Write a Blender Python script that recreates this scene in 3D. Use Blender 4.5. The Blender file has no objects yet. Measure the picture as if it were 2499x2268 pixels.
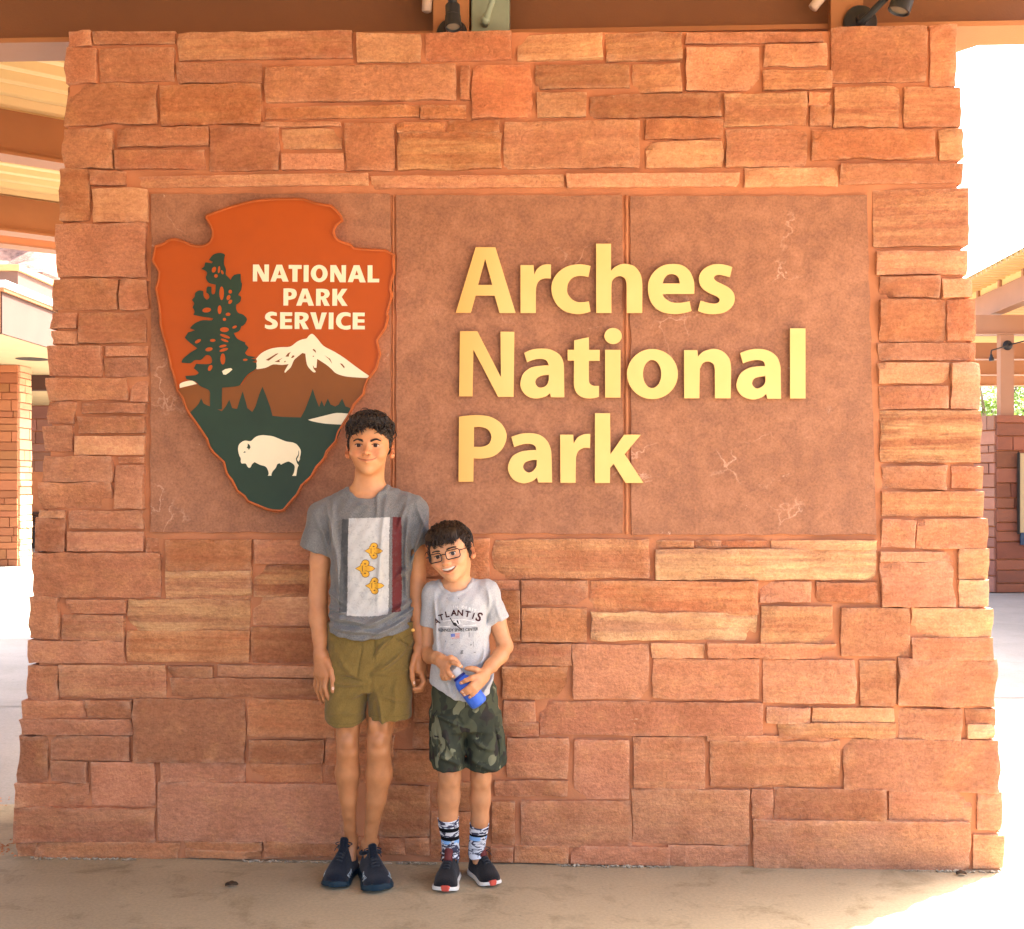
import bpy, bmesh, math, random
import numpy as np
from mathutils import Vector, Matrix, noise
from mathutils.bvhtree import BVHTree
from mathutils.geometry import tessellate_polygon

scene = bpy.context.scene
COL = scene.collection
rad = math.radians

# ---------------------------------------------------------------- camera, sky, sun, exposure
F = 2822.0            # focal length of the photo in photo pixels
CAM = (0.0, -4.19, 1.36)
cd = bpy.data.cameras.new('camera'); cam = bpy.data.objects.new('camera', cd); COL.objects.link(cam)
cam.location = CAM; cam.rotation_euler = (rad(90), 0, 0)
cd.sensor_fit = 'HORIZONTAL'; cd.sensor_width = 36.0
cd.lens = 36.0 * F / 2499.0
cd.shift_y = (1190 - 1134) / 2499.0
cd.clip_start = 0.05; cd.clip_end = 800
scene.camera = cam

SUN_AZ = rad(50.4)    # from +Y towards +X
SUN_EL = rad(50)
world = bpy.data.worlds.new('World'); scene.world = world
world.use_nodes = True
wn = world.node_tree
bg = wn.nodes['Background']
sky = wn.nodes.new('ShaderNodeTexSky'); sky.sky_type = 'NISHITA'; sky.sun_disc = False
sky.sun_elevation = SUN_EL; sky.sun_rotation = SUN_AZ
sky.air_density = 0.8; sky.dust_density = 7.0; sky.ozone_density = 1.0
wn.links.new(sky.outputs['Color'], bg.inputs['Color'])
bg.inputs['Strength'].default_value = 0.15
sl = bpy.data.lights.new('sun', 'SUN'); sun = bpy.data.objects.new('sun', sl); COL.objects.link(sun)
sl.energy = 5.0; sl.angle = rad(0.55); sl.color = (1.0, 0.945, 0.86)
_sd = Vector((math.sin(SUN_AZ) * math.cos(SUN_EL), math.cos(SUN_AZ) * math.cos(SUN_EL), math.sin(SUN_EL)))
sun.rotation_euler = _sd.to_track_quat('Z', 'Y').to_euler()
scene.view_settings.view_transform = 'Standard'
scene.view_settings.look = 'None'
scene.view_settings.exposure = 3.12
scene.view_settings.gamma = 1.0
scene.view_settings.use_curve_mapping = False
scene.render.engine = 'CYCLES'
scene.cycles.use_denoising = True
scene.cycles.max_bounces = 8
scene.cycles.diffuse_bounces = 5
scene.cycles.glossy_bounces = 3
scene.cycles.transmission_bounces = 6

# ---------------------------------------------------------------- helpers
def P(px, py, D):
    return Vector(((px - 1249.5) / F * D, D + CAM[1], CAM[2] + (1190 - py) / F * D))

TH = math.atan(0.0445)                    # the sign wall is turned a little
U = Vector((math.cos(TH), -math.sin(TH), 0)); N = Vector((-math.sin(TH), -math.cos(TH), 0))
def W(px, py, w=0.0):
    """photo pixel -> local coordinates (u, -w, v) of the sign wall, w out of its face"""
    C = Vector(CAM); d = Vector(((px - 1249.5) / F, 1, (1190 - py) / F))
    t = (w - C.dot(N)) / d.dot(N)
    p = C + d * t
    return (p.dot(U), -w, p.z)

def link(o, parent=None):
    COL.objects.link(o)
    if parent is not None: o.parent = parent
    return o

def tag(o, label=None, cat=None, group=None, kind=None):
    if label: o['label'] = label
    if cat: o['category'] = cat
    if group: o['group'] = group
    if kind: o['kind'] = kind
    return o

def empty(name, loc, label, cat, group=None, rotz=0):
    o = bpy.data.objects.new(name, None); o.empty_display_size = 0.1
    o.location = loc; o.rotation_euler = (0, 0, rotz)
    COL.objects.link(o)
    return tag(o, label, cat, group)

def mesh_obj(name, verts, faces, mat, parent=None, smooth=False, angle=None, loc=None):
    me = bpy.data.meshes.new(name)
    if loc is not None:
        verts = [(v[0] - loc[0], v[1] - loc[1], v[2] - loc[2]) for v in verts]
    me.from_pydata([tuple(v) for v in verts], [], faces)
    me.validate(); me.update()
    if smooth:
        me.polygons.foreach_set('use_smooth', [True] * len(me.polygons))
        if angle: me.set_sharp_from_angle(angle=angle)
    if mat: me.materials.append(mat)
    o = bpy.data.objects.new(name, me)
    if loc is not None: o.location = loc
    return link(o, parent)

class MB:
    """collects simple shapes into one mesh"""
    def __init__(s): s.v = []; s.f = []
    def add(s, v, f):
        n = len(s.v); s.v += [tuple(x) for x in v]; s.f += [tuple(i + n for i in q) for q in f]
    def box(s, a, b):
        x0, y0, z0 = a; x1, y1, z1 = b
        s.add([(x0,y0,z0),(x1,y0,z0),(x1,y1,z0),(x0,y1,z0),(x0,y0,z1),(x1,y0,z1),(x1,y1,z1),(x0,y1,z1)],
              [(0,3,2,1),(4,5,6,7),(0,1,5,4),(1,2,6,5),(2,3,7,6),(3,0,4,7)])
    def bar(s, p, q, w, h, up=(0,0,1)):
        """box from p to q, w wide, hanging h below and above the line p-q as (h0, h1)"""
        p = Vector(p); q = Vector(q); d = (q - p).normalized(); upv = Vector(up); sd = d.cross(upv).normalized(); upv = sd.cross(d)
        h0, h1 = h
        vs = []
        for c in (p, q):
            for a, b in ((-1, h0), (1, h0), (1, h1), (-1, h1)):
                vs.append(c + sd * (w / 2 * a) + upv * b)
        s.add(vs, [(0,1,2,3),(7,6,5,4),(0,4,5,1),(1,5,6,2),(2,6,7,3),(3,7,4,0)])
    def tube(s, pts, r, seg=8, caps=True, flat=None):
        pts = [Vector(p) for p in pts]; n = len(pts)
        rr = r if isinstance(r, (list, tuple)) else [r] * n
        base = len(s.v); prev = None
        for i, p in enumerate(pts):
            t = (pts[min(i + 1, n - 1)] - pts[max(i - 1, 0)]).normalized()
            if prev is None:
                a = t.cross(Vector((0, 0, 1)))
                if a.length < 1e-3: a = t.cross(Vector((1, 0, 0)))
                a.normalize()
            else:
                a = (prev - t * prev.dot(t)).normalized()
            prev = a; b = t.cross(a)
            for k in range(seg):
                an = 2 * math.pi * k / seg
                off = a * math.cos(an) * rr[i] + b * math.sin(an) * rr[i]
                s.v.append(tuple(p + off))
        for i in range(n - 1):
            for k in range(seg):
                k2 = (k + 1) % seg
                s.f.append((base + i*seg + k, base + i*seg + k2, base + (i+1)*seg + k2, base + (i+1)*seg + k))
        if caps:
            s.f.append(tuple(base + k for k in reversed(range(seg))))
            s.f.append(tuple(base + (n-1)*seg + k for k in range(seg)))
    def lathe(s, origin, axis, prof, seg=24):
        """prof = [(distance along axis, radius)]"""
        o = Vector(origin); t = Vector(axis).normalized()
        a = t.cross(Vector((0, 0, 1)))
        if a.length < 1e-3: a = Vector((1, 0, 0))
        a.normalize(); b = t.cross(a); base = len(s.v)
        for (h, r) in prof:
            for k in range(seg):
                an = 2 * math.pi * k / seg
                s.v.append(tuple(o + t * h + (a * math.cos(an) + b * math.sin(an)) * r))
        for i in range(len(prof) - 1):
            for k in range(seg):
                k2 = (k + 1) % seg
                s.f.append((base + i*seg + k, base + i*seg + k2, base + (i+1)*seg + k2, base + (i+1)*seg + k))
        s.f.append(tuple(base + k for k in reversed(range(seg))))
        s.f.append(tuple(base + (len(prof)-1)*seg + k for k in range(seg)))
    def build(s, name, mat, parent=None, smooth=False, angle=None, loc=None):
        return mesh_obj(name, s.v, s.f, mat, parent, smooth, angle, loc)

# outlines: list of (x, y) or (x, y, 0) smooth points and (x, y, 1) corners
def smooth_outline(pts, n=5):
    P_ = [(p[0], p[1], (p[2] if len(p) > 2 else 0)) for p in pts]
    out = []; m = len(P_)
    for i in range(m):
        p1 = P_[i]; p2 = P_[(i + 1) % m]
        if p1[2] and p2[2]:
            out.append(p1[:2]); continue
        p0 = P_[i - 1] if not p1[2] else p1
        p3 = P_[(i + 2) % m] if not p2[2] else p2
        for k in range(n):
            t = k / n
            out.append(tuple(0.5 * ((2*p1[c]) + (-p0[c] + p2[c]) * t + (2*p0[c] - 5*p1[c] + 4*p2[c] - p3[c]) * t*t
                                    + (-p0[c] + 3*p1[c] - 3*p2[c] + p3[c]) * t**3) for c in (0, 1)))
    return out
def corners(pts): return [(p[0], p[1], 1) for p in pts]
def ell(cx, cy, rx, ry, n=28, rot=0):
    c, s = math.cos(rot), math.sin(rot)
    return [(cx + rx*math.cos(2*math.pi*k/n)*c - ry*math.sin(2*math.pi*k/n)*s,
             cy + rx*math.cos(2*math.pi*k/n)*s + ry*math.sin(2*math.pi*k/n)*c) for k in range(n)]
def zc(pts, ox, oy, sc): return [(ox + p[0] / sc, oy + p[1] / sc) for p in pts]
def area2(poly): return sum(poly[i-1][0]*poly[i][1] - poly[i][0]*poly[i-1][1] for i in range(len(poly)))

def plate(mb, loops, fn_front, fn_back, bevel=None):
    """solid plate from outline loops (first outer, rest holes); fn(x, y) -> 3D point"""
    tri = tessellate_polygon([[Vector((x, y, 0)) for x, y in lp] for lp in loops])
    flat = [p for lp in loops for p in lp]
    nf = len(flat)
    v = [fn_front(*p) for p in flat] + [fn_back(*p) for p in flat]
    f = []
    for t in tri:
        a = area2([flat[i] for i in t])
        t = tuple(t) if a < 0 else tuple(reversed(t))      # image y is down
        f.append(t[::-1]); f.append(tuple(i + nf for i in t))
    k = 0
    for li, lp in enumerate(loops):
        n = len(lp); ccw = area2(lp) > 0
        if li > 0: ccw = not ccw
        for i in range(n):
            a, b = k + i, k + (i + 1) % n
            f.append((a, b, b + nf, a + nf) if not ccw else (b, a, a + nf, b + nf))
        k += n
    mb.add(v, f)

# ---------------------------------------------------------------- materials
def new_mat(name):
    m = bpy.data.materials.new(name); m.use_nodes = True
    nt = m.node_tree
    return m, nt, nt.nodes['Principled BSDF']
def nd(nt, kind, **kw):
    n = nt.nodes.new(kind)
    for k, v in kw.items(): setattr(n, k, v)
    return n
def mixc(nt, fac, a, b, mode='MIX'):
    n = nt.nodes.new('ShaderNodeMix'); n.data_type = 'RGBA'; n.blend_type = mode
    for sock, val in ((n.inputs[0], fac), (n.inputs[6], a), (n.inputs[7], b)):
        if isinstance(val, bpy.types.NodeSocket): nt.links.new(val, sock)
        elif isinstance(val, (int, float)): sock.default_value = val
        else: sock.default_value = (*val, 1) if len(val) == 3 else val
    return n.outputs[2]
def ramp(nt, fac, stops):
    n = nt.nodes.new('ShaderNodeValToRGB'); e = n.color_ramp.elements
    while len(e) < len(stops): e.new(0.5)
    for i, (p, c) in enumerate(stops):
        e[i].position = p; e[i].color = (c, c, c, 1) if isinstance(c, (int, float)) else (*c, 1)
    nt.links.new(fac, n.inputs[0]); return n.outputs[0]
def math_n(nt, op, a, b=0.0):
    n = nt.nodes.new('ShaderNodeMath'); n.operation = op
    for sock, val in ((n.inputs[0], a), (n.inputs[1], b)):
        if isinstance(val, bpy.types.NodeSocket): nt.links.new(val, sock)
        else: sock.default_value = val
    return n.outputs[0]
def noise_n(nt, vec, scale, detail=4, rough=0.55, dist=0.0):
    n = nt.nodes.new('ShaderNodeTexNoise'); n.inputs['Scale'].default_value = scale
    n.inputs['Detail'].default_value = detail; n.inputs['Roughness'].default_value = rough
    n.inputs['Distortion'].default_value = dist
    if vec is not None: nt.links.new(vec, n.inputs['Vector'])
    return n.outputs['Fac']
def coords(nt, scale=(1, 1, 1), rnd=False):
    tc = nt.nodes.new('ShaderNodeTexCoord'); vec = tc.outputs['Object']
    if rnd:
        oi = nt.nodes.new('ShaderNodeObjectInfo')
        m = nt.nodes.new('ShaderNodeVectorMath'); m.operation = 'MULTIPLY_ADD'
        cb = nt.nodes.new('ShaderNodeCombineXYZ')
        for i in range(3): nt.links.new(oi.outputs['Random'], cb.inputs[i])
        nt.links.new(cb.outputs[0], m.inputs[0]); m.inputs[1].default_value = (31, 47, 59); nt.links.new(vec, m.inputs[2])
        vec = m.outputs[0]
    mp = nt.nodes.new('ShaderNodeMapping'); mp.inputs['Scale'].default_value = scale
    nt.links.new(vec, mp.inputs['Vector']); return mp.outputs[0]
def bump_n(nt, bsdf, h, strength=0.3, dist=0.01):
    b = nt.nodes.new('ShaderNodeBump'); b.inputs['Strength'].default_value = strength
    b.inputs['Distance'].default_value = dist
    nt.links.new(h, b.inputs['Height']); nt.links.new(b.outputs[0], bsdf.inputs['Normal'])

def simple_mat(name, col, rough=0.6, var=0.12, scale=8, bump=0.0, bscale=60, spec=0.3, metal=0.0):
    m, nt, b = new_mat(name)
    v = coords(nt)
    n = noise_n(nt, v, scale, 5)
    dark = tuple(c * (1 - var) for c in col); lite = tuple(min(1, c * (1 + var)) for c in col)
    nt.links.new(mixc(nt, ramp(nt, n, [(0.3, 0.0), (0.7, 1.0)]), dark, lite), b.inputs['Base Color'])
    b.inputs['Roughness'].default_value = rough
    b.inputs['Specular IOR Level'].default_value = spec
    b.inputs['Metallic'].default_value = metal
    if bump: bump_n(nt, b, noise_n(nt, v, bscale, 3), bump, 0.004)
    return m

def stone_mat(name='sandstone', use_obj=True, col=(0.45, 0.22, 0.1), gscale=1.0):
    m, nt, b = new_mat(name)
    v = coords(nt, (1, 1, 1), True)
    vb = coords(nt, (0.7, 1, 13), True)
    oi = nt.nodes.new('ShaderNodeObjectInfo')
    base = oi.outputs['Color']
    band = noise_n(nt, vb, 2.2 * gscale, 4, 0.62, 0.25)
    patch = noise_n(nt, v, 4.0 * gscale, 5, 0.6, 0.4)
    grain = noise_n(nt, v, 130 * gscale, 3, 0.7)
    # bedding: darker red and cream layers, as strong as the alpha of the object colour says
    cream = mixc(nt, 0.55, base, (0.74, 0.46, 0.20))
    darkr = mixc(nt, 0.35, base, (0.26, 0.075, 0.025))
    bd = ramp(nt, band, [(0.40, 0.0), (0.62, 1.0)])
    layered = mixc(nt, bd, darkr, cream)
    al = oi.outputs['Alpha']
    c = mixc(nt, al, base, layered)
    c = mixc(nt, math_n(nt, 'MULTIPLY', ramp(nt, patch, [(0.36, 1.0), (0.58, 0.0)]), 0.40), c, (0.29, 0.10, 0.042))
    c = mixc(nt, math_n(nt, 'MULTIPLY', ramp(nt, noise_n(nt, v, 9 * gscale, 6, 0.7), [(0.52, 0.0), (0.75, 1.0)]), 0.45), c, (0.60, 0.29, 0.115))
    # pale scuffs
    sc = ramp(nt, noise_n(nt, coords(nt, (2.0, 1, 6), True), 11 * gscale, 6, 0.75, 1.2), [(0.665, 0.0), (0.72, 1.0)])
    c = mixc(nt, math_n(nt, 'MULTIPLY', sc, 0.5), c, (0.80, 0.55, 0.34))
    mott = noise_n(nt, coords(nt, (1, 1, 2.2), True), 42 * gscale, 4, 0.65, 0.3)
    c = mixc(nt, 0.42, c, ramp(nt, mott, [(0.32, 0.30), (0.68, 0.72)]), 'OVERLAY')
    c = mixc(nt, 0.40, c, ramp(nt, grain, [(0.3, 0.32), (0.7, 0.70)]), 'OVERLAY')
    ge = nt.nodes.new('ShaderNodeNewGeometry')
    edge = ramp(nt, ge.outputs['Pointiness'], [(0.515, 0.0), (0.60, 1.0)])
    en = ramp(nt, noise_n(nt, v, 30, 4, 0.7), [(0.40, 0.0), (0.60, 1.0)])
    c = mixc(nt, math_n(nt, 'MULTIPLY', math_n(nt, 'MULTIPLY', edge, en), 0.38), c, (0.80, 0.56, 0.38))
    nt.links.new(c, b.inputs['Base Color'])
    b.inputs['Roughness'].default_value = 0.92; b.inputs['Specular IOR Level'].default_value = 0.15
    h = math_n(nt, 'ADD', math_n(nt, 'MULTIPLY', math_n(nt, 'MULTIPLY', band, al), 1.0), math_n(nt, 'ADD', math_n(nt, 'MULTIPLY', patch, 0.8), math_n(nt, 'MULTIPLY', grain, 0.25)))
    h = math_n(nt, 'ADD', h, math_n(nt, 'MULTIPLY', noise_n(nt, v, 24 * gscale, 6, 0.7), 0.9))
    bump_n(nt, b, h, 0.75, 0.020)
    return m

def far_stone_mat():
    m, nt, b = new_mat('far_sandstone'); oi = nt.nodes.new('ShaderNodeObjectInfo'); v = coords(nt, (1, 1, 2.5), True)
    n = noise_n(nt, v, 5, 5, 0.6)
    c = mixc(nt, 0.35, oi.outputs['Color'], ramp(nt, n, [(0.3, 0.40), (0.7, 0.60)]), 'OVERLAY')
    nt.links.new(c, b.inputs['Base Color']); b.inputs['Roughness'].default_value = 0.92; b.inputs['Specular IOR Level'].default_value = 0.12
    bump_n(nt, b, noise_n(nt, v, 30, 4), 0.4, 0.01); return m
M = {}
M['far_stone'] = far_stone_mat()
M['stone'] = stone_mat()
M['mortar'] = simple_mat('mortar', (0.49, 0.20, 0.095), 0.95, 0.16, 7, 0.5, 90, 0.1)
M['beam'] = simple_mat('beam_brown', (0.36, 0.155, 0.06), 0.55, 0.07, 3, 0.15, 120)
M['deck'] = simple_mat('deck_cream', (0.75, 0.55, 0.25), 0.5, 0.05, 3)
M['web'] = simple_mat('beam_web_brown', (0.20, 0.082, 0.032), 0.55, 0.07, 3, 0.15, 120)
M['black'] = simple_mat('black_metal', (0.018, 0.019, 0.022), 0.42, 0.1, 10)
M['grey_green'] = simple_mat('grey_green_paint', (0.23, 0.27, 0.19), 0.5, 0.08, 12)
M['stucco'] = simple_mat('stucco', (0.075, 0.038, 0.027), 0.9, 0.08, 2, 0.3, 50)
M['cream'] = simple_mat('cream_paint', (0.45, 0.35, 0.19), 0.7, 0.05, 3)
M['white'] = simple_mat('white_metal', (0.78, 0.76, 0.72), 0.5, 0.04, 3)
M['dark'] = simple_mat('dark_recess', (0.03, 0.025, 0.02), 0.7, 0.1, 5)
M['navy'] = simple_mat('navy_panel', (0.02, 0.045, 0.09), 0.5, 0.1, 5)

def concrete_mat(name, col, stain, amt):
    m, nt, b = new_mat(name)
    v = coords(nt)
    big = noise_n(nt, v, 0.9, 6, 0.6, 0.3); mid = noise_n(nt, v, 5.5, 6, 0.65, 0.5); fine = noise_n(nt, v, 90, 3, 0.7)
    c = mixc(nt, ramp(nt, big, [(0.35, 0.0), (0.65, 1.0)]), tuple(x * 0.86 for x in col), tuple(min(1, x * 1.1) for x in col))
    c = mixc(nt, math_n(nt, 'MULTIPLY', ramp(nt, mid, [(0.30, 1.0), (0.48, 0.0)]), amt), c, stain)
    sp = ramp(nt, noise_n(nt, v, 23, 4, 0.6, 0.2), [(0.26, 1.0), (0.33, 0.0)])
    c = mixc(nt, math_n(nt, 'MULTIPLY', sp, 0.45), c, tuple(x * 0.45 for x in stain))
    c = mixc(nt, 0.45, c, ramp(nt, fine, [(0.3, 0.36), (0.7, 0.64)]), 'OVERLAY')
    nt.links.new(c, b.inputs['Base Color']); b.inputs['Roughness'].default_value = 0.85
    b.inputs['Specular IOR Level'].default_value = 0.25
    bump_n(nt, b, math_n(nt, 'ADD', math_n(nt, 'MULTIPLY', mid, 1.5), fine), 0.25, 0.004)
    return m
M['concrete'] = concrete_mat('concrete', (0.235, 0.215, 0.195), (0.16, 0.14, 0.115), 0.3)
M['walk'] = concrete_mat('walkway_concrete', (0.32, 0.258, 0.165), (0.145, 0.112, 0.06), 0.62)
# ---------------------------------------------------------------- the sign wall of split sandstone
wall = empty('stone_wall', (0, 0, 0), 'wide battered wall of split red sandstone carrying the park sign', 'wall', None, -TH)

def S(ox, oy, sc, *rs): return [(ox + r[0]/sc, oy + r[1]/sc, ox + r[2]/sc, oy + r[3]/sc, r[4] if len(r) > 4 else '') for r in rs]
ST = []
ST += S(0, 0, 2.016, (330,150,440,218,'L'), (455,153,853,212), (878,153,1728,290,'b'), (1757,165,2064,300,'c'), (322,235,465,403,'L'),
        (487,235,850,395), (870,305,1280,403), (316,408,760,610,'L'), (787,415,1280,610,'d'), (1305,315,2240,497), (1303,517,2056,578,'d'),
        (1285,600,1670,620), (308,635,550,822,'L'), (567,630,1017,717), (567,738,1000,828), (1030,627,1365,835), (1387,632,1675,727,'c'),
        (1385,757,1685,830), (1700,605,1938,835), (303,838,437,1085,'Ld'), (447,843,610,908), (625,855,1808,916,'b'), (457,932,720,1090,'c'))
ST += S(0, 500, 2.016, (278,95,715,352,'L'), (252,370,572,512,'L'), (590,372,720,515), (248,532,368,605,'L'), (250,625,370,680,'L'), (390,532,712,675),
        (243,698,493,838,'L'), (515,698,718,740), (513,755,718,840), (232,855,615,957,'L'), (640,862,718,965), (228,970,358,1073,'L'),
        (400,980,712,1022), (380,1045,708,1120), (215,1093,350,1205,'L'))
ST += S(900, 0, 2.016, (256,517,475,578,'d'), (140,603,370,650,'d'), (385,588,640,648,'d'), (147,653,646,830,'db'), (12,860,955,923,'b'), (975,852,1823,918),
        (280,158,697,292,'r'), (735,165,1147,290,'cb'), (1170,160,1537,295,'cb'), (453,322,493,485), (510,315,797,573,'r'), (822,312,1280,430),
        (1300,315,1535,450,'b'), (832,455,1067,570,'c'), (1097,460,1733,573), (665,592,1330,825), (1360,588,1742,678,'r'), (1366,692,1742,820,'c'))
ST += [(1676,78,2009,104,''), (1676,114,1853,218,'')]
ST += S(1700, 0, 2.523, (425,275,800,400), (415,430,830,545,'b'), (835,165,1415,500), (1447,150,1600,523,'R'), (850,535,1250,775,'b'), (1283,535,1630,775,'Rb'),
        (177,575,675,768,'b'), (697,570,820,640,'r'), (705,650,830,765), (187,793,680,1025), (715,795,1463,975,'r'), (1503,795,1640,975,'Rc'),
        (300,1030,870,1143,'c'), (890,1005,1642,1125,'R'), (1097,1163,1672,1512,'Rb'))
ST += S(0, 1000, 2.016, (372,133,702,218,'c'), (208,232,550,350,'L'), (195,362,543,480,'L'), (580,238,697,258), (565,275,700,483), (190,498,312,527,'L'),
        (178,535,310,695,'L'), (342,500,697,583), (330,605,697,692), (718,640,800,705), (168,710,783,920,'L'), (815,645,1232,790,'d'), (812,797,1232,937,'Bc'),
        (1253,645,1640,755), (1250,770,1640,920,'B'), (1243,928,1640,1060,'b'), (146,925,285,1125,'L'), (320,940,610,998), (300,1015,605,1130,'b'),
        (627,940,1220,1090,'Bc'), (623,1094,1220,1235,'db'))
ST += S(0, 1500, 2.016, (138,135,603,235,'L'), (1235,70,1640,238,'d'), (132,257,280,418,'L'), (293,255,808,405,'b'), (833,260,1043,308), (1067,257,1600,303),
        (840,322,1640,400), (115,428,410,508,'L'), (428,428,638,505), (108,523,640,588,'L'), (660,425,1197,722), (1220,425,1640,600,'d'), (86,603,225,825,'L'),
        (245,605,630,713), (1225,625,1587,728,'d'), (1605,615,1860,735,'d'), (240,728,427,820), (447,733,757,943), (793,735,1200,820), (1238,737,1578,825,'d'),
        (1600,745,1840,825,'d'), (75,838,425,945,'L'), (775,838,1690,1113), (66,960,758,1115,'L'), (80,1125,165,1195,'Ld'), (170,1130,875,1193,'d'),
        (905,1128,1285,1160,'d'), (910,1168,1280,1195,'d'), (1302,1125,1640,1190,'d'))
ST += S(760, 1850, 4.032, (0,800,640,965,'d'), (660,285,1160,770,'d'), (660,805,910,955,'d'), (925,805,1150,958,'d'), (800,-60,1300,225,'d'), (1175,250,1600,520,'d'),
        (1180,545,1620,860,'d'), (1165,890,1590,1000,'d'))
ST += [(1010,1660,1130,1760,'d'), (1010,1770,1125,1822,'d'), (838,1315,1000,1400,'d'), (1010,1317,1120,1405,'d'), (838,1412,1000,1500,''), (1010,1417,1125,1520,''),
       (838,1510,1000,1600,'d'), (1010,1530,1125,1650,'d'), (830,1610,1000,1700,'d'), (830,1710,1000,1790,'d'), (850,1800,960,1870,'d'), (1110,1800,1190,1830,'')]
ST += S(1100, 1250, 2.24, (75,150,205,355,'d'), (240,155,1085,358,'b'), (1100,160,1325,190,'b'), (1332,160,1475,190), (1480,160,1735,188,'r'), (1755,160,2328,201,'cb'),
        (1120,210,2326,364,'CB'), (235,380,370,425), (270,432,375,700,'d'), (390,380,745,503), (390,530,740,703,'d'), (765,385,1675,552,'rb'), (768,555,1675,697,'CB'),
        (1700,385,1970,490), (1700,520,2088,714,'b'), (1405,725,2105,795), (1100,725,1385,795,'c'), (305,725,655,835), (285,850,640,1018,'d'), (670,730,1080,1018),
        (1110,812,1685,1018), (1715,815,2212,1040), (1730,1075,1960,1150), (290,1040,460,1150), (290,1157,475,1225,'b'), (490,1050,1705,1215))
ST += S(1900, 1250, 3.327, (310,578,805,728,'r'), (515,785,1060,1165), (1090,790,1735,1010,'Rc'), (1090,1030,1740,1195,'R'), (670,1215,950,1570), (980,1205,1772,1570,'R'),
        (845,65,1105,280), (1130,60,1695,295,'R'), (830,330,1430,398), (845,410,1425,765), (1470,305,1712,540,'Rc'), (1480,560,1707,765,'RC'), (285,1600,945,1700,'c'),
        (0,1726,955,1828,'b'))
ST += S(1700, 1700, 2.523, (1250,78,1630,262), (1668,85,1842,175,'R'), (1675,180,1842,258,'RC'), (75,252,850,278), (85,285,880,552), (912,278,1860,578,'R'), (345,580,470,755),
        (485,580,1165,755), (1190,590,1695,770), (1735,600,1885,825,'R'), (355,780,1680,1062), (1712,862,1896,1060,'Rc'))
ST += S(1100, 1700, 2.52, (345,265,720,500), (272,528,715,612), (762,275,1095,630), (1130,260,1560,560), (255,655,390,920,'d'), (435,655,1110,925), (1120,580,1835,905),
        (250,940,380,1015,'d'), (395,930,720,1020,'d'), (740,935,1345,1025), (1350,930,1830,1045))
ST += S(2000, 500, 2.287, (325,258,827,385,'Rb'), (340,403,665,512), (690,412,847,512,'Rc'), (345,530,705,760,'r'), (720,532,868,755,'Rr'), (340,775,878,865,'R'),
        (335,885,720,993,'c'), (740,888,895,1135,'R'), (343,1015,718,1133), (345,1152,902,1435,'RB'), (355,1460,700,1583), (745,1463,912,1580,'Rr'), (355,1605,914,1735,'Rb'))

def fbm(x, y, z, o=4):
    a = 0.0; k = 1.0
    for i in range(o):
        a += k * noise.noise((x, y, z)); x *= 2.1; y *= 2.1; z *= 2.1; k *= 0.5
    return a

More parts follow.
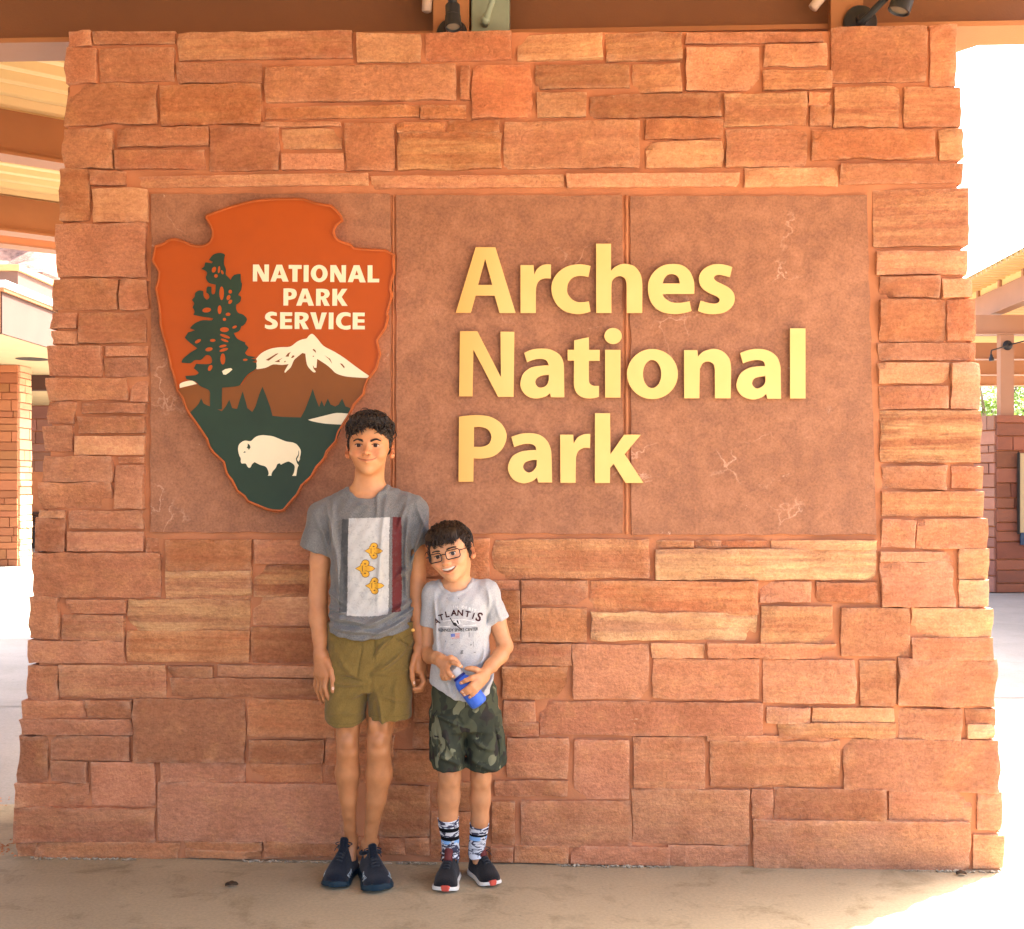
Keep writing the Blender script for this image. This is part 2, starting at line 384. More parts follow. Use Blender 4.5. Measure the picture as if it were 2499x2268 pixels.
def stone_piece(u0, v0, u1, v1, face, rng, left=False, right=False, back=0.25, rough=1.0, step=0.026, edge=0.003):
    """one split-faced block; local origin at the middle of its face rectangle"""
    w = u1 - u0; h = v1 - v0; cu, cv = (u0+u1)/2, (v0+v1)/2
    nx = max(3, min(30, int(w/step))); nz = max(3, min(16, int(h/step)))
    e = min(edge, w*0.12, h*0.12)
    us = [-w/2, -w/2 + e*0.4, -w/2 + e*1.6] + [-w/2 + w*i/nx for i in range(1, nx)] + [w/2 - e*1.6, w/2 - e*0.4, w/2]
    vs = [-h/2, -h/2 + e*0.4, -h/2 + e*1.6] + [-h/2 + h*i/nz for i in range(1, nz)] + [h/2 - e*1.6, h/2 - e*0.4, h/2]
    us.sort(); vs.sort()
    sx, sy = rng.uniform(0, 99), rng.uniform(0, 99)
    rcor = min(w, h) * rng.uniform(0.01, 0.06)
    tiltu = rng.uniform(-0.02, 0.02) / max(w, .2); tiltv = rng.uniform(-0.012, 0.02) / max(h, .1)
    amp = 0.008 * rough
    chips = [(rng.choice((-1, 1))*w/2, rng.choice((-1, 1))*h/2, rng.uniform(0.02, 0.06), rng.uniform(0.004, 0.014)) for _ in range(rng.randint(1, 3))]
    facet = rng.uniform(0.5, 2.2)
    nu, nv = len(us), len(vs)
    V = []
    for j, v in enumerate(vs):
        for i, u in enumerate(us):
            bu = min(u + w/2, w/2 - u); bv = min(v + h/2, h/2 - v)
            uu, vv = u, v
            # wavy outline
            fu = max(0, 1 - bu/(0.05)); fv = max(0, 1 - bv/(0.04))
            uu += fu * 0.007 * rough * noise.noise((v*16 + sx, sy, 3.1 if u > 0 else 8.2)) * min(1, w/0.15)
            vv += fv * 0.005 * rough * noise.noise((u*11 + sy, sx, 5.1 if v > 0 else 2.2)) * min(1, h/0.1)
            uu += fu*0.0026*rough*noise.noise((v*70, sx, 1.1 if u > 0 else 6.2)); vv += fv*0.0022*rough*noise.noise((u*60, sy, 2.1 if v > 0 else 7.2))
            # rounded corners
            if bu < rcor and bv < rcor:
                du, dv = rcor - bu, rcor - bv; L = math.hypot(du, dv)
                if L > rcor:
                    k = rcor / L
                    uu -= math.copysign(du - du*k, u); vv -= math.copysign(dv - dv*k, v)
            rdg = fbm((u+sx)*4*facet, (v+sy)*7*facet, sx, 4)
            lay = noise.noise((u*1.3 + sx, v*38 + sy, 1.7))
            d = face + 0.75*amp*rdg + 0.0014*rough*lay + tiltu*u + tiltv*v + 0.0022*noise.noise((u*55, v*75, sx))
            d += amp*0.9*abs(noise.noise(((u+sx)*9, (v+sy)*9, 4.4)))
            for (ccu, ccv, cr, cdp) in chips:
                q = 1 - math.hypot(u-ccu, v-ccv)/cr
                if q > 0: d -= cdp * min(1, q*2.2)
            ring = min(i, nu-1-i, j, nv-1-j)
            if ring == 0:
                d = -0.02
                if left and i == 0 or right and i == nu-1: d = -back
            elif ring == 1: d -= 0.25*e + 0.0006
            V.append((uu, -d, vv))
    Fc = [(j*nu+i, j*nu+i+1, (j+1)*nu+i+1, (j+1)*nu+i) for j in range(nv-1) for i in range(nu-1)]
    return V, Fc, (cu, 0, cv)

rng = random.Random(11)
PAL = [(0.45,0.200,0.088), (0.43,0.187,0.082), (0.47,0.215,0.100), (0.41,0.175,0.076), (0.46,0.208,0.098), (0.49,0.232,0.112), (0.44,0.197,0.094), (0.39,0.165,0.074)]
def stone_col(fl):
    c = list(rng.choice(PAL)); al = rng.choice((0.05, 0.1, 0.16, 0.25))
    if 'c' in fl: c = [0.56, 0.29, 0.128]; al = 0.3
    if 'C' in fl: c = [0.62, 0.37, 0.185]; al = 0.45
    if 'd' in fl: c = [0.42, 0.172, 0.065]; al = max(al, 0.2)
    if 'r' in fl: c = [0.45, 0.172, 0.07]
    if 'b' in fl: al = 0.6
    if 'B' in fl: al = 0.95
    k = rng.choice((0.80, 0.90, 0.95, 1.0, 1.05, 1.12, 1.22)); c[0] *= 1.06; c[2] *= 1.16; c[1] *= 1.0; return tuple(x * k * rng.uniform(0.975, 1.025) for x in c) + (al,)

LE, RE = [], []
for (x0, y0, x1, y1, fl) in ST:
    a = W(x0 - 2.2, y1 + 2.8, 0.02); b = W(x1 + 2.2, y0 - 2.6, 0.02)
    face = rng.uniform(0.010, 0.022)
    rough = rng.choice((0.5, 0.7, 1.0, 1.4))
    if 'L' in fl: rough = 1.5
    V, Fc, o = stone_piece(a[0], a[2], b[0], b[2], face, rng, 'L' in fl, 'R' in fl, 0.34, rough)
    ob = mesh_obj('stone', V, Fc, M['stone'], wall, True, rad(24))
    ob.location = o; ob.color = stone_col(fl)
    if 'L' in fl: LE.append((a[0], a[2], b[2]))
    if 'R' in fl: RE.append((b[0], a[2], b[2]))
# side faces of the wall: the other half of each end course
for lst, sg in ((LE, -1), (RE, 1)):
    for (ue, v0, v1) in lst:
        V, Fc, o = stone_piece(0.36, v0, 0.74, v1, 0.012, rng, False, True, 0.2, 1.2)
        V2 = [(sg * (-p[1] - 0.012), p[0] + 0.55, p[2]) for p in V]      # turn onto the end face
        if sg < 0: Fc = [f[::-1] for f in Fc]
        ob = mesh_obj('stone', V2, Fc, M['stone'], wall, True, rad(24))
        ob.location = (ue - sg*0.004, 0, o[2]); ob.color = stone_col('')

# mortar core
def core():
    tl, tr = W(178, 84), W(2312, 76); bl, br = W(72, 2094), W(2437, 2119)
    nx, nz = 150, 130
    V, Fc = [], []
    for j in range(nz + 1):
        t = j / nz
        for i in range(nx + 1):
            s = i / nx
            lo = bl[0] + (br[0]-bl[0])*s; hi = tl[0] + (tr[0]-tl[0])*s
            u = lo + (hi-lo)*t; v = 0.0 + t * ((tl[2]+(tr[2]-tl[2])*s))
            d = 0.0035*noise.noise((u*9, v*9, 2)) + 0.002*noise.noise((u*40, v*40, 7))
            V.append((u, -d, v))
    for j in range(nz):
        for i in range(nx):
            a = j*(nx+1) + i; Fc.append((a, a+1, a+nx+2, a+nx+1))
    n = len(V); dpt = 0.72
    c = [0, nx, nz*(nx+1)+nx, nz*(nx+1)]
    V += [(V[k][0], dpt, V[k][2]) for k in c]
    Fc += [(n+1, n, n+3, n+2)]
    top = [nz*(nx+1)+i for i in range(nx+1)]; bot = list(range(nx+1))
    lf = [j*(nx+1) for j in range(nz+1)]; rt = [j*(nx+1)+nx for j in range(nz+1)]
    Fc += [tuple(top + [n+2, n+3]), tuple(bot[::-1] + [n, n+1]), tuple(lf + [n+3, n]), tuple(rt[::-1] + [n+1, n+2])]
    return V, Fc
V, Fc = core()
mesh_obj('mortar', V, Fc, M['mortar'], wall, True, rad(40))

# three flat slabs that carry the sign
def slab_mat():
    m, nt, b = new_mat('slab_sandstone')
    v = coords(nt, (1, 1, 1), True)
    a = noise_n(nt, v, 2.2, 6, 0.62, 0.3); c2 = noise_n(nt, v, 14, 6, 0.7, 0.2); g = noise_n(nt, v, 120, 3, 0.7)
    c = mixc(nt, ramp(nt, a, [(0.35, 0.0), (0.65, 1.0)]), (0.31, 0.140, 0.076), (0.38, 0.178, 0.100))
    c = mixc(nt, math_n(nt, 'MULTIPLY', ramp(nt, c2, [(0.38, 1.0), (0.55, 0.0)]), 0.4), c, (0.19, 0.092, 0.062))
    c = mixc(nt, math_n(nt, 'MULTIPLY', ramp(nt, c2, [(0.54, 0.0), (0.72, 1.0)]), 0.42), c, (0.44, 0.21, 0.13))
    sc = ramp(nt, noise_n(nt, v, 5, 7, 0.80, 2.2), [(0.655, 0.0), (0.70, 1.0)])
    c = mixc(nt, math_n(nt, 'MULTIPLY', sc, 0.6), c, (0.70, 0.46, 0.33))
    # thin pale veins and scratches in places
    vo = nt.nodes.new('ShaderNodeTexVoronoi'); vo.feature = 'DISTANCE_TO_EDGE'; vo.inputs['Scale'].default_value = 3.1
    wv_ = nt.nodes.new('ShaderNodeVectorMath'); wv_.operation = 'MULTIPLY_ADD'; ns = nt.nodes.new('ShaderNodeTexNoise'); ns.inputs['Scale'].default_value = 6.0; ns.inputs['Detail'].default_value = 6
    nt.links.new(v, ns.inputs['Vector']); nt.links.new(ns.outputs['Color'], wv_.inputs[0]); wv_.inputs[1].default_value = (0.35, 0.35, 0.35); nt.links.new(v, wv_.inputs[2]); nt.links.new(wv_.outputs[0], vo.inputs['Vector'])
    vein = math_n(nt, 'MULTIPLY', ramp(nt, vo.outputs['Distance'], [(0.0, 1.0), (0.014, 0.0)]), ramp(nt, noise_n(nt, v, 3.3, 3), [(0.57, 0.0), (0.66, 1.0)]))
    c = mixc(nt, math_n(nt, 'MULTIPLY', vein, 0.5), c, (0.74, 0.46, 0.32))
    c = mixc(nt, 0.6, c, ramp(nt, g, [(0.3, 0.33), (0.7, 0.68)]), 'OVERLAY')
    nt.links.new(c, b.inputs['Base Color']); b.inputs['Roughness'].default_value = 0.88
    b.inputs['Specular IOR Level'].default_value = 0.2
    bump_n(nt, b, math_n(nt, 'ADD', math_n(nt, 'MULTIPLY', c2, 0.7), math_n(nt, 'MULTIPLY', g, 0.3)), 0.45, 0.008)
    return m
M['slab'] = slab_mat()
for q in (((366,1300),(953,1302),(953,471),(368,472)), ((966,1303),(1521,1305),(1520,476),(966,475)), ((1540,1306),(2140,1306),(2116,476),(1537,477))):
    pts = [W(px, py, 0.012) for px, py in q]
    cu = sum(p[0] for p in pts)/4; cv = sum(p[2] for p in pts)/4
    V, Fc, nx, nz = [], [], 46, 52
    sx = rng.uniform(0, 50)
    for j in range(nz+1):
        t = j/nz
        for i in range(nx+1):
            s = i/nx
            lo = [pts[0][k] + (pts[1][k]-pts[0][k])*s for k in (0, 2)]; hi = [pts[3][k] + (pts[2][k]-pts[3][k])*s for k in (0, 2)]
            u = lo[0]+(hi[0]-lo[0])*t; v = lo[1]+(hi[1]-lo[1])*t
            ring = min(i, nx-i, j, nz-j)
            d = 0.012 + 0.0025*fbm(u*3+sx, v*3, 1.2) + 0.0012*noise.noise((u*25, v*25, sx))
            if ring == 0:
                d = -0.01; u += 0.006*noise.noise((v*14, sx, 1)); v += 0.006*noise.noise((u*14, sx, 2))
            elif ring == 1:
                f = 0.93
                u = u + (pts[0][0] + (pts[3][0]-pts[0][0])*t - u)*(f if i == 1 else 0) + ((pts[1][0] + (pts[2][0]-pts[1][0])*t) - u)*(f if i == nx-1 else 0)
                v = v + (lo[1]-v)*(f if j == 1 else 0) + (hi[1]-v)*(f if j == nz-1 else 0)
                u += 0.006*noise.noise((v*14, sx, 1)); v += 0.006*noise.noise((u*14, sx, 2)); d -= 0.001
            V.append((u-cu, -d, v-cv))
    Fc = [(j*(nx+1)+i, j*(nx+1)+i+1, (j+1)*(nx+1)+i+1, (j+1)*(nx+1)+i) for j in range(nz) for i in range(nx)]
    ob = mesh_obj('slab', V, Fc, M['slab'], wall, True, rad(50)); ob.location = (cu, 0, cv)

# raised bead of mortar along the two slab joints, and white crust at the foot of the wall
mb = MB()
for xs in ((955, 965), (1522, 1537)):
    pts = [W((xs[0]+xs[1])/2 + 2.0*noise.noise((k*0.7, xs[0], 0)), 478 + (1304-478)*k/40, 0.0025) for k in range(41)]
    mb.tube(pts, [0.0040 if xs[0] < 1000 else 0.0068]*41, 6)
mb.build('mortar_bead', M['mortar'], wall, True)
M['crust'] = simple_mat('lime_crust', (0.40, 0.33, 0.24), 0.95, 0.25, 40, 0.6, 120, 0.1)
mb = MB(); rc = random.Random(5)
u = W(85, 2095)[0]; ue = W(2430, 2118)[0]
while u < ue:
    L = rc.uniform(0.006, 0.035)
    if noise.noise((u*2.1, 3.3, 0)) > -0.02:
        r = rc.uniform(0.0015, 0.0055)
        n = 5; pts = [(u + L*k/n, -0.024 - rc.uniform(0, 0.016), 0.001 + rc.uniform(0, 0.005)) for k in range(n+1)]
        mb.tube(pts, [r*rc.uniform(0.5, 1.1) for _ in pts], 5)
    u += L * rc.uniform(0.8, 1.5)
o = mb.build('lime_crust', M['crust'], wall, True); o['kind'] = 'stuff'

# ---------------------------------------------------------------- the raised letters
def brass():
    m, nt, b = new_mat('sign_gold')
    v = coords(nt, (1, 1, 1))
    pat = noise_n(nt, v, 3.5, 5, 0.6, 0.4)
    c = mixc(nt, ramp(nt, pat, [(0.35, 0.0), (0.7, 0.8)]), (0.80, 0.54, 0.19), (0.77, 0.47, 0.14))
    # tarnish that has crept over the first letters of each line
    oi = nt.nodes.new('ShaderNodeObjectInfo'); tc = nt.nodes.new('ShaderNodeTexCoord'); va = nt.nodes.new('ShaderNodeVectorMath')
    nt.links.new(oi.outputs['Location'], va.inputs[0]); nt.links.new(tc.outputs['Object'], va.inputs[1])
    sx = nt.nodes.new('ShaderNodeSeparateXYZ'); nt.links.new(va.outputs[0], sx.inputs[0])
    mr = nt.nodes.new('ShaderNodeMapRange'); mr.inputs['From Min'].default_value = 0.05; mr.inputs['From Max'].default_value = -0.19
    nt.links.new(math_n(nt, 'ADD', sx.outputs['X'], math_n(nt, 'MULTIPLY', pat, 0.12)), mr.inputs['Value'])
    c = mixc(nt, mr.outputs[0], c, (0.68, 0.36, 0.08))
    nt.links.new(c, b.inputs['Base Color']); b.inputs['Roughness'].default_value = 0.42; b.inputs['Metallic'].default_value = 0.2
    b.inputs['Specular IOR Level'].default_value = 0.35
    bump_n(nt, b, noise_n(nt, v, 45, 4), 0.06, 0.003)
    return m
M['gold'] = brass()
M['gold_edge'] = simple_mat('sign_gold_edge', (0.24, 0.10, 0.02), 0.6, 0.2, 20)
lettering = empty('sign_lettering', Vector((0,0,0)) + N*0.012, 'raised pale gold lettering reading Arches National Park on the stone slabs', 'letters', None, -TH)
Z1, Z2, Z3, Z4, Z5 = (1100,580,5.04), (1420,580,5.04), (1100,790,5.04), (1480,790,4.032), (1100,1000,4.032)
A2 = [(1398,910,1),(1235,910,1),(1220,860,1),(1165,900),(1050,925),(940,895),(870,810),(860,720),(895,620),(980,550),(1090,525),(1205,518,1),(1190,475),(1150,445),(1070,440),(990,460),(940,482,1),(905,365,1),(1000,325),(1120,312),(1230,325),(1330,380),(1380,460),(1392,540,1)]
A2h = [(1207,635,1),(1205,700),(1180,760),(1120,792),(1070,780),(1042,730),(1060,680),(1120,645)]
A3 = [(1713,742,1),(1578,742,1),(1565,695,1),(1520,730),(1430,750),(1330,715),(1278,640),(1280,570),(1320,490),(1400,440),(1490,424),(1555,422,1),(1545,385),(1510,365),(1440,365),(1380,380),(1338,395,1),(1310,295,1),(1390,265),(1490,253),(1590,272),(1670,330),(1705,420),(1708,500,1)]
A3h = [(1558,520,1),(1557,580),(1530,620),(1480,642),(1440,620),(1428,585),(1450,545),(1500,527)]
A4 = [(998,717,1),(863,717,1),(850,670,1),(800,705),(715,725),(620,690),(570,610),(570,540),(610,460),(690,415),(770,402),(842,398,1),(830,360),(790,340),(720,340),(625,370,1),(598,270,1),(690,240),(790,233),(880,252),(950,310),(985,390),(992,460,1)]
A4h = [(847,495,1),(845,555),(815,600),(770,620),(730,600),(713,562),(735,520),(790,500)]
LETTERS = [
 (Z1, [corners([(65,932),(310,128),(552,128),(800,935),(603,935),(543,722),(310,722),(252,932)]), corners([(427,270),(513,590),(340,590)])]),
 (Z1, [[(860,348,1),(1020,348,1),(1028,462,1),(1060,400),(1120,352),(1180,338),(1234,340,1),(1232,512,1),(1150,512),(1085,545),(1052,620),(1048,720,1),(1048,935,1),(860,935,1)]]),
 (Z1, [[(1720,358,1),(1650,343),(1560,338),(1430,365),(1320,440),(1255,540),(1240,645),(1258,745),(1320,850),(1420,920),(1545,948),(1640,940),(1718,917,1),(1698,790,1),(1640,800),(1560,800),(1490,765),(1440,700),(1432,640),(1445,570),(1490,510),(1560,482),(1630,482),(1692,495,1)]]),
 (Z2, [[(175,85,1),(358,85,1),(358,418,1),(400,375),(470,340),(545,333),(640,360),(710,440),(738,540),(741,640,1),(740,935,1),(550,935,1),(548,620,1),(545,560),(525,510),(490,487),(450,485),(410,500),(370,545),(362,620,1),(362,935,1),(175,935,1)]]),
 (Z2, [[(1378,700,1),(1380,620),(1370,530),(1320,420),(1230,350),(1110,333),(990,355),(885,430),(825,530),(810,640),(830,760),(890,860),(990,925),(1130,948),(1240,938),(1345,910,1),(1320,790,1),(1220,808),(1110,805),(1040,770),(1002,735),(990,703,1)], [(990,572,1),(1010,515),(1050,470),(1107,458),(1160,475),(1190,515),(1200,572,1)]]),
 (Z2, [[(1845,372,1),(1770,347),(1690,335),(1590,345),(1490,400),(1440,480),(1440,560),(1475,630),(1560,690),(1640,725),(1685,760),(1680,800),(1630,820),(1550,810),(1455,782,1),(1422,910,1),(1510,940),(1620,950),(1740,930),(1830,870),(1872,790),(1865,700),(1810,630),(1720,580),(1650,545),(1620,510),(1640,475),(1700,468),(1815,497,1)]]),
 (Z3, [corners([(118,100),(330,100),(620,665),(615,105),(785,107),(775,905),(585,905),(282,325),(272,900),(107,898)])]),
 (Z3, [A2, A2h]),
 (Z3, [[(1517,212,1),(1698,172,1),(1700,328,1),(1833,328,1),(1830,463,1),(1698,463,1),(1698,690,1),(1708,740),(1750,768),(1822,770,1),(1822,905,1),(1720,925),(1620,910),(1550,860),(1518,780),(1515,690,1),(1517,460,1),(1438,460,1),(1438,328,1),(1517,328,1)]]),
 ((0,0,1), 'i'),
 (Z4, [ell(450,500,250,246,44), ell(447,500,90,138,32)]),
 (Z4, [[(760,265,1),(890,265,1),(898,328,1),(950,280),(1050,253),(1140,278),(1205,350),(1222,440,1),(1218,738,1),(1063,738,1),(1063,460,1),(1050,405),(1000,377),(945,395),(915,450,1),(910,738,1),(762,738,1)]]),
 (Z4, [A3, A3h]),
 (Z4, [corners([(1800,52),(1952,52),(1952,740),(1800,740)])]),
 (Z5, [[(85,72,1),(180,60),(290,57),(400,75),(500,140),(548,230),(545,310),(500,400),(420,460),(320,482),(228,480,1),(225,710,1),(80,710,1)], [(232,175,1),(300,172),(370,200),(402,265),(380,335),(320,365),(230,367,1)]]),
 (Z5, [A4, A4h]),
 (Z5, [[(1077,248,1),(1205,248,1),(1210,335,1),(1250,275),(1310,245),(1373,240,1),(1370,380,1),(1310,378),(1255,410),(1232,470,1),(1228,720,1),(1080,720,1)]]),
 (Z5, [corners([(1418,38),(1567,38),(1570,440),(1705,248),(1870,248),(1710,440),(1895,722),(1718,722),(1602,535),(1567,573),(1565,722),(1418,722)])]),
]
def wl(w):
    return lambda x, y: W(x, y, w)
for k, (z, loops) in enumerate(LETTERS):
    mb = MB()
    if loops == 'i':
        plate(mb, [ell(1496, 821.5, 21.3, 19.7, 30)], wl(0.022), wl(0.002))
        plate(mb, [[(1476.5,855),(1514,855),(1514,971.5),(1476.5,971.3)]], wl(0.022), wl(0.002))
    else:
        lp = [zc(smooth_outline(l, 5) if len(l[0]) == 3 or any(len(p) == 3 for p in l) else l, *z) for l in loops]
        plate(mb, lp, wl(0.022), wl(0.002))
    ctr = mb.v[0]
    lo_ = mb.build('letter', M['gold'], lettering, False, None, ctr); lo_.data.materials.append(M['gold_edge'])
    for f_ in lo_.data.polygons:
        if abs(f_.normal.y) < 0.5: f_.material_index = 1

# ---------------------------------------------------------------- the arrowhead emblem
M['em_orange'] = simple_mat('emblem_orange', (0.40, 0.070, 0.003), 0.5, 0.06, 6, 0.05, 90)
M['em_rim'] = simple_mat('emblem_rim', (0.43, 0.105, 0.022), 0.5, 0.2, 14, 0.1, 60)
M['em_brown'] = simple_mat('emblem_brown', (0.20, 0.065, 0.010), 0.5, 0.08, 6)
M['em_green'] = simple_mat('emblem_green', (0.020, 0.044, 0.024), 0.5, 0.12, 6)
M['em_white'] = simple_mat('emblem_white', (0.80, 0.72, 0.50), 0.5, 0.04, 6)
emblem = empty('arrowhead_emblem', Vector((0,0,0)) + N*0.012, 'orange arrowhead shaped emblem with tree, mountain and white bison', 'emblem', None, -TH)
ZE = (360, 470, 2.287)
AR = [(325,148,1),(332,128,1),(400,103),(480,75),(600,46),(720,36),(820,34),(880,37,1),(950,60),(1030,73,1),(1060,100),(1090,135,1),(1098,165,1),(1065,190),(1050,220),(1058,250),(1085,272),(1140,290,1),(1160,310,1),(1240,316),(1330,320,1),(1385,350,1),(1382,400),(1388,455,1),(1372,490),(1365,545,1),(1374,575),(1366,610),(1345,680,1),(1352,700),(1335,765,1),(1290,830,1),(1308,905,1),(1285,990,1),(1240,1050,1),(1225,1085),(1215,1130,1),(1160,1190,1),(1150,1215),(1135,1245),(1095,1310),(1075,1345),(1062,1392,1),(1010,1450,1),(995,1490),(950,1540,1),(925,1590,1),(870,1640,1),(845,1690,1),(800,1740),(770,1778,1),(740,1785),(680,1778),(620,1755),(560,1730,1),(540,1700,1),(500,1670,1),(470,1610,1),(440,1570),(425,1510,1),(370,1460,1),(345,1425),(330,1380,1),(290,1320),(240,1250,1),(215,1210),(195,1150,1),(165,1110,1),(150,1040),(130,980,1),(115,900),(85,800,1),(72,740),(70,690,1),(62,620),(45,540,1),(58,500),(65,450,1),(28,385,1),(45,300,1),(90,285),(140,258),(200,268),(250,290),(300,298),(345,280),(362,240),(355,200)]
ar = zc(smooth_outline(AR, 3), *ZE)
def inset(poly, d):
    out = []; n = len(poly); sgn = 1 if area2(poly) > 0 else -1
    for i in range(n):
        a, b, c = poly[i-1], poly[i], poly[(i+1) % n]
        n1 = (-(b[1]-a[1]), b[0]-a[0]); n2 = (-(c[1]-b[1]), c[0]-b[0])
        l1 = math.hypot(*n1) or 1; l2 = math.hypot(*n2) or 1
        nx, ny = n1[0]/l1 + n2[0]/l2, n1[1]/l1 + n2[1]/l2; L = math.hypot(nx, ny) or 1
        out.append((b[0] + sgn*nx/L*d, b[1] + sgn*ny/L*d))
    return out
# board with a rounded rim
rings = [(0.0, 0.0), (0.0, 0.030), (1.4, 0.037), (3.4, 0.040)]
V, Fc = [], []; n = len(ar)
for d, w in rings:
    V += [W(x, y, w) for x, y in inset(ar, d)]
sg = area2(ar) > 0
for r in range(len(rings)-1):
    for i in range(n):
        a, b = r*n+i, r*n+(i+1) % n
        q = (a, a+n, b+n, b); Fc.append(q if sg else q[::-1])
mesh_obj('rim', V, Fc, M['em_rim'], emblem, True, rad(50))
mb = MB(); plate(mb, [inset(ar, 3.3)], wl(0.0402), wl(0.004)); mb.build('board', M['em_orange'], emblem)
def layer(name, loops, z, mat, w, th=0.0012, sm=True, k=3, parent=emblem):
    mb = MB()
    for lp in loops:
        if isinstance(lp[0], list): L = [zc(smooth_outline(q, k) if sm else q, *z) for q in lp]
        else: L = [zc(smooth_outline(lp, k) if sm else lp, *z)]
        plate(mb, L, wl(w), wl(w - th))
    return mb.build(name, mat, parent)
mb = MB(); plate(mb, [inset(ar, 2.6), inset(ar, 6.4)], wl(0.0468), wl(0.0400)); mb.build('rim_edge', M['em_rim'], emblem)
MOUNT = corners([(178,1098),(280,1072),(420,1085),(530,1075),(560,1030),(615,985),(700,940),(830,880),(920,810),(980,860),(1080,950),(1200,1020),(1245,1040),(1222,1085),(1208,1128),(1152,1185),(1130,1240),(860,1266),(240,1240),(212,1200),(200,1150),(172,1112)])
layer('mountain', [MOUNT], ZE, M['em_brown'], 0.0415)
GREEN = corners([(236,1236),(275,1200),(292,1180),(305,1150),(318,1178),(335,1188),(420,1222),(442,1195),(462,1158),(478,1205),(505,1210),(520,1160),(536,1112),(552,1165),(562,1205),(590,1226),(608,1195),(628,1130),(646,1085),(664,1130),(690,1200),(702,1248),(760,1254),(860,1257),(884,1212),(908,1150),(926,1098),(944,1155),(962,1200),(975,1162),(990,1196),(1010,1152),(1026,1186),(1052,1196),(1070,1186),(1090,1152),(1108,1196),(1142,1206)]) \
  + corners([(1135,1242),(1090,1310),(1058,1390),(1006,1448),(990,1488),(945,1537),(920,1587),(865,1636),(840,1686),(796,1735),(766,1772),(740,1779),(680,1772),(622,1749),(564,1724),(545,1695),(505,1665),(476,1606),(446,1566),(430,1508),(376,1457),(351,1422),(336,1378),(296,1318),(246,1248)])
layer('forest', [GREEN], ZE, M['em_green'], 0.0428)
SNOW = [(155,1510,1),(150,1440,1),(165,1400,1),(150,1370,1),(220,1295),(340,1235),(480,1212),(610,1205),(700,1140),(770,1108),(830,1095),(860,1060),(910,1032),(980,1100),(1060,1195),(1200,1270),(1330,1350),(1450,1440),(1560,1520),(1675,1600,1),(1650,1628,1),(1500,1620),(1350,1605),(1230,1565),(1170,1510),(1100,1450),(975,1370,1),(965,1490,1),(935,1490,1),(915,1450,1),(925,1500),(955,1540),(930,1552),(880,1510),(835,1440),(815,1300,1),(775,1290,1),(700,1350),(660,1390),(620,1480),(570,1530),(545,1555),(535,1535),(590,1440,1),(500,1452),(380,1445),(280,1490)]
Z8 = (600, 630, 5.544); Z6 = (440, 600, 5.083)
sn = layer('snow_cap', [SNOW], Z8, M['em_white'], 0.0434)
for q in ([(280,1385),(320,1395),(455,1295),(420,1300),(340,1350)], [(545,1340),(590,1340),(600,1305),(620,1275),(580,1295)], [(620,1360),(650,1355),(672,1330),(645,1320)], [(400,1410),(470,1415),(465,1390),(510,1355),(440,1390)], [(910,1245),(960,1290),(955,1260),(930,1235)], [(1070,1320),(1130,1370),(1180,1440),(1150,1370)], [(1280,1430),(1340,1500),(1345,1475),(1310,1435)], [(910,1335),(922,1343),(935,1335),(922,1325)], [(525,1415),(545,1415),(552,1395),(535,1400)]): layer('rock_outcrop', [corners(q)], Z8, M['em_brown'], 0.0440, 0.0006)
layer('snow_patch', [[(8,1768,1),(10,1715),(90,1685),(165,1680),(218,1718,1)]], Z6, M['em_white'], 0.0434)
TREE = [(381,2033,1),(381,1830,1),(360,1790),(260,1745),(200,1690),(90,1660,1),(75,1620,1),(200,1610,1),(240,1580),(180,1525,1),(210,1470,1),(380,1470),(405,1420),(380,1370),(330,1365),(270,1420),(190,1425),(140,1462),(30,1455,1),(45,1410),(140,1330),(225,1280,1),(110,1190),(70,1145,1),(110,1080,1),(195,1055,1),(130,1030,1),(190,970),(290,930),(400,932),(420,905,1),(300,890),(175,865,1),(190,820),(165,770,1),(185,720),(155,680,1),(190,640),(200,590),(250,562),(300,572,1),(302,630),(340,675),(372,650),(365,610),(335,590,1),(345,520),(400,515,1),(402,600),(435,605),(450,560),(450,490,1),(370,470),(330,410),(345,345),(310,310),(270,298,1),(310,265),(325,215),(400,225),(412,205,1),(368,185,1),(420,120),(490,98),(545,105),(568,125,1),(555,170),(555,240),(578,300),(575,360),(610,400),(635,430,1),(680,370),(760,355,1),(765,450),(778,475,1),(765,560),(730,615),(765,640),(755,700),(705,740,1),(705,790),(730,840),(790,860),(840,920),(800,990),(770,1005,1),(740,1065),(675,1090,1),(720,1160),(820,1205,1),(815,1225,1),(860,1270,1),(840,1295,1),(815,1335,1),(850,1370),(955,1385,1),(890,1405,1),(960,1420,1),(905,1445,1),(955,1460,1),(950,1530),(850,1600),(780,1690),(740,1740),(640,1755),(530,1765,1),(528,2033,1)]
layer('tree', [TREE], Z6, M['em_green'], 0.0446)
HO = [(430,305,26,38,.4),(492,305,14,45,.1),(533,338,14,28,-.4),(455,382,23,22,0),(525,597,29,85,0),(632,577,22,24,0),(610,650,22,34,.4),(632,702,20,30,.7),(340,805,55,30,-.15),(500,800,24,55,0),(605,857,30,20,0),(560,920,20,20,0),(685,1015,30,16,-.4),(560,1047,55,30,0),(567,1128,66,18,.35),(562,1180,50,14,.35),(540,1250,46,16,-.2),(552,1297,56,18,-.3),(540,1410,30,70,0),(232,1190,42,20,-.5),(415,1180,35,18,0),(368,1290,46,24,-.2),(383,1520,24,40,.5),(818,1420,28,14,0)]
for a, b, rx, ry, r in HO: layer('sky_gap', [ell(a, b, rx, ry, 12, r)], Z6, M['em_orange'], 0.0452, 0.0006, False)
layer('snow_gap', [corners([(530,1560),(570,1535),(640,1522),(658,1540),(620,1575),(575,1605),(545,1600)])], Z6, M['em_white'], 0.0452, 0.0006)
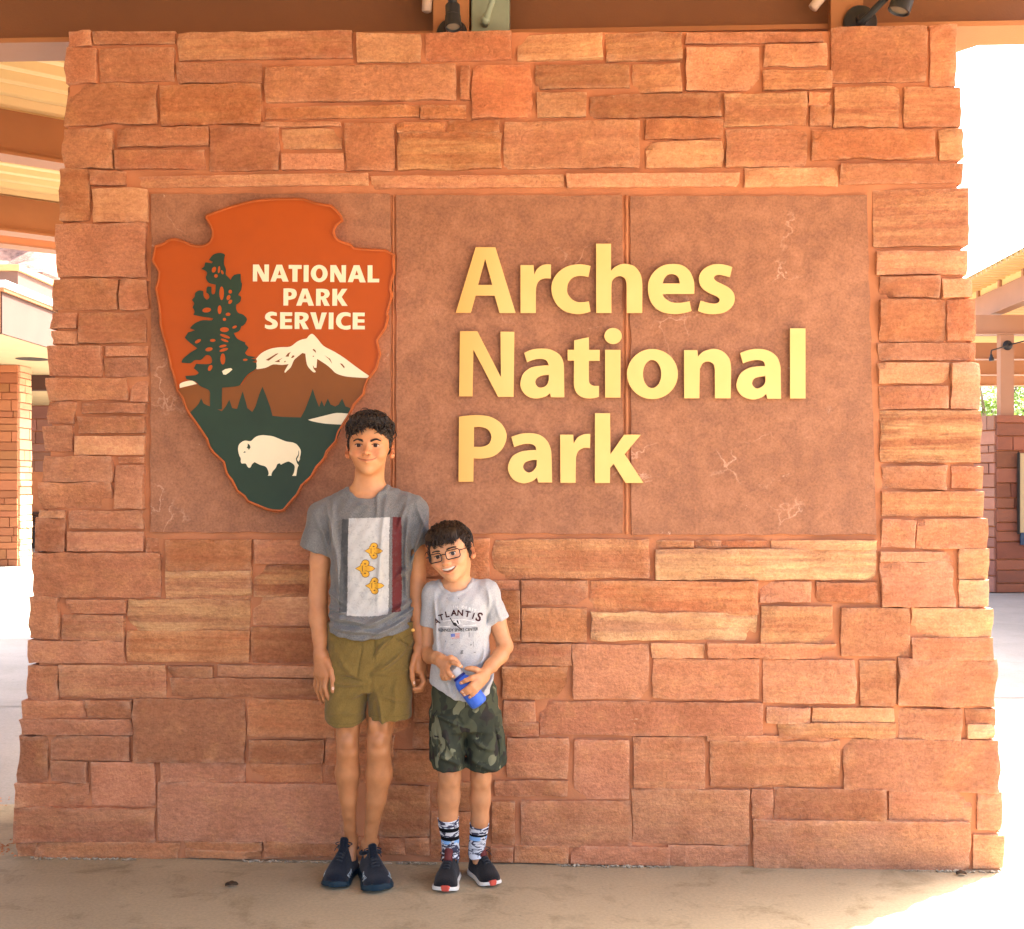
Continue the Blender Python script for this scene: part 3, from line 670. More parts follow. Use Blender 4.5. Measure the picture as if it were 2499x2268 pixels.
layer('lake', [[(900,1270,1),(1000,1245),(1060,1232),(1125,1236,1),(1098,1275),(1085,1297,1),(1000,1292),(930,1280)]], ZE, M['em_white'], 0.0434, 0.0006)
BIS = [(235,600),(240,510),(270,445),(340,385),(420,362),(500,375),(560,368),(620,310),(700,255),(830,228),(950,238),(1090,258),(1250,320),(1420,385),(1560,405),(1660,445),(1720,510),(1768,590),(1772,680),(1750,780,1),(1752,820,1),(1715,882,1),(1680,820),(1720,740),(1730,650),(1715,600,1),(1710,700),(1655,800),(1670,880),(1690,930),(1722,970,1),(1690,1050),(1660,1228,1),(1560,1228,1),(1600,1160),(1625,1020),(1600,950),(1530,900),(1470,875),(1380,905),(1285,955,1),(1260,920,1),(1200,940),(1160,1030),(1090,1110),(1055,1180),(1055,1225,1),(960,1225,1),(985,1170),(950,1050),(890,990),(780,960),(640,890,1),(580,940),(540,1015),(505,1030),(465,1000),(420,925),(330,925),(300,880),(300,800),(262,720)]
ZB = (560, 1040, 10.08)
bis = layer('bison', [BIS], ZB, M['em_white'], 0.0452)
layer('horn', [corners([(470,430),(520,470),(540,530),(500,590),(480,555),(445,540),(470,500)]), corners([(360,655),(395,625),(430,645),(390,662)])], ZB, M['em_green'], 0.0458, 0.0006)
CAPS = [
 [corners([(108,97),(187,97),(265,235),(262,97),(325,97),(322,327),(240,327),(165,180),(165,325),(106,325)])],
 [corners([(343,327),(425,100),(500,100),(590,328),(510,328),(490,282),(430,282),(412,327)]), corners([(465,170),(487,240),(445,240)])],
 [corners([(590,102),(765,104),(765,157),(710,157),(708,330),(640,330),(640,155),(590,153)])],
 [corners([(792,104),(860,104),(858,332),(790,332)])],
 [ell(1002,218,114,117,30), ell(1003,218,46,68,24)],
 [corners([(1152,104),(1230,104),(1305,240),(1303,106),(1365,106),(1360,337),(1280,337),(1205,200),(1205,333),(1150,333)])],
 [corners([(1385,335),(1468,106),(1545,106),(1630,338),(1550,338),(1532,290),(1472,290),(1455,335)]), corners([(1508,175),(1530,240),(1486,240)])],
 [corners([(1655,107),(1720,107),(1720,288),(1812,290),(1810,338),(1655,338)])],
 [[(520,420,1),(620,420),(680,440),(700,495),(675,550),(610,572),(585,572,1),(583,650,1),(518,650,1)], [(585,468,1),(620,472),(632,495),(620,520),(585,525,1)]],
 [corners([(690,652),(775,422),(845,422),(932,653),(858,653),(842,605),(778,605),(760,652)]), corners([(812,490),(832,558),(790,558)])],
 [[(960,425,1),(1060,425),(1120,440),(1143,490),(1125,535),(1092,552,1),(1145,655,1),(1070,655,1),(1035,570,1),(1022,570,1),(1022,653,1),(957,653,1)], [(1022,470,1),(1055,472),(1075,495),(1055,525),(1022,527,1)]],
 [corners([(1180,425),(1245,425),(1245,520),(1308,425),(1382,425),(1305,535),(1385,655),(1310,655),(1245,555),(1243,653),(1178,653)])],
 [[(430,748,1),(430,790,1),(370,785),(340,800),(360,825),(415,850),(443,895),(425,945),(370,968),(310,967),(268,950,1),(270,905,1),(320,918),(360,912),(370,895),(340,870),(290,845),(270,810),(285,765),(330,737),(380,735)]],
 [corners([(475,740),(638,742),(638,790),(540,790),(540,830),(630,830),(630,875),(540,875),(540,918),(638,920),(638,966),(473,966)])],
 [[(672,740,1),(780,742),(840,760),(860,805),(840,850),(805,870,1),(862,970,1),(785,970,1),(745,885,1),(735,885,1),(735,967,1),(670,967,1)], [(735,788,1),(770,790),(790,812),(770,840),(735,842,1)]],
 [corners([(880,742),(955,742),(995,900),(1035,745),(1105,745),(1028,970),(955,970)])],
 [corners([(1132,745),(1195,745),(1193,970),(1128,970)])],
 [[(1425,755,1),(1425,805,1),(1380,792),(1330,800),(1297,850),(1310,905),(1350,925),(1425,915,1),(1425,965,1),(1370,977),(1290,960),(1238,910),(1228,850),(1250,785),(1300,748),(1370,740)]],
 [corners([(1455,745),(1617,747),(1615,795),(1520,795),(1520,835),(1612,838),(1612,880),(1518,880),(1518,922),(1618,925),(1617,972),(1452,972)])],
]
for lp in CAPS:
    mb = MB(); plate(mb, [zc(smooth_outline(q, 4) if any(len(p) == 3 for p in q) else q, *Z8) for q in lp], wl(0.0425), wl(0.0408))
    mb.build('letter', M['em_white'], emblem, False, None, mb.v[0])
# ---------------------------------------------------------------- ground
def sheet(name, pts, z, mat, kind='structure', parent=None):
    o = mesh_obj(name, [(x, y, z) for x, y in pts], [tuple(range(len(pts)))], mat, parent)
    return tag(o, kind=kind)
M['earth'] = concrete_mat('red_earth', (0.46, 0.27, 0.17), (0.34, 0.18, 0.10), 0.4)
sheet('ground', [(-300,-300),(300,-300),(300,300),(-300,300)], -0.012, M['earth'])
sheet('plaza', [(-30,-16),(22,-16),(22,34),(-30,34)], -0.004, M['concrete'])
M['dark_ground'] = concrete_mat('dark_ground', (0.06, 0.058, 0.055), (0.035, 0.034, 0.033), 0.4)
sheet('added_dark_ground', [(-60,-60),(6.5,-60),(1.2,-3.55),(-60,-3.55)], -0.0005, M['dark_ground'])  # unseen dark ground, added to cut the light bounced onto the wall
# the walkway in front of the wall, with an uneven far edge at the left
wk = [(-12,-3.45),(12,-3.45),(12,0.0),(1.9,0.30),(1.5,0.6),(-1.6,0.78)]
x = -1.6
rg = random.Random(3)
while x > -12:
    x -= 0.09; wk.append((x, 0.80 + rg.uniform(-0.03, 0.03)))
sheet('walkway', wk, 0.0, M['walk'])
# joints between the concrete slabs: shallow dark grooves
M['joint'] = simple_mat('joint_dark', (0.14, 0.12, 0.10), 0.95, 0.2, 20)
mb = MB()
def groove(x0, y0, x1, y1, w=0.011, z=0.0005):
    d = Vector((x1-x0, y1-y0, 0)); n = Vector((-d.y, d.x, 0)).normalized() * w/2
    a, b = Vector((x0, y0, z)), Vector((x1, y1, z))
    mb.add([a-n, b-n, b+n, a+n], [(0, 1, 2, 3)])
p = P(2465, 2122, 2822*1.36/932); q = P(2560, 2268, 2822*1.36/1078)
groove(p.x, p.y, p.x + (q.x-p.x)*3, p.y + (q.y-p.y)*3, 0.012, 0.0025)
for yy in (2.97, 6.1, 9.2, 12.4): groove(-30, yy, -1.6, yy + 0.03, 0.014, 0.0005)
for yy in (3.3, 10.4): groove(1.5, yy, 22, yy, 0.014, 0.0005)
tag(mb.build('slab_joint', M['joint']), kind='structure')
# debris along the broken edge at the left
mb = MB(); rg = random.Random(8)
for k in range(420):
    x = rg.uniform(-3.2, -1.55); y = 0.80 + rg.gauss(0, 0.05)
    if k > 240: t = rg.random(); x = -1.80 - 0.35*t + rg.gauss(0, .03); y = 0.16 + 0.02*t + rg.gauss(0, .05)
    r = rg.uniform(0.002, 0.008)
    mb.add([(x+r*rg.uniform(.6,1.3), y, 0), (x-r*.5, y+r*.9, 0), (x-r*.5, y-r*.9, 0), (x, y, r*rg.uniform(.5,1))], [(0,1,3),(1,2,3),(2,0,3)])
o = mb.build('grit', M['mortar']); tag(o, 'loose grit along the walkway edge at the left wall foot', kind='stuff')
# two dried leaves lying on the walkway
M['leaf'] = simple_mat('dry_leaf', (0.055, 0.035, 0.02), 0.8, 0.3, 60)
def leaf(px, py, L, w, rot, label):
    D = 2822*1.36/(py-1190); c = P(px, py, D)
    V, Fc = [], []
    n = 7
    for i in range(n+1):
        t = i/n; hw = w*math.sin(math.pi*min(1, t*0.94+0.06))**0.8*(1+0.25*math.sin(i*2.3))
        for s in (-1, 0, 1):
            V.append((t*L-L/2, s*hw, 0.004 + 0.006*abs(s) + 0.004*math.sin(t*3)))
    for i in range(n):
        for s in range(2): Fc.append((i*3+s, (i+1)*3+s, (i+1)*3+s+1, i*3+s+1))
    o = mesh_obj('dried_leaf', V, Fc, M['leaf'], None, True)
    o.location = (c.x, c.y, 0.001); o.rotation_euler = (0, 0, rot)
    m = o.modifiers.new('thick', 'SOLIDIFY'); m.thickness = 0.002
    tag(o, label, 'leaf', 'dried leaves on the walkway')
leaf(565, 2164, 0.042, 0.016, 0.15, 'small dark curled leaf on the concrete left of the dark blue shoes')
leaf(2346, 2137, 0.034, 0.013, -0.1, 'small dark leaf on the concrete by the right corner of the wall')

# ---------------------------------------------------------------- canopy over the wall
DX, DY = Vector((0.8, 0.6, 0)), Vector((-0.6, 0.8, 0))
roof = empty('canopy_roof', (0, 0.35, 3.05), 'brown steel canopy with cream ribbed ceiling resting on the stone wall', 'canopy')
RO = roof.location.copy()
def rbuild(mb, name, mat):
    mb.v = [tuple(Vector(v) - RO) for v in mb.v]
    return mb.build(name, mat, roof)
def lw(u, d, z):      # point in the wall's frame: u along it, d behind its face
    return U*u - N*d + Vector((0, 0, z))
# the front beam along the top of the wall
mb = MB()
zb = 3.048
a, b = lw(-6.0, 0, 0), lw(5.0, 0, 0)
def wbox(m, u0, u1, d0, d1, z0, z1):
    m.add([lw(u, d, z) for z in (z0, z1) for (u, d) in ((u0,d0),(u1,d0),(u1,d1),(u0,d1))],
          [(0,3,2,1),(4,5,6,7),(0,1,5,4),(1,2,6,5),(2,3,7,6),(3,0,4,7)])
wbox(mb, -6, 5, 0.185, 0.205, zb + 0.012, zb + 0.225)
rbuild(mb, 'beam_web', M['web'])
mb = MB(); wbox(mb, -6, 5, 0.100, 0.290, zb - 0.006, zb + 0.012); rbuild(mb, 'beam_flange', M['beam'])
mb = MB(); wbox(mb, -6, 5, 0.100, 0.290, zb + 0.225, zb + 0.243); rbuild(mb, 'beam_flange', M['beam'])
# deck: cream ribbed sheets, rectangles in the turned roof grid, the rear ones added for shade
K = Vector((2.05, -0.2, 0)); LW, LB = 6.5, 13.0
def deck(corner, lx, ly, z, name):
    """ribs run along DX; corner + lx*(-DX) + ly*DY"""
    V, Fc = [], []; pit = 0.19; n = int(ly/pit)
    prof = [(0, 0), (0.035, 0.05), (0.10, 0.05), (0.135, 0.0), (0.165, -0.004)]
    ys = [(k*pit + a, h) for k in range(n) for a, h in prof]
    for (yy, h) in ys:
        for xx in (0, lx):
            p = corner - DX*xx + DY*yy
            V.append((p.x, p.y, z + h))
    m = len(ys)
    for i in range(m-1): Fc.append((2*i, 2*i+1, 2*i+3, 2*i+2))
    # solid top so that no light leaks through
    n0 = len(V)
    for xx, yy in ((0,0),(lx,0),(lx,n*pit),(0,n*pit)):
        p = corner - DX*xx + DY*yy; V.append((p.x, p.y, z + 0.09))
    Fc.append((n0, n0+1, n0+2, n0+3))
    mb = MB(); mb.add(V, Fc); return rbuild(mb, name, M['deck'])
EXT = 1.2  # unseen front overhang, its depth set to shape light on the wall
deck(K - DY*EXT, LB, LW + EXT, 3.30, 'deck')
deck(K + DX*1.3 + DY*2.5, 1.7, 3.1, 3.19, 'deck')  # unseen sheet behind the wall, added to close a gap in the shade
deck(Vector((3.2, 6.98, 0)), 5.2, 4.4, 3.30, 'deck')  # unseen rear sheet, added to shade the ground at the left
def rbeam(name, p0, L0, L1, z0=3.05, z1=3.285, w=0.07, fl=0.16, along=DX):
    mb = MB()
    a = Vector((p0[0], p0[1], 0)) + along*L0; b = Vector((p0[0], p0[1], 0)) + along*L1
    mb.bar(a + Vector((0,0,z0)), b + Vector((0,0,z0)), w, (0.0, z1-z0))
    mb.bar(a + Vector((0,0,z0)), b + Vector((0,0,z0)), fl, (-0.004, 0.012))
    return rbuild(mb, 'beam', M['beam'])
rbeam('beam', (-2.5, 1.80), -6, 2.9)
rbeam('beam', (-3.25, 3.56), -6, 2.0)
rbeam('beam', (-3.42, 3.98), -6, 2.0, 3.05, 3.20)
# edge beam running back from the wall's right end, and the roof's right edge
rbeam('beam', (1.84, 0.24), 0, 6.0, 3.10, 3.29, 0.07, 0.12, DY)
_k = K - DY*EXT
rbeam('beam', (_k.x, _k.y), -13, 0.0, 3.035, 3.29, 0.07, 0.12, DX)
rbeam('beam', (_k.x, _k.y), 0.0, EXT - 0.05, 3.035, 3.28, 0.07, 0.12, DY)
# bracket posts that stand on the wall and carry the beam
for (x0, x1) in ((1060, 1147), (2022, 2100)):
    u0, u1 = W(x0, 60, -0.09)[0], W(x1, 60, -0.09)[0]
    mb = MB(); wbox(mb, u0, u1, 0.052, 0.094, 3.0, 3.46); rbuild(mb, 'bracket_post', M['beam'])
# short pale pipe ends and the diagonal braces beside the posts
M['pipe'] = simple_mat('pipe_pale', (0.50, 0.36, 0.27), 0.4, 0.1, 10)
for (x0, y0, x1, y1) in ((1041, 30, 1046, -40), (1982, 22, 2016, -22)):
    mb = MB(); pa = Vector(W(x0, y0, -0.06)); pb = Vector(W(x1, y1, -0.06))
    f = lambda p: U*p.x - N*p.y + Vector((0, 0, p.z))
    mb.tube([f(pa), f(pa.lerp(pb, .04)), f(pb)], [0.012, 0.018, 0.019], 14); rbuild(mb, 'pipe', M['pipe']).data.polygons.foreach_set('use_smooth', [True]*len(mb.f))

# ---------------------------------------------------------------- spotlights and junction box on the wall top
def wp(px, py, w):
    p = W(px, py, w); return U*p[0] - N*p[1] + Vector((0, 0, p[2]))
def mpx(px): return px * 4.19 / F
M['lens'] = simple_mat('lamp_lens', (0.16, 0.14, 0.11), 0.15, 0.1, 20, 0, 60, 0.6)
def spot(px, py, r, label, arm, head):
    c = wp(px, py, -0.045)
    o = empty('spotlight', c, label, 'lamp', 'spotlights over the sign wall', 0)
    def put(mb, name, mat):
        mb.v = [tuple(Vector(v) - c) for v in mb.v]; return mb.build(name, mat, o, True, rad(35))
    mb = MB(); R = mpx(r)
    mb.lathe(c - N*0.005, N, [(0, R*0.98), (0.012, R), (0.02, R*0.93), (0.024, R*0.5), (0.03, R*0.35), (0.05, R*0.3)], 36)
    put(mb, 'base_plate', M['black'])
    mb = MB(); mb.tube([wp(*q) for q in arm], 0.0125, 12); put(mb, 'arm', M['black'])
    mb = MB(); a, b = wp(*head[0]), wp(*head[1]); ax = (b - a); L = ax.length; rr = mpx(head[2])
    mb.lathe(a, ax, [(0, rr*0.35), (0.002, rr*0.55), (L*0.2, rr*0.62), (L*0.24, rr*0.92), (L*0.6, rr*0.92), (L*0.62, rr), (L, rr*1.04), (L+0.001, rr*0.93), (L-0.006, rr*0.85)], 30)
    put(mb, 'lamp_head', M['black'])
    mb = MB(); mb.lathe(a, ax, [(L-0.008, rr*0.2), (L-0.006, rr*0.84), (L-0.005, rr*0.7), (L-0.002, 0.0005)], 26)
    put(mb, 'lens', M['lens'])
spot(1103, 84, 38, 'black spotlight with round base beside the grey green box on the wall top',
     [(1103, 84, -0.01), (1103, 40, 0.10), (1103, -10, 0.16), (1102, -45, 0.15)], ((1104, -2, 0.12), (1106, 68, 0.142), 19))
spot(2098, 56, 41, 'dark spotlight on a slanting arm above the right end of the wall',
     [(2098, 58, 0.0), (2118, 40, 0.03), (2165, -8, 0.10), (2215, -60, 0.14)], ((2224, -56, 0.13), (2193, 28, 0.128), 25))
c = wp(1198, 40, -0.05)
jb = empty('junction_box', c, 'grey green metal box with a conduit on the wall top', 'box')
def jput(mb, name, mat, sm=False):
    mb.v = [tuple(Vector(v) - c) for v in mb.v]; return mb.build(name, mat, jb, sm)
mb = MB(); u0, u1 = W(1151, 60, -0.05)[0], W(1243, 60, -0.05)[0]; wbox(mb, u0, u1, 0.045, 0.113, 3.0, 3.47); jput(mb, 'box_body', M['grey_green'])
mb = MB(); u1b = W(1233, 60, -0.05)[0]; wbox(mb, u0 + 0.004, u1b, 0.041, 0.0445, 3.03, W(1200, 2, -.05)[2]); jput(mb, 'cover_plate', M['grey_green'])
mb = MB(); mb.tube([wp(1181, 60, -0.03), wp(1184, 52, 0.0), wp(1192, 30, 0.035), wp(1207, -12, 0.05), wp(1215, -40, 0.04)], [0.011, 0.012, 0.0105, 0.0105, 0.0105], 14)
mb.tube([wp(1182, 58, -0.025), wp(1185, 48, 0.004), wp(1188, 40, 0.018)], [0.016, 0.0165, 0.015], 14); jput(mb, 'conduit', M['grey_green'], True)

# ---------------------------------------------------------------- coursed stone or brick faces of the far buildings
def masonry(parent, origin, ux, width, z0, z1, normal, rows, cols, mat, joint_mat, name, seed, cr=None, shade=(0.46,0.215,0.11), thick=0.06):
    """face at origin, running along ux, stones proud of a recessed backing"""
    rg = random.Random(seed); ux = Vector(ux).normalized(); n = Vector(normal).normalized(); o = Vector(origin)
    z = z0; i = 0
    while z < z1 - 0.02:
        h = min(rg.uniform(*rows), z1 - z)
        if z1 - z - h < 0.03: h = z1 - z
        x = 0.0
        while x < width - 0.005:
            w = min(rg.uniform(*cols), width - x)
            if width - x - w < 0.06: w = width - x
            g = 0.006; pr = rg.uniform(0.012, 0.032)
            mb = MB(); vs = []
            cpt = o + ux*(x + w/2) + Vector((0, 0, z + h/2))
            for (a, b, c2) in ((-1,-1,0),(1,-1,0),(1,1,0),(-1,1,0),(-1,-1,1),(1,-1,1),(1,1,1),(-1,1,1)):
                k = 0.9 if c2 else 1.0
                vs.append(ux*(a*(w/2-g)*(0.985 if c2 else 1)) + Vector((0,0,b*(h/2-g)*(0.95 if c2 else 1))) + n*(pr*(1+rg.uniform(-.25,.25)) if c2 else -0.02))
            mb.add(vs, [(4,5,6,7),(0,1,5,4),(1,2,6,5),(2,3,7,6),(3,0,4,7)])
            ob = mb.build(name, mat, parent); ob.location = cpt - parent.location
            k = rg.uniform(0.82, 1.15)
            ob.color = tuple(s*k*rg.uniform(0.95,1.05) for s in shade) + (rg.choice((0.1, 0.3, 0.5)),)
            x += w
        z += h

# ---------------------------------------------------------------- visitor building at the left
vb = empty('visitor_building', (-8.6, 15.8, 0), 'low stone and stucco building with deep flat fascia behind the wall at left', 'building')
def vput(mb, name, mat, sm=False):
    mb.v = [tuple(Vector(v) - vb.location) for v in mb.v]; return mb.build(name, mat, vb, sm)
XF, YF = -7.05, 11.8
mb = MB(); mb.box((-20, YF, 3.49), (XF, 30, 4.12)); vput(mb, 'fascia', M['stucco'])
mb = MB(); mb.box((-20.1, YF - 0.06, 4.122), (XF + 0.07, 30, 4.22)); vput(mb, 'roof_coping', M['white'])
mb = MB(); mb.box((XF - 0.05, YF - 0.03, 4.07), (XF + 0.035, 29.9, 4.117)); vput(mb, 'coping_drip', M['beam'])
mb = MB(); mb.box((-19.9, YF + 0.05, 3.482), (XF - 0.03, 29.9, 3.488)); vput(mb, 'soffit', M['cream'])
mb = MB(); mb.box((-20, YF - 0.012, 3.50), (XF - 0.02, YF - 0.002, 4.10)); vput(mb, 'fascia_front', M['beam'])
mb = MB(); mb.lathe((-7.92, 14.9, 3.476), (0, 0, 1), [(0, 0.26), (0.004, 0.26)], 24); vput(mb, 'downlight', M['dark'])
mb = MB(); mb.box((-12.6, 15.0, 4.2), (-8.2, 19.5, 4.95)); vput(mb, 'roof_unit', M['stucco'])
mb = MB(); mb.box((-12.65, 14.93, 4.955), (-8.15, 19.55, 5.05)); vput(mb, 'roof_unit_cap', M['beam'])
# stone pillar
mb = MB(); mb.box((-9.55, 15.83, 0), (-8.56, 16.30, 3.48)); vput(mb, 'pillar_core', M['mortar'])
masonry(vb, (-9.57, 15.81, 0), (1,0,0), 1.03, 0.0, 3.48, (0,-1,0), (0.09, 0.2), (0.22, 0.7), M['far_stone'], None, 'stone', 4, None, (0.32,0.125,0.055))  # front face darker, its shade put into the stone colour
masonry(vb, (-8.54, 15.83, 0), (0,1,0), 0.50, 0.0, 3.48, (1,0,0), (0.09, 0.2), (0.2, 0.5), M['far_stone'], None, 'stone', 5, None, (0.52,0.30,0.17))  # side face paler, the sunlight on it put into the stone colour
# back wall under the roof, with an inner dropped beam and a louvred grille low down
mb = MB(); mb.box((-19, 21.8, 0), (-7.3, 22.1, 3.48)); vput(mb, 'back_wall', M['mortar'])
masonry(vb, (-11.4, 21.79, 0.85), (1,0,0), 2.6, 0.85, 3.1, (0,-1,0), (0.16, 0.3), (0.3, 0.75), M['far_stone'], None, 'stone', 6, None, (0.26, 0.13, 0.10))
mb = MB(); mb.box((-19, 17.6, 3.20), (-7.4, 17.9, 3.478)); vput(mb, 'inner_beam', M['stucco'])
mb = MB(); mb.box((-19, 17.92, 3.20), (-7.4, 21.75, 3.21)); vput(mb, 'inner_soffit', M['cream'])
for k in range(5):
    mb = MB(); mb.box((-11.4, 21.55, 0.42 + k*0.085), (-8.8, 21.78, 0.475 + k*0.085)); vput(mb, 'louvre', M['stucco'])
mb = MB(); mb.box((-11.4, 21.6, 0.0), (-8.8, 21.78, 0.40)); vput(mb, 'plinth_recess', M['dark'])

# rocky slope far behind the left building
def cliff_mat():
    m, nt, b = new_mat('cliff_rock'); v = coords(nt)
    a = noise_n(nt, coords(nt, (0.25, 0.25, 0.6)), 1.0, 7, 0.65, 0.6); c2 = noise_n(nt, v, 0.7, 6, 0.7)
    c = mixc(nt, ramp(nt, a, [(0.38, 0.0), (0.62, 1.0)]), (0.13, 0.06, 0.04), (0.25, 0.14, 0.10))
    c = mixc(nt, math_n(nt, 'MULTIPLY', ramp(nt, c2, [(0.36, 1.0), (0.46, 0.0)]), 0.6), c, (0.05, 0.02, 0.015))
    nt.links.new(c, b.inputs['Base Color']); b.inputs['Roughness'].default_value = 0.95
    bump_n(nt, b, c2, 0.8, 0.3); return m
V, Fc = [], []; nx, nz = 90, 70
for j in range(nz+1):
    for i in range(nx+1):
        x = -75 + 72*i/nx; t = j/nz; y = 42 + 40*t
        z = -0.5 + 34*t**1.1 + 1.5*fbm(x*.09, y*.09, 3, 5) + 1.6*abs(noise.noise((x*.25, y*.3, 1))) + 1.0*math.floor(3*noise.noise((x*.11, t*9, 5)))/3
        V.append((x, y + 1.6*noise.noise((x*.35, y*.3, 9)), z if j else -1))
for j in range(nz):
    for i in range(nx):
        a = j*(nx+1)+i; Fc.append((a, a+1, a+nx+2, a+nx+1))
tag(mesh_obj('hillside', V, Fc, cliff_mat()), kind='structure')

# ---------------------------------------------------------------- open pavilion at the right
pv = empty('pavilion', (6.9, 10.7, 0), 'open roofed pavilion with low stone wall and steel posts at right', 'building')
def pput(mb, name, mat, sm=False):
    mb.v = [tuple(Vector(v) - pv.location) for v in mb.v]; return mb.build(name, mat, pv, sm)
c0 = Vector((6.245, 14.93 - 4.19, 0)); fx = Vector((0.985, 0.17, 0)); lx = Vector((-0.40, 0.917, 0))
HW = 2.30
mb = MB(); p2 = c0 + fx*6; p3 = p2 + Vector((-0.1, 0.5, 0)); p4 = c0 + fx*0.5 + lx*0.55
vs = [c0 + fx*0.02 + lx*0.02, p2, p3, p4]
mb.add([(v.x, v.y, 0) for v in vs] + [(v.x, v.y, HW - 0.02) for v in vs], [(3,2,1,0),(4,5,6,7),(0,1,5,4),(1,2,6,5),(2,3,7,6),(3,0,4,7)])
e1 = c0 + lx*3.0; e2 = e1 + fx*0.4
vs = [c0 + fx*0.02 + lx*0.02, c0 + fx*0.45 + lx*0.3, e2, e1 + fx*0.02]
mb.add([(v.x, v.y, 0) for v in vs] + [(v.x, v.y, HW - 0.025) for v in vs], [(3,2,1,0),(4,5,6,7),(0,1,5,4),(1,2,6,5),(2,3,7,6),(3,0,4,7)])
pput(mb, 'wall_core', M['mortar'])
masonry(pv, c0, fx, 2.4, 0.0, HW, (0.17,-0.985,0), (0.1, 0.24), (0.2, 0.62), M['far_stone'], None, 'stone', 21, None, (0.25, 0.10, 0.062))  # front face: shade put into the darker stone colour
masonry(pv, c0 + lx*0.9, -lx, 0.9, 0.0, HW, (-0.917,-0.40,0), (0.1, 0.22), (0.2, 0.5), M['far_stone'], None, 'stone', 22, None, (0.34, 0.17, 0.115))  # left face: light falling on it put into the paler stone colour
# post standing on the wall, then beams, edge beam and ribbed roof
M['beam_lit_pink'] = simple_mat('beam_lit_tone', (0.36, 0.19, 0.11), 0.5, 0.05, 3)  # pavilion steel, with the pink of its lit faces put into the colour
px0 = 6.50; py0 = 10.98
mb = MB(); mb.box((px0 - 0.115, py0 - 0.06, HW - 0.02), (px0 + 0.06, py0 + 0.06, 3.37)); mb.box((px0 - 0.16, py0 - 0.1, HW - 0.019), (px0 + 0.10, py0 + 0.1, HW + 0.006)); pput(mb, 'post', M['beam_lit_pink'])
for yy in (11.0, 13.9, 16.4, 18.6):
    mb = MB(); mb.box((5.2, yy - 0.04, 3.372), (14, yy + 0.04, 3.62)); mb.box((5.2, yy - 0.1, 3.36), (14, yy + 0.1, 3.376)); pput(mb, 'beam', M['beam_lit_pink'])
mb = MB(); e0 = P(2660, 545, 11.4); 
ea, eb = Vector((6.02, 4.3, 3.65)), Vector((6.62, 15.5, 3.65)); dd = (eb-ea).normalized()
mb.bar(ea, eb, 0.09, (0.0, 0.31)); mb.bar(ea, eb, 0.16, (-0.01, 0.012)); pput(mb, 'edge_beam', M['beam_lit_pink'])
sd = Vector((dd.y, -dd.x, 0))
V, Fc = [], []; yv = 0.0; k = 0; L = (eb - ea).length + 6
st = []
while yv < L:
    for a, h in ((0, 0), (0.03, 0.045), (0.09, 0.045), (0.12, 0.0)): st.append((yv + a, h))
    yv += 0.17
for (t, h) in st:
    for s in (-0.40, 7.0):
        p = ea + dd*(t - 0.3) + sd*s; V.append((p.x, p.y, 4.06 + h))
m_ = len(st)
Fc = [(2*i, 2*i+1, 2*i+3, 2*i+2) for i in range(m_-1)]
n0 = len(V)
for (t, h) in ((0, 0), (st[-1][0], 0)):
    for s in (-0.385, 7.0):
        p = ea + dd*(t - 0.3) + sd*s; V.append((p.x, p.y, 4.125))
Fc.append((n0, n0+2, n0+3, n0+1))
mb = MB(); mb.add(V, Fc); pput(mb, 'roof_deck', M['deck'])
for k in range(14):
    p = ea + dd*(k*0.80 + 0.2); mb = MB()
    mb.box((p.x - 0.03, p.y - 0.03, 3.96), (p.x + 0.03, p.y + 0.03, 4.06)); pput(mb, 'roof_clip', M['beam_lit_pink'])
mb = MB(); mb.bar(ea + Vector((0.03,0,0.335)), eb + Vector((0.03,0,0.335)), 0.05, (0, 0.10)); pput(mb, 'purlin', M['deck'])
# information panel on the pavilion wall
pn = fx; nn = Vector((0.17, -0.985, 0))
c1 = c0 + fx*0.285 + nn*0.06
ip = empty('information_panel', c1, 'cream notice panel with dark blue base on the pavilion wall', 'panel')
def ipput(pts, name, mat, th):
    mb = MB(); vs = [fx*a + Vector((0, 0, z)) + nn*(0.0 if k == 0 else th) for k in (0, 1) for (a, z) in pts]
    mb.add(vs, [(3,2,1,0),(4,5,6,7),(0,1,5,4),(1,2,6,5),(2,3,7,6),(3,0,4,7)]); mb.build(name, mat, ip)
ipput([(0, 0.78), (1.1, 0.78), (1.1, 1.80), (0, 1.80)], 'panel_face', M['cream'], 0.03)
ipput([(0.02, 0.62), (1.08, 0.62), (1.08, 0.776), (0.02, 0.776)], 'panel_base', M['navy'], 0.02)
ipput([(-0.02, 0.76), (-0.003, 0.76), (-0.003, 1.81), (-0.02, 1.81)], 'panel_edge', M['dark'], 0.04)
# lamp on the pavilion post
lo = Vector((px0 - 0.03, py0 - 0.075, 3.215))
pl = empty('wall_lamp', lo, 'small black lamp on a bent arm fixed to the pavilion post', 'lamp')
mb = MB(); mb.lathe((0,0.012,0), (0,-1,0), [(0, 0.058), (0.015, 0.065), (0.022, 0.056), (0.03, 0.02)], 24); mb.build('base_plate', M['black'], pl, True, rad(40))
mb = MB(); mb.tube([(0,-0.02,0), (-0.14,-0.13,-0.045), (-0.295,-0.20,-0.09), (-0.30,-0.205,-0.11), (-0.30,-0.205,-0.15)], 0.0085, 10); mb.build('arm', M['black'], pl, True)
mb = MB(); mb.lathe((-0.30,-0.205,-0.14), (0.08,0,-1), [(0, 0.012), (0.02, 0.018), (0.03, 0.018), (0.045, 0.030), (0.085, 0.034), (0.086, 0.02)], 20); mb.build('lamp_head', M['black'], pl, True, rad(40))
mb = MB(); mb.tube([(0,-0.02,0), (0.12,-0.11,0.03), (0.32,-0.2,0.08), (0.34,-0.205,0.07), (0.34,-0.205,0.0)], 0.0085, 10); mb.build('arm', M['black'], pl, True)

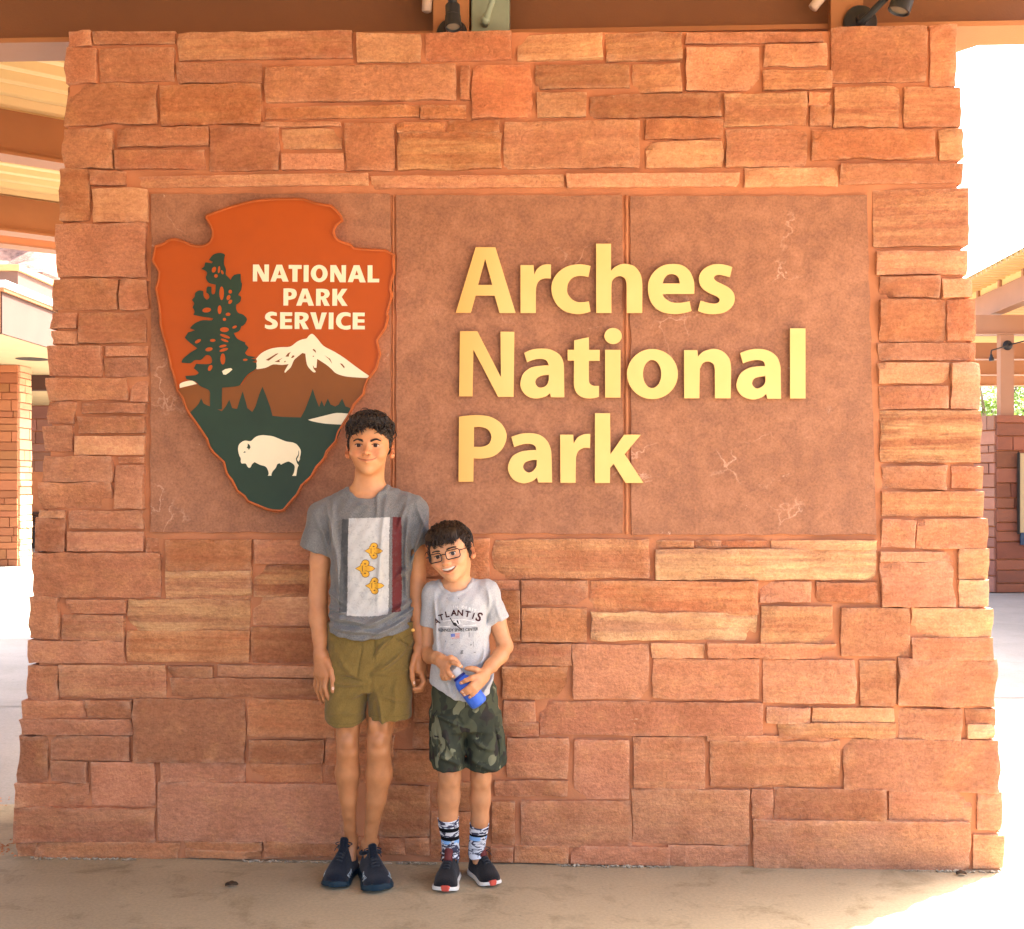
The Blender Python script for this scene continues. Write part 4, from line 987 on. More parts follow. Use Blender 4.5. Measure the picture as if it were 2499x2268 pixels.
# ---------------------------------------------------------------- bright green trees behind the pavilion
def leaf_mat():
    m, nt, b = new_mat('tree_leaf'); oi = nt.nodes.new('ShaderNodeNewGeometry')
    c = mixc(nt, oi.outputs['Random Per Island'], (0.10, 0.20, 0.018), (0.20, 0.30, 0.04))
    nt.links.new(c, b.inputs['Base Color']); b.inputs['Roughness'].default_value = 0.55
    tr = nt.nodes.new('ShaderNodeBsdfTranslucent'); nt.links.new(c, tr.inputs['Color'])
    ms = nt.nodes.new('ShaderNodeMixShader'); ms.inputs[0].default_value = 0.6
    nt.links.new(b.outputs[0], ms.inputs[1]); nt.links.new(tr.outputs[0], ms.inputs[2])
    nt.links.new(ms.outputs[0], nt.nodes['Material Output'].inputs['Surface']); return m
M['leafy'] = leaf_mat(); M['bark'] = simple_mat('bark', (0.20, 0.15, 0.11), 0.9, 0.3, 12, 0.6, 30)
def tree(loc, h, r, seed, label):
    rg = random.Random(seed); t = empty('leafy_tree', loc, label, 'tree', 'trees behind the pavilion')
    mb = MB(); tips = []
    mb.tube([(0,0,0), (0.05,0,h*0.25), (0.0,0.08,h*0.45)], [0.17, 0.14, 0.11], 9)
    for k in range(11):
        a = k*2.4; l = rg.uniform(0.5, 1.0)*r
        p0 = Vector((0, 0.04, h*rg.uniform(0.28, 0.5))); p2 = p0 + Vector((math.cos(a)*l, math.sin(a)*l, rg.uniform(0.1, 0.5)*h))
        p1 = p0.lerp(p2, 0.5) + Vector((0, 0, 0.15)); mb.tube([p0, p1, p2], [0.07, 0.045, 0.015], 6); tips += [p2, p1]
    mb.build('trunk', M['bark'], t, True)
    mb = MB()
    for p in tips + [Vector((rg.uniform(-r,r)*.7, rg.uniform(-r,r)*.7, h*rg.uniform(.35,1))) for _ in range(24)]:
        R = rg.uniform(0.3, 0.6)
        for k in range(85):
            d = Vector((rg.gauss(0,1), rg.gauss(0,1), rg.gauss(0,.8))); d = d.normalized()*R*rg.random()**0.4
            c = p + d; a = Vector((rg.gauss(0,1), rg.gauss(0,1), rg.gauss(0,1))).normalized(); b = a.orthogonal().normalized(); s = rg.uniform(0.05, 0.10)
            mb.add([c - a*s, c + b*s*.5, c + a*s, c - b*s*.5], [(0,1,2,3)])
    mb.build('crown', M['leafy'], t)
tree((12.2, 25.5, 0), 5.2, 2.0, 1, 'leafy green tree seen left of the pavilion post')
tree((14.4, 26.5, 0), 5.6, 2.2, 2, 'leafy green tree seen right of the pavilion post')
# ---------------------------------------------------------------- implicit surfaces for the two boys
class Field:
    def __init__(s, xs, ys, zs):
        s.xs, s.ys, s.zs = [np.asarray(a, np.float32) for a in (xs, ys, zs)]
        s.D = np.full((len(xs), len(ys), len(zs)), 1.0, np.float32)
    def blk(s, lo, hi):
        ix = [max(0, int(np.searchsorted(a, l)) - 1) for a, l in zip((s.xs, s.ys, s.zs), lo)]
        jx = [min(len(a), int(np.searchsorted(a, h)) + 1) for a, h in zip((s.xs, s.ys, s.zs), hi)]
        sl = tuple(slice(i, max(i, j)) for i, j in zip(ix, jx))
        X, Y, Z = np.meshgrid(s.xs[sl[0]], s.ys[sl[1]], s.zs[sl[2]], indexing='ij')
        return sl, X, Y, Z
    def add(s, prim, k=0.01, sub=False):
        f, lo, hi = prim
        m = k + 0.012
        sl, X, Y, Z = s.blk([a - m for a in lo], [a + m for a in hi])
        if X.size == 0: return
        d = f(X, Y, Z).astype(np.float32); a = s.D[sl]
        if sub:
            h = np.maximum(k - np.abs(a + d), 0) / max(k, 1e-6)
            s.D[sl] = np.maximum(a, -d) + h*h*k*0.25
        else:
            h = np.maximum(k - np.abs(a - d), 0) / max(k, 1e-6)
            s.D[sl] = np.minimum(a, d) - h*h*k*0.25
    def cut(s, prim, k=0.004): s.add(prim, k, True)
    def disp(s, fn, lo, hi):
        sl, X, Y, Z = s.blk(lo, hi)
        s.D[sl] += fn(X, Y, Z).astype(np.float32)

def _box(pts, r):
    p = np.array([list(q) for q in pts], float); r = np.max(r)
    return p.min(0) - r, p.max(0) + r
def cone(a, b, ra, rb, sy=1.0):
    """tapered capsule; sy < 1 flattens it in depth"""
    a = np.array(list(a), np.float32); b = np.array(list(b), np.float32)
    sc = np.array([1, 1/sy, 1], np.float32)
    def f(X, Y, Z):
        px, py, pz = X - a[0], (Y - a[1])*sc[1], Z - a[2]
        d = (b - a)*sc; L = float(d @ d) + 1e-12
        t = np.clip((px*d[0] + py*d[1] + pz*d[2])/L, 0, 1)
        return (np.sqrt((px - t*d[0])**2 + (py - t*d[1])**2 + (pz - t*d[2])**2) - (ra + (rb - ra)*t)) * min(1.0, sy)
    lo, hi = _box([a, b], [ra, rb]); return f, lo, hi
def chain(F_, pts, rs, k, sy=1.0):
    for i in range(len(pts) - 1): F_.add(cone(pts[i], pts[i+1], rs[i], rs[i+1], sy), k)
def ellips(c, r, R=None):
    c = np.array(list(c), np.float32); r = np.array(r, np.float32)
    R = np.eye(3, dtype=np.float32) if R is None else np.array(R, np.float32)
    def f(X, Y, Z):
        x, y, z = X - c[0], Y - c[1], Z - c[2]
        u = (R[0,0]*x + R[1,0]*y + R[2,0]*z); v = (R[0,1]*x + R[1,1]*y + R[2,1]*z); w = (R[0,2]*x + R[1,2]*y + R[2,2]*z)
        k0 = np.sqrt((u/r[0])**2 + (v/r[1])**2 + (w/r[2])**2); k1 = np.sqrt((u/r[0]**2)**2 + (v/r[1]**2)**2 + (w/r[2]**2)**2) + 1e-9
        return k0*(k0 - 1)/k1
    m = float(r.max()); return f, c - m, c + m
def etube(st, pw=2.0, wav=None):
    """st = [(z, cx, cy, rx, ry)]; elliptic cross sections interpolated along z, flat ends"""
    st = sorted(st); A = np.array(st, np.float32)
    zf = np.linspace(A[0,0], A[-1,0], 60)
    cols = []
    for c in range(1, 5):
        y = np.interp(zf, A[:,0], A[:,c]); ker = np.ones(5)/5
        cols.append(np.convolve(np.pad(y, 2, 'edge'), ker, 'valid'))
    def f(X, Y, Z):
        cx, cy, rx, ry = [np.interp(Z, zf, c) for c in cols]
        q = (np.abs((X - cx)/rx)**pw + np.abs((Y - cy)/ry)**pw)**(1/pw)
        d = (q - 1)*np.minimum(rx, ry)
        if wav is not None: d = d + wav(X, Y, Z)
        return np.maximum(d, np.maximum(Z - A[-1,0], A[0,0] - Z))
    lo = (A[:,1]-A[:,3]).min(), (A[:,2]-A[:,4]).min(), A[0,0]; hi = (A[:,1]+A[:,3]).max(), (A[:,2]+A[:,4]).max(), A[-1,0]
    return f, np.array(lo), np.array(hi)
def half(p, n, lo, hi):
    """half space in front of plane p with normal n, inside a box"""
    n = np.array(list(n), np.float32); n = n/np.linalg.norm(n); p = np.array(list(p), np.float32)
    def f(X, Y, Z): return -((X-p[0])*n[0] + (Y-p[1])*n[1] + (Z-p[2])*n[2])
    return f, np.array(lo), np.array(hi)

def nets(Fd):
    D, ax = Fd.D, (Fd.xs, Fd.ys, Fd.zs)
    S = D < 0
    c = np.zeros(tuple(n-1 for n in D.shape), np.uint8)
    for i in (0,1):
        for j in (0,1):
            for k in (0,1): c += S[i:c.shape[0]+i, j:c.shape[1]+j, k:c.shape[2]+k]
    I, J, K = np.nonzero((c > 0) & (c < 8))
    nv = len(I); acc = np.zeros((nv, 3)); cnt = np.zeros(nv)
    co = [(i,j,k) for i in (0,1) for j in (0,1) for k in (0,1)]
    val = {q: D[I+q[0], J+q[1], K+q[2]].astype(np.float64) for q in co}
    for a in co:
        for axn in range(3):
            if a[axn]: continue
            b = list(a); b[axn] = 1; b = tuple(b)
            va, vb_ = val[a], val[b]; m = (va < 0) != (vb_ < 0)
            t = np.where(m, va/np.where(m, va - vb_, 1), 0)
            pos = [np.where(False, 0, ax[q][(I, J, K)[q] + a[q]].astype(np.float64)) for q in range(3)]
            idx = (I, J, K)[axn]
            pos[axn] = ax[axn][idx]*(1-t) + ax[axn][idx+1]*t
            for q in range(3): acc[:, q] += np.where(m, pos[q], 0)
            cnt += m
    acc /= cnt[:, None]
    sh = c.shape; flat = (I.astype(np.int64)*sh[1] + J)*sh[2] + K
    lut = np.full(sh[0]*sh[1]*sh[2], -1, np.int32); lut[flat] = np.arange(nv)
    quads = []
    for axn in range(3):
        o1, o2 = [(1,2),(2,0),(0,1)][axn]
        sa = [slice(None)]*3; sb = [slice(None)]*3; sa[axn] = slice(0,-1); sb[axn] = slice(1,None)
        A, B = S[tuple(sa)], S[tuple(sb)]
        e = np.argwhere(A != B); e = e[(e[:,o1] > 0) & (e[:,o2] > 0) & (e[:,o1] < sh[o1]) & (e[:,o2] < sh[o2])]
        ins = A[e[:,0], e[:,1], e[:,2]]
        def cell(d1, d2):
            q = e.copy(); q[:,o1] -= d1; q[:,o2] -= d2
            return lut[(q[:,0]*sh[1] + q[:,1])*sh[2] + q[:,2]]
        a, b, c_, d = cell(1,1), cell(0,1), cell(0,0), cell(1,0)
        Q = np.stack([a,b,c_,d], 1); Q[~ins] = Q[~ins][:, ::-1]; quads.append(Q)
    Q = np.concatenate(quads); Q = Q[(Q >= 0).all(1)]
    return acc, Q

def relax(V, Q, it=2, lam=0.5):
    for _ in range(it):
        s = np.zeros_like(V); n = np.zeros(len(V))
        for i in range(4):
            a, b = Q[:, i], Q[:, (i+1) % 4]
            for c in range(3): s[:, c] += np.bincount(a, V[b, c], len(V))
            n += np.bincount(a, minlength=len(V))
        ok = n > 0
        V[ok] += lam*(s[ok]/n[ok, None] - V[ok])
    return V

def net_obj(name, Fd, mat, parent, origin, it=2, tint=None):
    V, Q = nets(Fd); V = relax(V, Q, it)
    me = bpy.data.meshes.new(name)
    o_ = np.array(list(origin))
    me.vertices.add(len(V)); me.vertices.foreach_set('co', (V - o_).astype(np.float32).ravel())
    me.loops.add(len(Q)*4); me.loops.foreach_set('vertex_index', Q.astype(np.int32).ravel())
    me.polygons.add(len(Q)); me.polygons.foreach_set('loop_start', np.arange(0, len(Q)*4, 4, dtype=np.int32))
    me.polygons.foreach_set('use_smooth', np.ones(len(Q), bool))
    me.update(calc_edges=True); me.validate()
    if tint is not None:
        at = me.color_attributes.new('pigment_and_shade', 'FLOAT_COLOR', 'POINT')
        at.data.foreach_set('color', np.concatenate([tint(V), np.ones((len(V), 1))], 1).astype(np.float32).ravel())
    me.materials.append(mat)
    ob = bpy.data.objects.new(name, me); link(ob, parent)
    return ob, V, Q

def axis(segs):
    """segs = [(start, end, step), ...]"""
    out = []
    for a, b, st in segs: out += list(np.arange(a, b - st*0.4, st))
    return np.array(out + [segs[-1][1]])

# materials of skin and clothes
def skin_mat(name):
    m, nt, b = new_mat(name)
    at = nt.nodes.new('ShaderNodeAttribute'); at.attribute_name = 'pigment_and_shade'
    v = coords(nt)
    n = noise_n(nt, v, 35, 5, 0.6); n2 = noise_n(nt, v, 9, 4, 0.6)
    c = mixc(nt, 0.55, at.outputs['Color'], ramp(nt, n2, [(0.3, (0.44,0.38,0.35)), (0.7, (0.56,0.56,0.55))]), 'OVERLAY')
    c = mixc(nt, 0.4, c, ramp(nt, n, [(0.35, 0.42), (0.65, 0.58)]), 'OVERLAY')
    nt.links.new(c, b.inputs['Base Color'])
    b.inputs['Roughness'].default_value = 0.5; b.inputs['Specular IOR Level'].default_value = 0.4
    b.inputs['Subsurface Weight'].default_value = 0.12; b.inputs['Subsurface Radius'].default_value = (0.012, 0.005, 0.003); b.inputs['Subsurface Scale'].default_value = 0.6
    bump_n(nt, b, noise_n(nt, v, 400, 2), 0.08, 0.001)
    return m
def cloth_mat(name, col, col2, scale=520, rough=0.9, heather=0.5, weave=0.25):
    m, nt, b = new_mat(name); v = coords(nt)
    n = noise_n(nt, coords(nt, (1, 1, 0.5)), scale, 2, 0.7); big = noise_n(nt, v, 7, 4)
    c = mixc(nt, ramp(nt, n, [(0.5 - 0.22*heather, 0.0), (0.5 + 0.22*heather, 1.0)]), col, col2)
    c = mixc(nt, 0.25, c, ramp(nt, big, [(0.3, 0.42), (0.7, 0.58)]), 'OVERLAY')
    nt.links.new(c, b.inputs['Base Color']); b.inputs['Roughness'].default_value = rough
    b.inputs['Specular IOR Level'].default_value = 0.1; b.inputs['Sheen Weight'].default_value = 0.15
    bump_n(nt, b, math_n(nt, 'ADD', n, math_n(nt, 'MULTIPLY', noise_n(nt, v, 22, 4), 3.0)), weave, 0.003)
    return m
def camo_mat():
    m, nt, b = new_mat('camouflage_cloth'); v = coords(nt, (1, 1, 0.8))
    a = noise_n(nt, v, 17, 2, 0.5, 0.6); c2 = noise_n(nt, coords(nt, (1, 1, 0.7)), 23, 2, 0.5, 0.4)
    n3 = nt.nodes.new('ShaderNodeMapping'); n3.inputs['Location'].default_value = (3.3, 1.2, 7.7); nt.links.new(v, n3.inputs['Vector'])
    d = noise_n(nt, n3.outputs[0], 14, 2, 0.5, 0.7)
    c = mixc(nt, ramp(nt, a, [(0.485, 0.0), (0.50, 1.0)]), (0.034, 0.038, 0.026), (0.058, 0.062, 0.038))
    c = mixc(nt, ramp(nt, d, [(0.565, 0.0), (0.58, 1.0)]), c, (0.150, 0.150, 0.092))
    c = mixc(nt, ramp(nt, c2, [(0.60, 0.0), (0.615, 1.0)]), c, (0.030, 0.026, 0.022))
    nt.links.new(c, b.inputs['Base Color']); b.inputs['Roughness'].default_value = 0.9; b.inputs['Specular IOR Level'].default_value = 0.12
    bump_n(nt, b, noise_n(nt, coords(nt), 26, 4), 0.35, 0.004)
    return m
def hair_mat(name, c1, c2):
    m, nt, b = new_mat(name); v = coords(nt)
    n = noise_n(nt, v, 60, 4, 0.7)
    nt.links.new(mixc(nt, ramp(nt, n, [(0.3, 0.0), (0.7, 1.0)]), c1, c2), b.inputs['Base Color'])
    b.inputs['Roughness'].default_value = 0.45; b.inputs['Specular IOR Level'].default_value = 0.35
    return m
M['skin'] = skin_mat('skin')
M['hair_a'] = hair_mat('hair_dark_brown', (0.012, 0.008, 0.006), (0.035, 0.021, 0.013))
M['hair_b'] = hair_mat('hair_brown', (0.014, 0.008, 0.005), (0.040, 0.022, 0.012))
M['eye_white'] = simple_mat('eye_white', (0.62, 0.56, 0.50), 0.25, 0.05, 30, 0, 60, 0.5)
M['iris'] = simple_mat('iris_brown', (0.030, 0.013, 0.007), 0.3, 0.3, 90, 0, 60, 0.2)
M['teeth'] = simple_mat('teeth', (0.72, 0.66, 0.55), 0.3, 0.05, 30, 0, 60, 0.5)
M['mouth'] = simple_mat('mouth_inside', (0.10, 0.022, 0.018), 0.5, 0.2, 60)
M['lash'] = simple_mat('lash', (0.02, 0.012, 0.008), 0.7, 0.2, 60)
M['tee_grey'] = cloth_mat('tee_heather_grey', (0.115, 0.115, 0.11), (0.205, 0.20, 0.19))
M['tee_light'] = cloth_mat('tee_light_grey', (0.36, 0.36, 0.36), (0.46, 0.46, 0.455), 480)
M['olive'] = cloth_mat('olive_twill', (0.150, 0.098, 0.024), (0.190, 0.126, 0.036), 320, 0.85, 0.6, 0.3)
M['camo'] = camo_mat()

def bez(pts, n=8):
    """Catmull-Rom through 3D points"""
    pts = [Vector(p) for p in pts]; out = []
    for i in range(len(pts)-1):
        p0 = pts[max(i-1, 0)]; p1 = pts[i]; p2 = pts[i+1]; p3 = pts[min(i+2, len(pts)-1)]
        for k in range(n):
            t = k/n
            out.append(0.5*((2*p1) + (-p0+p2)*t + (2*p0-5*p1+4*p2-p3)*t*t + (-p0+3*p1-3*p2+p3)*t**3))
    return out + [pts[-1]]

class Head:
    """local axes: x image right, y out of the face, z up; origin between the eyes, 75 mm behind them"""
    def __init__(s, eye_px, eye_D, scale=1.0, yaw=0.0, roll=0.0, pitch=0.0):
        s.k = scale
        Ry = Matrix.Rotation(yaw, 3, 'Z'); Rr = Matrix.Rotation(roll, 3, 'Y'); Rp = Matrix.Rotation(pitch, 3, 'X')
        base = Matrix(((1,0,0),(0,-1,0),(0,0,1)))
        s.R = Rr @ Ry @ Rp @ base
        s.o = P(*eye_px, eye_D) - s.R @ Vector((0, 0.075*scale, 0))
    def w(s, x, y, z): return s.o + s.R @ (Vector((x, y, z))*s.k)
    def e(s, c, r, rot=None):
        Rm = np.array(s.R) if rot is None else np.array(s.R @ rot)
        return ellips(s.w(*c), [q*s.k for q in r], Rm)
    def c(s, a, b, ra, rb): return cone(s.w(*a), s.w(*b), ra*s.k, rb*s.k)
    def loc(s, V):
        return ((V - np.array(list(s.o))) @ np.array(s.R)) / s.k

def sculpt_head(Fd, H, kid=False, smile=0.0, open_mouth=False):
    A = Fd.add
    A(H.e((0,-0.016,0.026), (0.0705,0.090,0.077)), 0.02)
    A(H.e((0,0.026,-0.012), (0.0605,0.054,0.066)), 0.03)
    jw = 0.0445 if not kid else 0.045
    A(H.e((0,0.026,-0.058), (jw,0.046,0.034)), 0.03)
    A(H.e((0,0.060,-0.084), (0.0165,0.016,0.0145)), 0.024)
    for sx in (-1, 1):
        A(H.e((sx*0.040,0.052,-0.024), (0.021,0.020,0.019)), 0.02)
        A(H.e((sx*0.026,0.071,0.014), (0.022,0.011,0.007)), 0.014)
        Fd.cut(H.e((sx*0.029,0.092,-0.001), (0.0165,0.016,0.0105)), 0.014)
        A(H.e((sx*0.0285,0.0665,-0.0005), (0.0142,0.0128,0.0118)), 0.004)
    nk = 0.9 if kid else 1.0
    A(H.c((0,0.076,0.006), (0,0.098*nk+0.003,-0.025), 0.0062, 0.0080*nk), 0.010)
    A(H.e((0,0.100*nk+0.002,-0.027), (0.0095*nk,0.0085,0.0075)), 0.006)
    for sx in (-1, 1):
        A(H.e((sx*0.0115*nk,0.089,-0.0285), (0.0068,0.0085,0.0062)), 0.006)
        Fd.cut(H.e((sx*0.0058*nk,0.0965,-0.0345), (0.0028,0.0045,0.0026)), 0.002)
    # mouth
    mz = -0.0505
    cz = mz + 0.0075*smile
    wm = 0.0250 + 0.0075*smile
    A(H.e((0,0.067,mz), (0.028,0.020,0.016)), 0.014)
    if not open_mouth:
        for sx in (-1, 1):
            A(H.c((sx*0.004,0.0872,mz+0.0032), (sx*wm*0.82,0.0760,cz+0.001), 0.0034, 0.0014), 0.005)
            A(H.c((0,0.0876,mz-0.0050), (sx*wm*0.75,0.0770,cz-0.0032), 0.0050, 0.0016), 0.006)
        pts = [(-wm,0.0735,cz), (-wm*.6,0.0825,mz+0.0016), (0,0.0905,mz-0.0003), (wm*.6,0.0825,mz+0.0016), (wm,0.0735,cz)]
        for a, b in zip(pts, pts[1:]): Fd.cut(H.c(a, b, 0.0019, 0.0019), 0.0022)
        for sx in (-1, 1): Fd.cut(H.e((sx*(wm+0.0015),0.0735,cz+0.0005), (0.0028,0.005,0.0028)), 0.004)
    else:
        zu = lambda t: mz + 0.0036 + 0.0062*t*t
        zl = lambda t: mz - 0.0098 + 0.0195*t*t
        yf = lambda t: 0.0885 - 0.0135*t*t
        ts = [q/4 for q in range(-4, 5)]
        for ta, tb in zip(ts, ts[1:]):
            A(H.c((ta*wm, yf(ta)-0.0015, zu(ta)+0.0024), (tb*wm, yf(tb)-0.0015, zu(tb)+0.0024), 0.0024*(1-0.5*ta*ta), 0.0024*(1-0.5*tb*tb)), 0.004)
            A(H.c((ta*wm, yf(ta)-0.0022, zl(ta)-0.0030), (tb*wm, yf(tb)-0.0022, zl(tb)-0.0030), 0.0036*(1-0.6*ta*ta), 0.0036*(1-0.6*tb*tb)), 0.005)
        Rm, o_, k_ = np.array(H.R), np.array(list(H.o)), H.k
        def gap(X, Y, Z):
            a, b, c = X - o_[0], Y - o_[1], Z - o_[2]
            x = (Rm[0,0]*a + Rm[1,0]*b + Rm[2,0]*c)/k_; y = (Rm[0,1]*a + Rm[1,1]*b + Rm[2,1]*c)/k_; z = (Rm[0,2]*a + Rm[1,2]*b + Rm[2,2]*c)/k_
            t = x/wm
            return k_*np.maximum(np.maximum(z - zu(t), zl(t) - z)*0.8, np.maximum(0.068 - y, np.abs(x) - wm*1.02))
        c_ = np.array(list(H.w(0, 0.08, mz))); Fd.cut((gap, c_ - 0.04, c_ + 0.04), 0.0015)
    for sx in (-1, 1):
        # smile fold and cheek
        A(H.e((sx*0.034,0.066,-0.034), (0.012,0.011,0.010)), 0.014)
        Fd.cut(H.c((sx*0.0185,0.088,-0.030), (sx*(wm+0.009),0.0775,-0.050), 0.0018, 0.0016), 0.008)
        # ears
        rot = Matrix.Rotation(sx*rad(-28), 3, 'Z')
        A(H.e((sx*0.0785,-0.008,-0.010), (0.0055,0.0170,0.0300), rot), 0.007)
        A(H.e((sx*0.0725,0.000,-0.032), (0.006,0.009,0.010), rot), 0.008)
        Fd.cut(H.e((sx*0.0815,0.000,-0.008), (0.0042,0.0090,0.0175), rot), 0.004)
    # eye openings
    for sx in (-1, 1):
        oz = 0.0038 if not kid else 0.0050
        Fd.cut(H.e((sx*0.0285,0.081,-0.0008), (0.0128,0.0105,oz)), 0.0018)

def head_tint(V, H, base, kid=False, open_mouth=False, smile=0.5):
    L = H.loc(V); x, y, z = L[:,0], L[:,1], L[:,2]
    col = np.tile(np.array(base), (len(V), 1)); ax = np.abs(x)
    wz = V[:,2]; tan = np.clip((1.05*H.k - wz)/0.25, 0, 1)[:, None]
    col *= 1 - tan*np.array((0.24, 0.30, 0.36))
    inh = (z > -0.14) & (z < 0.15) & (ax < 0.12) & (np.abs(y) < 0.15)
    def g(cx, cz, sx, sz): return np.exp(-((ax-cx)/sx)**2 - ((z-cz)/sz)**2) * (y > 0.02) * inh
    def mix(m, c, a):
        m = np.clip(m*a, 0, 1)[:, None]; col[:] = col*(1-m) + np.array(c)*m
    mix(g(0.038,-0.028,0.018,0.014), (base[0]*1.03, base[1]*0.74, base[2]*0.68), 0.5)
    mix(g(0.0,-0.026,0.013,0.011)*(y > 0.085), (base[0]*1.0, base[1]*0.72, base[2]*0.68), 0.5)
    mix(g(0.0285,-0.012,0.016,0.006), (base[0]*0.72, base[1]*0.62, base[2]*0.60), 0.5)
    mix(g(0.0285,0.008,0.017,0.005), (base[0]*0.70, base[1]*0.62, base[2]*0.60), 0.45)
    ear = (ax > 0.071) & (z < 0.025) & (z > -0.05) & inh
    mix(ear.astype(float), (base[0]*1.0, base[1]*0.66, base[2]*0.58), 0.55)
    mz = -0.0505; cz = 0.0055*smile*(ax/0.025)**2
    cz = 0.0075*smile*(ax/0.029)**2; dz = z - mz - cz
    wl_ = np.clip(1 - (ax/0.0285)**2, 0, 1)**0.6
    lo = (-0.0095 if not open_mouth else -0.0200)*wl_; hi = (0.0062 if not open_mouth else 0.0085)*wl_
    lip = (y > 0.066)*inh*np.clip((dz - lo)/0.0025, 0, 1)*np.clip((hi - dz)/0.0025, 0, 1)*(ax < 0.0285)
    mix(lip, (base[0]*0.90, base[1]*0.58, base[2]*0.58), 0.55)
    if not open_mouth:
        mix((y > 0.066)*inh*np.exp(-((dz - 0.0002)/0.0013)**2)*(ax < 0.0325), (0.085, 0.02, 0.015), 0.9)  # line of the closed mouth: its shade put into the skin colour
    return col

def face_parts(H, body, bvh, hairm, kid=False, open_mouth=False, origin=None):
    def bl(p): return tuple(Vector(p) - origin)
    f = (H.R @ Vector((0, 1, 0))).normalized()
    def onface(x, z, lift):
        h = bvh.ray_cast(H.w(x, 0.16, z), -f)
        return (h[0] + f*lift*H.k) if h[0] is not None else H.w(x, 0.08, z)
    for sx in (-1, 1):
        mb = MB(); c = H.w(sx*0.0285, 0.0655, -0.0008); r = 0.0122*H.k
        mb.lathe(c - f*r, f, [(r*(1-math.cos(a)), max(1e-5, r*math.sin(a))) for a in [math.pi*k/14 for k in range(15)]], 24)
        mb.v = [bl(v) for v in mb.v]; eye = mb.build('eye', M['eye_white'], body, True)
        mb = MB(); g = (H.R @ Vector((0.0, 1, -0.03))).normalized()
        mb.lathe(c, g, [(r*0.84, r*0.58), (r*0.90, r*0.52), (r*0.97, r*0.32), (r*1.01, 0.0004)], 20)
        mb.v = [bl(v) for v in mb.v]; mb.build('iris', M['iris'], eye, True)
        # lashes of the upper lid, brow
        mb = MB(); pts = []
        for k in range(9):
            t = k/8*2-1
            pts.append(onface(sx*0.0285 + t*0.0135, 0.0036*(1-t*t)**0.5 - 0.0003 + (0.0012 if not kid else 0.0016), 0.0006))
        mb.tube(pts, [0.0006*H.k + 0.0012*H.k*(1 - ((k-4)/4.6)**2) for k in range(9)], 6)
        mb.v = [bl(v) for v in mb.v]; mb.build('eyelash', M['lash'], body, True)
        mb = MB(); rgb = random.Random(9 + sx)
        for k in range(170):
            t = rgb.random(); xx = sx*(0.0115 + 0.0300*t)
            zz = 0.0135 + 0.0070*math.sin(min(1, t*1.1)*2.0) - 0.0060*max(0, t-.62)*1.6 + rgb.uniform(-1, 1)*0.0040*(1 - 0.55*t)
            if kid: zz = 0.0178 + 0.0030*math.sin(t*2.4) + rgb.uniform(-1, 1)*0.0027*(1 - 0.4*t)
            p0 = onface(xx, zz, 0.0004); p1 = onface(xx + sx*0.0055, zz + 0.0012 - 0.003*t, 0.0016)
            mb.tube([p0, p1], [0.0008*H.k, 0.0003*H.k], 4, False)
        mb.v = [bl(v) for v in mb.v]; mb.build('eyebrow', hairm, body, True)
    if open_mouth:
        wm = 0.0300; mz = -0.0505
        mb = MB(); n = 9
        for q in range(-n, n):
            for (ta, tb) in ((q/n*0.86 + 0.004, (q+1)/n*0.86 - 0.004),):
                V = []
                for t in (ta, tb):
                    y = 0.0838 - 0.0140*t*t
                    for z in (mz + 0.0044 + 0.0062*t*t, mz - 0.0042 + 0.0105*t*t): V.append(bl(H.w(t*wm, y, z)))
                mb.add(V, [(0, 2, 3, 1)])
        mb.build('teeth', M['teeth'], body, True)
        mb = MB(); c = H.w(0, 0.064, -0.054); 
        mb.lathe(c - f*0.006, f, [(0, 0.001), (0.001, 0.021*H.k), (0.010*H.k, 0.020*H.k), (0.0105*H.k, 0.001)], 24)
        mb.v = [bl((Vector(v) - c)*1.0 + c) for v in mb.v]
        for i, v in enumerate(mb.v):
            L = H.R.transposed() @ (Vector(v) + origin - c); L.z *= 0.55; mb.v[i] = bl(c + H.R @ L)
        mb.build('mouth_inside', M['mouth'], body, True)

